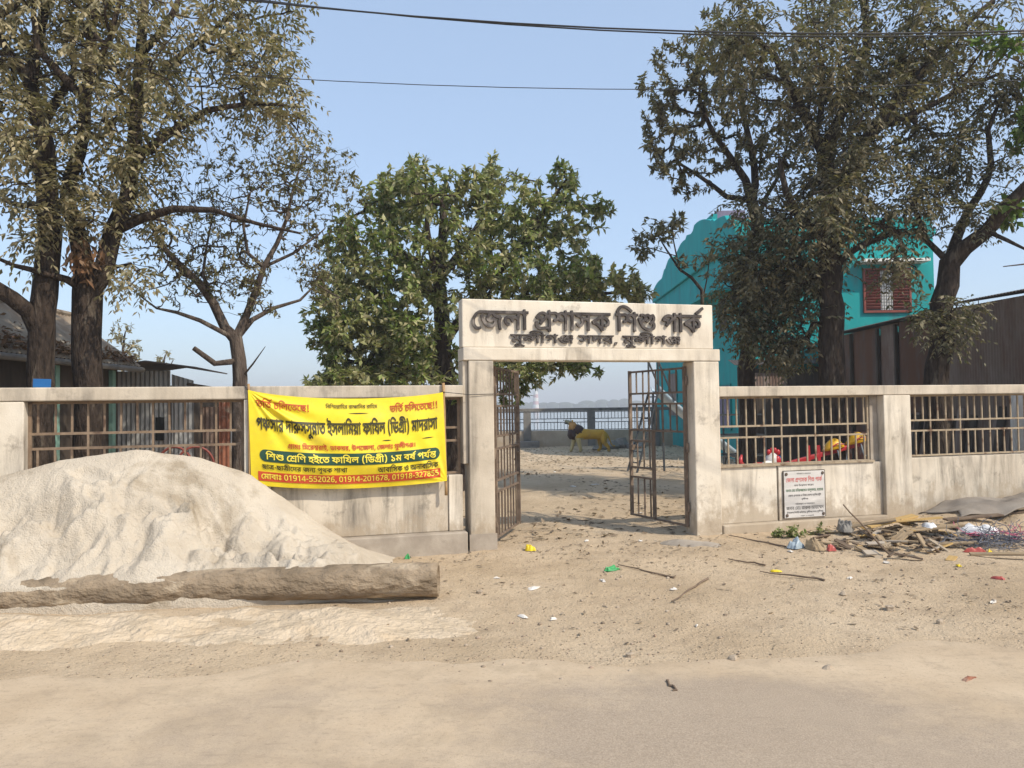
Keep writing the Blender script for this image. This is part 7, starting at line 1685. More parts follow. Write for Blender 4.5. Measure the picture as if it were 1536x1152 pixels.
# ================================================================== LION STATUE
def lion():
    def q(cx, cy): return ((cx - 310) * 0.001744, (975 - cy) * 0.001744)
    V = []; E = []; Rr = []

    def add(l, z, y, r, par=None):
        V.append((l, y, z)); Rr.append(r)
        if par is not None: E.append((par, len(V) - 1))
        return len(V) - 1
    hip = add(1.36, 0.68, 0, (0.17, 0.18))
    mid = add(1.05, 0.64, 0, (0.17, 0.19), hip)
    rib = add(0.75, 0.65, 0, (0.17, 0.21), mid)
    sh = add(0.50, 0.68, 0, (0.17, 0.21), rib)
    nk = add(0.36, 0.86, 0, (0.13, 0.14), sh)
    hd = add(0.27, 1.05, 0, (0.105, 0.115), nk)
    mz = add(0.12, 1.13, 0, (0.062, 0.06), hd)
    add(0.03, 1.155, 0, (0.045, 0.042), mz)
    rump = add(1.47, 0.66, 0, (0.11, 0.13), hip)
    for y, pts in ((-0.13, [(0.50, 0.50, 0.10), (0.55, 0.28, 0.075), (0.60, 0.07, 0.064), (0.54, 0.02, 0.066)]),
                   (0.12, [(0.40, 0.50, 0.10), (0.32, 0.26, 0.072), (0.27, 0.07, 0.062), (0.21, 0.02, 0.062)])):
        k = sh
        for l, z, r in pts: k = add(l, z, y, (r, r), k)
    for y, pts in ((-0.13, [(1.42, 0.50, 0.145), (1.44, 0.34, 0.10), (1.58, 0.20, 0.066), (1.62, 0.06, 0.06), (1.56, 0.02, 0.064)]),
                   (0.12, [(1.36, 0.48, 0.14), (1.30, 0.32, 0.095), (1.36, 0.19, 0.064), (1.28, 0.06, 0.058), (1.21, 0.02, 0.062)])):
        k = rump if y < 0 else hip
        for l, z, r in pts: k = add(l, z, y, (r, r), k)
    k = rump
    for l, z, r in ((1.58, 0.62, 0.04), (1.66, 0.45, 0.026), (1.72, 0.28, 0.022), (1.80, 0.20, 0.02), (1.86, 0.22, 0.036)): k = add(l, z, 0.03, (r, r), k)
    me = bpy.data.meshes.new('lion_skin'); me.from_pydata(V, E, []); me.update()
    o = bpy.data.objects.new('lion_skin', me); COL.objects.link(o)
    md = o.modifiers.new('skin', 'SKIN'); md.use_smooth_shade = True
    for d, r in zip(me.skin_vertices[0].data, Rr): d.radius = r
    me.skin_vertices[0].data[0].use_root = True
    md = o.modifiers.new('sub', 'SUBSURF'); md.levels = 2; md.render_levels = 2
    dg = bpy.context.evaluated_depsgraph_get()
    nm = bpy.data.meshes.new_from_object(o.evaluated_get(dg))
    bpy.data.objects.remove(o)
    nm.materials.clear()
    for k in ('lion_yellow', 'lion_cream', 'lion_grey', 'lion_tan'): nm.materials.append(M[k])
    for f in nm.polygons:
        c = f.center
        mi = 0
        if c.x < 0.68 and c.z < 0.52: mi = 1
        if c.x < 0.45 and 0.52 <= c.z < 0.72 and abs(c.y) < 0.3: mi = 1
        if c.z > 0.80 and c.x < 0.5: mi = 3
        if c.z > 1.10 or (c.x < 0.2 and c.z > 1.0): mi = 2
        f.material_index = mi; f.use_smooth = True
    root = thing('lion_statue', 'painted yellow lion statue with maroon mane and lifted grey muzzle in the park', 'statue', (1.86, 27.9, gz(2.6, 27.9)))
    b = bpy.data.objects.new('body', nm); COL.objects.link(b); b.parent = root
    mm = MB()

    def lump(qv):
        s = 1 + 0.13 * math.sin(qv.x * 9 + qv.z * 7) * math.cos(qv.y * 8)
        return qv * s
    blob(mm, (0.50, 0, 0.80), (0.23, 0.235, 0.20), 20, 14, lump)
    blob(mm, (0.33, 0, 0.68), (0.19, 0.20, 0.22), 20, 14, lump)
    mm.build('mane', M['lion_mane'], root, smooth=True)
    mm = MB(); blob(mm, (0.33, 0, 0.92), (0.155, 0.185, 0.185), 18, 12, lump); mm.build('inner_mane', M['lion_tan'], root, smooth=True)
    mm = MB(); blob(mm, (0.10, 0, 1.055), (0.07, 0.05, 0.035), 10, 8); mm.build('open_mouth', M['black'], root, smooth=True)
    mm = MB(); blob(mm, (0.005, 0, 1.165), (0.022, 0.03, 0.02), 8, 6); mm.build('nose', M['black'], root, smooth=True)
    for s in (-1, 1):
        mm = MB(); blob(mm, (0.315, 0.095 * s, 1.13), (0.03, 0.025, 0.045), 8, 6); mm.build('ear', M['lion_yellow'], root, smooth=True)
        mm = MB(); blob(mm, (0.165, 0.062 * s, 1.155), (0.013, 0.01, 0.013), 8, 6); mm.build('eye', M['black'], root, smooth=True)


lion()


def rock(name, label, cat, p, r, mat, group=None, seed=0, flat=0.7):
    m = MB(); rr = random.Random(seed); ax = [rr.uniform(0.7, 1.2) for _ in range(3)]; ph = rr.uniform(0, 9)
    blob(m, (0, 0, r * flat * 0.45), (r * ax[0], r * ax[1], r * flat), 9, 6, lambda q: q * (1 + 0.22 * math.sin(q.x * 3.1 + ph) * math.cos(q.y * 3.7 - ph) + 0.12 * math.sin(q.z * 6 + ph)))
    o = m.build(name, mat); o.location = p; o.rotation_euler = (0, 0, rr.uniform(0, 6))
    return tag(o, label, cat, group)


for k, (px, Y, r) in enumerate(((918, 29.6, 0.30), (932, 29.9, 0.38), (905, 29.2, 0.20), (948, 29.5, 0.26), (894, 28.9, 0.16), (962, 29.2, 0.22))):
    p = at(px, 660, Y)
    rock('rubble_stone', 'lump of grey rubble on the ground behind the lion statue', 'stone', (p.x, Y, gz(p.x, Y)), r, M['stone'], 'rubble stones behind the lion', 40 + k)


# ================================================================== SAND HEAP AND PIPE
PIPE_A = Vector((-0.66, 6.68, 0.165)); PIPE_B = Vector((-8.6, 6.12, 0.12))


def pipe_y(x):
    return PIPE_A.y + (x - PIPE_A.x) * (PIPE_B.y - PIPE_A.y) / (PIPE_B.x - PIPE_A.x)


PIPE_R = 0.143


def heap_edge(x):
    return np.clip(0.03 + 0.115 * sstep(-1.5, -2.6, x) + 0.035 * fbm(x * 1.9, x * 0 + 2, 3), -0.02, 0.141)


def heap_h(x, y):
    wy = 8.943 + 0.2875 * x
    yc = wy - 0.42
    zc = np.interp(x, [-8.5, -7.2, -6.3, -5.6, -4.85, -4.3, -3.64, -3.1, -2.7, -2.17, -1.74, -1.36, -1.1], [0.0, 0.15, 0.45, 0.74, 1.05, 1.20, 1.285, 1.19, 1.03, 0.60, 0.27, 0.03, -0.12])
    zc = zc + 0.02 * fbm(x * 1.3, x * 0, 3)
    yf = pipe_y(x) - heap_edge(x)                       # the pipe line
    t = (yc - y) / (yc - yf)
    front = zc * (1 - np.clip(t, 0, 1.0) ** 1.08) + (0.175 + np.sqrt(np.maximum(0, PIPE_R ** 2 - heap_edge(x) ** 2))) * np.clip(t * 1.1, 0, 1.0) * sstep(-1.2, -1.7, x)
    back = zc * (1 - 0.62 * np.clip((y - yc) / 0.5, 0, 2) ** 1.3)
    h = np.where(t > 0, front, back)
    # slumped, dug-out face
    dig = np.exp(-((x + 2.55 - 0.35 * (t - 0.5)) / 0.42) ** 2) * np.exp(-((t - 0.5) / 0.24) ** 2)
    h = h - 0.24 * dig * (0.7 + 0.9 * fbm(x * 3.1, y * 3.1, 3))
    dig2 = np.exp(-((x + 3.15) / 0.5) ** 2) * np.exp(-((t - 0.33) / 0.12) ** 2)
    h = h - 0.13 * dig2
    ridge = np.exp(-((x + 2.95 + 0.3 * (t - 0.5)) / 0.2) ** 2) * np.exp(-((t - 0.55) / 0.28) ** 2)
    h = h + 0.10 * ridge
    # scoops where sand has been shovelled out, steep on the uphill side
    for sx, sy, rx, ry, dp, an in ((-2.22, 6.92, 0.34, 0.15, 0.13, -0.5), (-2.62, 7.02, 0.36, 0.13, 0.12, -0.45), (-3.35, 6.98, 0.40, 0.12, 0.08, 0.25), (-4.1, 6.85, 0.42, 0.13, 0.09, 0.1), (-2.0, 6.78, 0.2, 0.1, 0.08, -0.3), (-3.9, 7.15, 0.25, 0.08, 0.06, -0.1)):
        ca, sa = math.cos(an), math.sin(an)
        ux = (x - sx) * ca + (y - sy) * sa; uy = -(x - sx) * sa + (y - sy) * ca
        rr_ = np.sqrt((ux / rx) ** 2 + (uy / ry) ** 2) * (1 + 0.7 * fbm(x * 5, y * 5, 3))
        h = h - dp * sstep(1.0, 0.62, rr_) + 0.35 * dp * np.exp(-((rr_ - 1.25) / 0.22) ** 2) * (uy < 0.2 * ry)
    rough = sstep(0.10, 0.4, t) * sstep(-0.02, 0.25, zc) * sstep(1.02, 0.8, t)
    wx = x + 0.15 * fbm(x * 2.5, y * 2.5, 3)
    lump = np.abs(fbm(wx * 2.6 + 3, y * 2.2, 4, 0.55))
    h = h + rough * (0.13 * fbm(wx * 2.0, y * 2.0 + 5, 6, 0.64) + 0.24 * lump - 0.07)
    crumb = np.clip(fbm(x * 8 + 2, y * 8, 4, 0.7) - 0.08, 0, 1)
    h = h + (0.35 + rough) * sstep(-0.02, 0.3, zc) * (0.016 * fbm(x * 7, y * 7, 4, 0.65) + 0.05 * crumb * sstep(-0.05, 0.15, fbm(x * 1.4 + 7, y * 1.4, 3)))
    return h


def make_heap():
    xs = np.arange(-8.6, -0.95, 0.018); ts = np.linspace(0, 1, 130)
    X = np.repeat(xs[None], len(ts), 0)
    wy = 8.943 + 0.2875 * X
    y0 = pipe_y(X) - heap_edge(X)
    y1 = wy + 0.02
    Y = y0 + (y1 - y0) * ts[:, None]
    Z = heap_h(X, Y)
    G = ground_h(X, Y)
    Z = np.maximum(Z, G - 0.12)
    Z[0] = -0.1; Y[0] = Y[0] + 0.03
    V = np.stack([X, Y, Z], -1).reshape(-1, 3)
    nx = len(xs); i, j = np.meshgrid(np.arange(nx - 1), np.arange(len(ts) - 1)); a = (j * nx + i).ravel()
    o = np_mesh('sand_heap', V, np.stack([a, a + 1, a + nx + 1, a + nx], -1), M['sand'], smooth=True)
    tag(o, 'big heap of pale dug sand against the wall left of the gate', 'sand heap')
    # thrown-out sand in front of the pipe
    xs = np.arange(-8.0, 0.3, 0.03); ts = np.linspace(0, 1, 60)
    X = np.repeat(xs[None], len(ts), 0)
    Y = 5.25 + 0.03 * (X + 4) + ts[:, None] * (1.0 + 0.05 * (X + 4))
    G = ground_h(X, Y)
    cover = np.clip(1.0 * fbm(X * 0.8 + 4, Y * 1.4, 5, 0.6) + 0.72 + 0.25 * (-X - 2) / 3, 0, 1.2) * np.sin(np.pi * ts[:, None]) ** 0.6 * sstep(0.2, -1.2, X)
    Z = G - 0.025 + 0.075 * cover + (0.03 * fbm(X * 4, Y * 4, 4, 0.65) + 0.012) * cover
    V = np.stack([X, Y, Z], -1).reshape(-1, 3)
    nx = len(xs); i, j = np.meshgrid(np.arange(nx - 1), np.arange(len(ts) - 1)); a = (j * nx + i).ravel()
    o = np_mesh('spilled_sand', V, np.stack([a, a + 1, a + nx + 1, a + nx], -1), M['spill'], smooth=True)
    tag(o, 'pale sand spilled in a low drift before the long pipe', 'sand', kind='stuff')
    # the pipe
    m = MB(); n = 28; pts = []
    A = PIPE_A; Bp = PIPE_B
    L = 150
    base = 0
    for k in range(L + 1):
        t = k / L
        c = A.lerp(Bp, t)
        c.z += 0.012 * math.sin(t * 9)
        for q in range(n):
            a = 2 * math.pi * q / n
            r = PIPE_R * (1 + 0.10 * float(fbm(t * 40, q * 0.45, 3)) + 0.06 * float(fbm(t * 140, q * 1.4, 3)))
            m.v.append((c.x + 0.0, c.y + r * math.cos(a), c.z + r * math.sin(a)))
    for k in range(L):
        for q in range(n):
            m.f.append((k * n + q, k * n + (q + 1) % n, (k + 1) * n + (q + 1) % n, (k + 1) * n + q)); m.m.append(0)
    # hollow mouth
    b = len(m.v)
    for dx, r in ((0.0, 0.105), (-0.45, 0.1)):
        for q in range(n):
            a = 2 * math.pi * q / n
            m.v.append((A.x + dx, A.y + r * math.cos(a), A.z + r * math.sin(a)))
    for q in range(n):
        m.f.append((q, b + q, b + (q + 1) % n, (q + 1) % n)); m.m.append(0)
        m.f.append((b + q, b + n + q, b + n + (q + 1) % n, b + (q + 1) % n)); m.m.append(0)
    m.f.append(tuple(b + n + q for q in range(n))); m.m.append(0)
    o = m.build('concrete_pipe', M['pipe'], smooth=True)
    tag(o, 'long mud coated concrete pipe lying along the foot of the sand heap', 'pipe')


make_heap()

# ================================================================== OVERHEAD WIRES
for k, (p0, p1, Y, sag, r, lab) in enumerate((
        ((340, -3), (1545, 46), 7.0, 0.14, 0.008, 'upper of the pair of thick black cables crossing the top of the sky'),
        ((420, 4), (1545, 50), 7.05, 0.14, 0.007, 'lower of the pair of thick black cables crossing the top of the sky'),
        ((0, 84), (1545, 120), 7.6, 0.20, 0.004, 'single thin wire crossing the sky below the two thick cables'))):
    a = at(p0[0], p0[1], Y); b = at(p1[0], p1[1], Y)
    d = (b - a) / (b.x - a.x)
    pts = []
    for i in range(61):
        t = i / 60
        x = -26 + 52 * t
        q = a + d * (x - a.x)
        u = (x - a.x) / (b.x - a.x)
        q.z += -4 * sag * u * (1 - u)
        pts.append(q)
    m = MB(); m.tube(pts, r, 6)
    tag(m.build('overhead_cable', M['wire'], smooth=True), lab, 'cable', 'overhead cables')

# ================================================================== DEBRIS BY THE RIGHT WALL
def gp(px, py, lift=0.0):
    """ground point seen at a photo pixel (marched along the sight line)"""
    Y = 4.0
    for st in (0.4, 0.05, 0.006):
        while Y < 40:
            p = at(px, py, Y + st)
            if p.z <= gz(p.x, p.y): break
            Y += st
    p = at(px, py, Y)
    return Vector((p.x, p.y, gz(p.x, p.y) + lift))


planks = [  # (px, py, length, width, yaw, pitch, roll, material, label)
    (1338, 800, 0.62, 0.12, 8, 10, 4, 'wood_yellow', 'yellow sawn plank on top of the rubbish pile'),
    (1375, 796, 0.55, 0.10, -10, 6, -5, 'wood_yellow', 'shorter yellow plank right of the topmost one in the rubbish pile'),
    (1310, 803, 0.50, 0.09, -25, 12, 8, 'wood', 'grey brown plank at the left side of the rubbish pile'),
    (1400, 808, 0.70, 0.11, 4, 4, 2, 'wood', 'long grey plank across the middle of the rubbish pile'),
    (1352, 815, 0.42, 0.13, 35, 18, 6, 'wood', 'broad tilted board in front of the yellow planks'),
    (1325, 822, 0.34, 0.07, 80, 14, 0, 'wood', 'short board lying end-on at the front left of the rubbish pile'),
    (1385, 828, 0.26, 0.05, 95, 40, 0, 'wood', 'small stub of wood standing up in front of the pile'),
    (1430, 822, 0.48, 0.08, -15, 4, 3, 'wood', 'grey plank at the front right of the rubbish pile'),
    (1460, 782, 0.75, 0.10, 6, 3, 3, 'stick', 'dark plank lying on the grey mat'),
    (1500, 776, 0.60, 0.09, -8, 4, 3, 'stick', 'dark plank at the upper right edge of the grey mat'),
    (1500, 838, 0.55, 0.08, -20, 3, 3, 'wood', 'plank at the bottom right corner of the rubbish by the netting'),
]
for px, py, L, W, yaw, pit, rol, mt, lab in planks:
    p = gp(px, py)
    m = MB(); m.box((-L / 2, -W / 2, -0.011), (L / 2, W / 2, 0.011))
    o = m.build('plank', M[mt], bevel=0.003)
    zz = p.z + 0.02 + 0.5 * L * abs(math.sin(R(pit))) * 0.7 + (0.09 if py < 812 and px < 1420 else 0.02)
    o.location = (p.x, p.y, zz); o.rotation_euler = (R(rol), R(-pit), R(yaw))
    tag(o, lab, 'plank', 'planks in the rubbish pile')
rs = random.Random(21)
for k in range(150):
    px = rs.gauss(1345, 70); py = 808 + rs.gauss(0, 13) + 4
    if not 1225 < px < 1480: continue
    p = gp(px, min(840, max(792, py)))
    L = rs.uniform(0.06, 0.34)
    m = MB(); m.box((-L / 2, -rs.uniform(0.015, 0.045), -0.008), (L / 2, rs.uniform(0.015, 0.045), 0.008))
    o = m.build('wood_scrap', M[rs.choice(['wood', 'wood', 'stick', 'stick', 'wood_yellow', 'litter', 'litter', 'cement'])])
    o.location = (p.x, p.y, p.z + 0.012 + rs.random() * 0.10 * math.exp(-((px - 1350) / 50) ** 2)); o.rotation_euler = (R(rs.gauss(0, 14)), R(rs.gauss(0, 12)), rs.uniform(0, 3.14))
    tag(o, 'small scrap of broken wood in the rubbish pile by the right wall', 'wood scrap', 'scraps of wood in the rubbish pile')
sticks = [((1264, 757), (1338, 838), 0.40, 'long dry stick leaning up out of the left side of the rubbish pile'),
          ((1278, 800), (1345, 834), 0.10, 'dry stick lying flat at the foot of the leaning stick'),
          ((1095, 806), (1180, 822), 0.02, 'thin crooked twig on the earth at the foot of the wall left of the weeds'),
          ((930, 850), (1010, 868), 0.015, 'thin dark twig on the open earth before the gate'),
          ((1010, 905), (1060, 870), 0.012, 'bent twig on the verge right of the gate'),
          ((1140, 860), (1240, 872), 0.012, 'long dark twig on the earth below the plaque'),
          ((1000, 1022), (1012, 1040), 0.01, 'short twig on the road surface'),
          ((1090, 840), (1150, 850), 0.012, 'short grey twig right of the gate')]
for (a, b, top, lab) in sticks:
    if top > 0.3:
        q = gp(*b, 0.02); p = at(a[0], a[1], q.y + 0.25)
    else:
        p = gp(*a, top); q = gp(*b, 0.01)
    m = MB(); pts = []; rr_ = []
    for i in range(7):
        t = i / 6; c = p.lerp(q, t); w = 0.02 if top < 0.3 else 0.012
        c += Vector((rs.uniform(-w, w), rs.uniform(-w, w), rs.uniform(0, 0.008))); pts.append(c); rr_.append(0.005 + 0.006 * t if top < 0.3 else 0.007 + 0.006 * t)
    m.tube(pts, rr_, 5)
    tag(m.build('stick', M['stick']), lab, 'stick', 'dry sticks on the ground')
# grey mat over the right end
P0 = gp(1425, 806); P1 = gp(1560, 800)
def matf(u, v):
    x = 5.55 + 2.6 * u + 0.12 * math.sin(v * 5); wy = 8.943 + 0.2875 * x
    y = wy - 0.95 + 0.80 * v + 0.06 * math.sin(u * 7)
    edge = 1 - (2 * u - 1) ** 6
    z = gz(x, y) + 0.03 + (0.12 * math.sin(math.pi * (0.15 + 0.75 * v)) + 0.16 * v * v) * edge * min(1, u * 4 + 0.3) + 0.03 * float(fbm(u * 5, v * 4, 3))
    return (x, y, z)


m = MB(); m.grid(matf, 60, 30)
tag(m.build('grey_mat', M['mat_grey'], smooth=True, solid=0.012), 'grey woven mat thrown over rubbish at the right end of the wall', 'mat')


def crumple(name, mat, p, sx, sy, h, seed, label, cat, group=None, nu=16):
    """a limp, folded piece of film or cloth with a ragged outline"""
    o = Vector(p)
    def fn(u, v):
        a = (u - 0.5) * 2; b = (v - 0.5) * 2
        k = math.sqrt(max(1e-6, 1 - 0.42 * min(a * a, b * b)))            # rounds the corners off
        ra = 1 + 0.35 * float(fbm(math.atan2(b, a) * 0.9 + seed * 2.1, seed * 0.7, 2))
        f1 = float(fbm(u * 1.6 + seed * 3.7, v * 1.6 + seed, 2)); f2 = float(fbm(u * 3.2 + seed, v * 3.2 + seed * 2.3, 2))
        edge = max(0.0, 1 - max(abs(a), abs(b)) ** 3)
        z = 0.006 + h * edge * (0.35 + 1.1 * abs(f1) + 0.5 * abs(f2))
        return (a * k * ra * sx / 2 + 0.03 * f2, b * k * ra * sy / 2 + 0.02 * f1, z)
    m = MB(); m.grid(fn, nu, nu)
    ob = m.build(name, M[mat], solid=0.003)
    ob.location = o; ob.rotation_euler = (0, 0, seed * 1.3)
    return tag(ob, label, cat, group)


crumple('white_bag', 'plastic_white', gp(1395, 803, 0.10), 0.30, 0.15, 0.06, 1, 'crumpled white bag on top of the rubbish pile', 'bag')
crumple('white_bag', 'plastic_white', gp(1470, 806, 0.05), 0.40, 0.18, 0.14, 2, 'flat white plastic sheet beside the blue and red netting', 'bag')
crumple('blue_bag', 'plastic_blue', gp(1193, 822), 0.20, 0.14, 0.14, 3, 'crumpled pale blue bag at the foot of the wall under the plaque', 'bag')
crumple('torn_sack', 'wood', gp(1220, 824), 0.24, 0.16, 0.16, 4, 'brown torn sack between the blue bag and the red scrap', 'sack')
crumple('red_wrapper', 'plastic_red', gp(1247, 827), 0.10, 0.06, 0.07, 5, 'red scrap of plastic left of the rubbish pile', 'wrapper')
crumple('grey_rag', 'stone', gp(1268, 800, 0.03), 0.30, 0.16, 0.2, 6, 'greyish rag against the wall left of the planks', 'rag')
crumple('red_yellow_packet', 'plastic_red', gp(1462, 829), 0.20, 0.06, 0.07, 7, 'red end of the torn packet at the front right of the pile', 'packet')
crumple('red_yellow_packet', 'plastic_yellow', gp(1485, 831), 0.18, 0.05, 0.06, 8, 'yellow end of the torn packet at the front right of the pile', 'packet')
crumple('yellow_packet', 'plastic_yellow', gp(794, 826), 0.13, 0.09, 0.10, 9, 'crumpled yellow packet on the earth before the left gate pier', 'packet')
crumple('green_packet', 'plastic_green', gp(918, 856), 0.17, 0.07, 0.05, 10, 'flat green packet on the earth in front of the gate', 'packet')
crumple('green_packet', 'plastic_green', gp(612, 838), 0.09, 0.06, 0.05, 11, 'small green wrapper by the wall at the right foot of the sand heap', 'packet')
crumple('yellow_packet', 'plastic_yellow', gp(1163, 858), 0.10, 0.06, 0.03, 12, 'small yellow wrapper on the earth below the plaque', 'packet')
crumple('yellow_packet', 'plastic_yellow', gp(1438, 850), 0.05, 0.04, 0.03, 13, 'tiny yellow scrap in front of the rubbish pile', 'packet')
crumple('pink_packet', 'plastic_red', gp(1497, 869), 0.12, 0.05, 0.03, 14, 'dark red wrapper on the earth at the right edge', 'packet')
crumple('brown_leaf_scrap', 'brick', gp(1452, 1020), 0.13, 0.05, 0.02, 15, 'rusty brown scrap lying on the road at the right', 'scrap')
for k, (px, py, s) in enumerate(((800, 883, 0.14), (785, 926, 0.10), (830, 930, 0.05), (905, 872, 0.10), (1010, 885, 0.06), (880, 812, 0.08), (960, 812, 0.06), (1275, 868, 0.06), (1185, 828, 0.08), (745, 868, 0.05), (1045, 940, 0.05), (1330, 845, 0.07), (1490, 905, 0.05), (860, 730, 0.16), (893, 727, 0.18), (832, 708, 0.15), (960, 770, 0.09))):
    crumple('paper_scrap', 'paper', gp(px, py), s, s * 0.5, 0.02, 20 + k, 'small white scrap of paper on the bare earth', 'paper scrap', 'white paper scraps on the earth', 6)
# knotted netting
def net(name, mat, c, n, seed, label):
    rr_ = random.Random(seed); m = MB()
    for k in range(n):
        pts = []
        p = Vector((rr_.gauss(0, 0.16), rr_.gauss(0, 0.08), 0.02 + abs(rr_.gauss(0, 0.03))))
        d = Vector((rr_.uniform(-1, 1), rr_.uniform(-1, 1), 0))
        for i in range(7):
            pts.append(p.copy()); d += Vector((rr_.uniform(-1, 1), rr_.uniform(-1, 1), rr_.uniform(-0.4, 0.4))) * 0.8; d.normalize(); p += d * 0.06; p.z = max(0.012, p.z)
        m.tube(pts, 0.0035, 4)
    o = m.build(name, M[mat]); o.location = c
    tag(o, label, 'netting', 'tangled nets in the rubbish')


net('tangled_net', 'net_blue', gp(1478, 822, 0.02), 70, 1, 'left tangle of navy net cord at the right end of the rubbish')
net('tangled_net', 'net_blue', gp(1515, 818, 0.04), 70, 2, 'right tangle of navy net cord at the edge of the picture')
net('tangled_net', 'plastic_pink', gp(1508, 815, 0.07), 22, 3, 'loops of pink cord lying on the navy netting')
# weeds
def weed(p, n, h, seed, label):
    t = thing('weed', label, 'weed', p, 0, 'green weeds at the foot of the right wall')
    rr_ = np.random.RandomState(seed); m = MB(); Bs = []; Ds = []
    for k in range(n):
        d = Vector((rr_.normal() * 0.6, rr_.normal() * 0.4, 1)).normalized(); L = h * rr_.uniform(0.6, 1.2)
        pts = [Vector((0, 0, -0.02)) + d * (L * i / 4) + Vector((0, 0, -0.15 * L * (i / 4) ** 2)) for i in range(5)]
        m.tube(pts, [0.004, 0.0035, 0.003, 0.002, 0.001], 4)
        for i in range(1, 5):
            for _ in range(4): Bs.append(tuple(pts[i])); Ds.append(rr_.normal(size=3) + np.array([0, 0, 0.3]))
    m.build('stem', M['stick'], t)
    N_ = len(Bs)
    V, F = leaf_arrays(np.array(Bs), np.array(Ds), rr_.normal(size=(N_, 3)) * 0.4 + np.array([0, 0, 1.0]), rr_.uniform(0.035, 0.07, N_), rr_.uniform(0.02, 0.035, N_), rr_.uniform(0, 0.3, N_))
    np_mesh('leaves', V, F, M['leaf_green'], t)


for k, (px, py, n, h, lab) in enumerate(((1168, 806, 9, 0.13, 'small weed left of the bigger bushy weed under the plaque'), (1192, 806, 14, 0.17, 'bushy weed at the foot of the wall right under the plaque'), (1224, 802, 5, 0.16, 'thin upright weed right of the bushy weed under the plaque'))):
    weed(gp(px, py), n, h, 50 + k, lab)
# the rough cement lump at the gate
crumple('cement_patch', 'cement', gp(1040, 816, -0.012), 0.8, 0.4, 0.05, 31, 'rough patch of spilled cement at the foot of the right gate pier', 'cement')

# ================================================================== LITTER OVER THE EARTH
def scatter_leaves(name, label, n, sampler, seed, L, mat):
    rr_ = np.random.RandomState(seed)
    x, y = sampler(rr_, n)
    N_ = len(x)
    B = np.stack([x, y, ground_h(x, y) + 0.004 + rr_.rand(N_) * 0.012], -1)
    D = rr_.normal(size=(N_, 3)) * np.array([1, 1, 0.12])
    U = rr_.normal(size=(N_, 3)) * 0.25 + np.array([0, 0, 1.0])
    l = rr_.uniform(L * 0.5, L * 1.3, N_)
    V, F = leaf_arrays(B, D, U, l, l * rr_.uniform(0.3, 0.6, N_), rr_.uniform(-0.15, 0.15, N_))
    o = np_mesh(name, V, F, mat)
    tag(o, label, 'leaf litter', kind='stuff')


def s_verge(rr_, n):
    x = rr_.uniform(-1.5, 9, n); y = rr_.uniform(5.3, 11.5, n); wy = 8.943 + 0.2875 * x
    d = wy - y
    pr = 0.14 + 0.9 * np.exp(-(d / 0.55) ** 2) * sstep(1.5, 5, x) + 0.25 * sstep(-0.6, -0.5, fbm(x, y, 3)) * np.exp(-(d / 1.5) ** 2)
    k = (rr_.rand(n) < pr * (0.5 + fbm(x * 1.3, y * 1.3, 3) * 1.6)) & (d > 0.04)
    return x[k], y[k]


def s_park(rr_, n):
    x = rr_.uniform(-9, 8.4, n); y = 9.3 + 22 * rr_.rand(n) ** 1.25; wy = 8.943 + 0.2875 * x
    pr = np.clip(0.55 + 1.5 * fbm(x * 0.5, y * 0.5, 4) + 0.3 * sstep(17, 26, y), 0, 1)
    k = (rr_.rand(n) < pr) & (y > wy + 0.35)
    return x[k], y[k]


scatter_leaves('verge_litter', 'dry leaves and chips strewn on the verge by the wall', 15000, s_verge, 61, 0.055, M['litter'])
scatter_leaves('park_litter', 'dry fallen leaves strewn over the park earth', 15000, s_park, 62, 0.10, M['litter'])


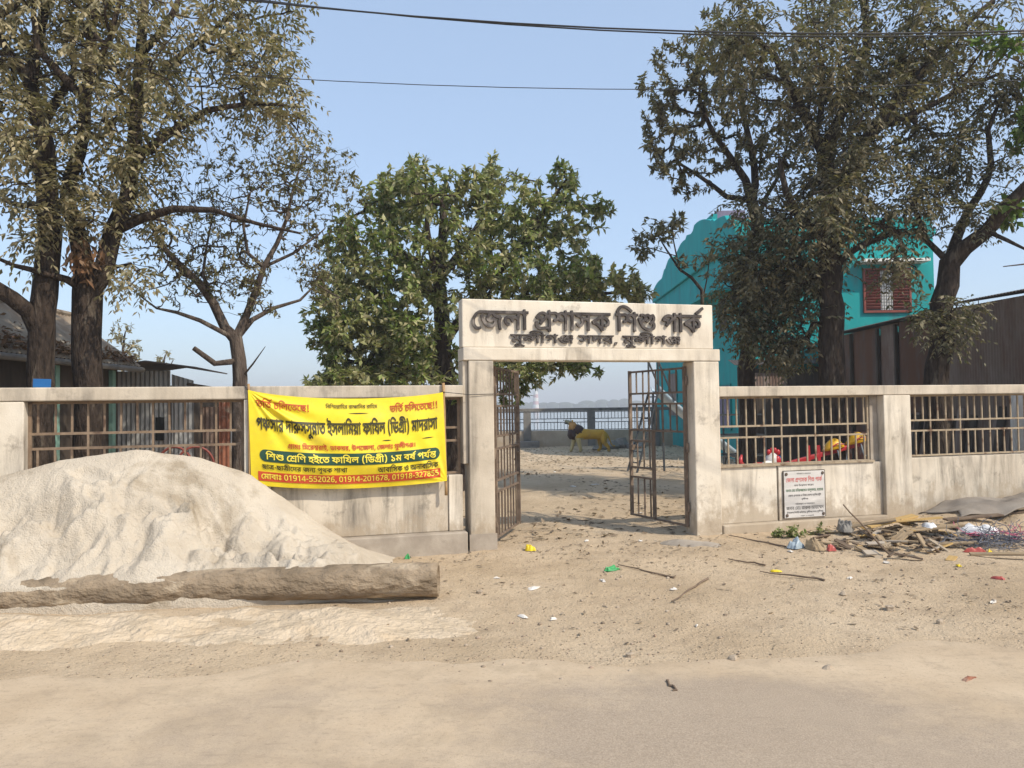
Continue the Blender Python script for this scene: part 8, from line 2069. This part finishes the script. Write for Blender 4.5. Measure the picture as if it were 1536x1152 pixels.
def pebbles(name, label, n, seed, x0, x1, y0, y1, rmin, rmax, mat, dens):
    rr_ = np.random.RandomState(seed)
    x = rr_.uniform(x0, x1, n); y = rr_.uniform(y0, y1, n)
    k = rr_.rand(n) < dens(x, y); x = x[k]; y = y[k]; n = len(x)
    wy = 8.943 + 0.2875 * x
    k = y < wy - 0.1; x = x[k]; y = y[k]; n = len(x)
    r = rmin + (rmax - rmin) * rr_.rand(n) ** 4
    ico = np.array([[0, 0, 1], [0.894, 0, 0.447], [0.276, 0.851, 0.447], [-0.724, 0.526, 0.447], [-0.724, -0.526, 0.447], [0.276, -0.851, 0.447],
                    [0.724, 0.526, -0.447], [-0.276, 0.851, -0.447], [-0.894, 0, -0.447], [-0.276, -0.851, -0.447], [0.724, -0.526, -0.447], [0, 0, -1]])
    fc = np.array([[0, 1, 2], [0, 2, 3], [0, 3, 4], [0, 4, 5], [0, 5, 1], [1, 6, 2], [2, 6, 7], [2, 7, 3], [3, 7, 8], [3, 8, 4], [4, 8, 9], [4, 9, 5], [5, 9, 10], [5, 10, 1], [1, 10, 6], [11, 7, 6], [11, 8, 7], [11, 9, 8], [11, 10, 9], [11, 6, 10]])
    sc = rr_.uniform(0.6, 1.3, (n, 1, 3)) * r[:, None, None]; sc[:, :, 2] *= 0.7
    V = ico[None] * sc * rr_.uniform(0.8, 1.2, (n, 12, 1)) + np.stack([x, y, ground_h(x, y) + r * 0.25], -1)[:, None]
    F = fc[None] + (np.arange(n) * 12)[:, None, None]
    o = np_mesh(name, V.reshape(-1, 3), F.reshape(-1, 3), mat)
    tag(o, label, 'pebbles', kind='stuff')


def pebble_mat():
    m = NT('mixed_pebbles', 0.9, 0.15)
    g = m.n('ShaderNodeNewGeometry')
    m.color(m.ramp(g.outputs['Random Per Island'], [(0, (0.20, 0.155, 0.11)), (0.35, (0.32, 0.25, 0.18)), (0.75, (0.42, 0.345, 0.26)), (1, (0.30, 0.20, 0.14))]))
    return m.mat


M['pebble'] = pebble_mat()
pebbles('verge_pebbles', 'small stones and clods scattered over the sandy verge', 7000, 71, -2, 9, 4.6, 11, 0.004, 0.02, M['pebble'], lambda x, y: np.clip(0.25 + 1.4 * fbm(x * 0.9, y * 0.9, 4), 0.03, 1))
pebbles('road_pebbles', 'grit scattered over the sandy road', 9000, 72, -4, 5, 3.3, 5.4, 0.003, 0.012, M['pebble'], lambda x, y: np.clip(0.3 + 1.2 * fbm(x * 0.7 + 3, y * 0.9, 4), 0.04, 1))
for k, (px, py, r) in enumerate(((1335, 915, 0.045), (1265, 893, 0.035), (945, 985, 0.03), (1100, 990, 0.03), (1410, 935, 0.03), (720, 890, 0.03), (1242, 1005, 0.03), (565, 925, 0.03))):
    p = gp(px, py)
    rock('clod', 'single larger clod of earth lying apart on the verge', 'clod', p, r, M['pebble'], 'larger clods on the verge', 90 + k)
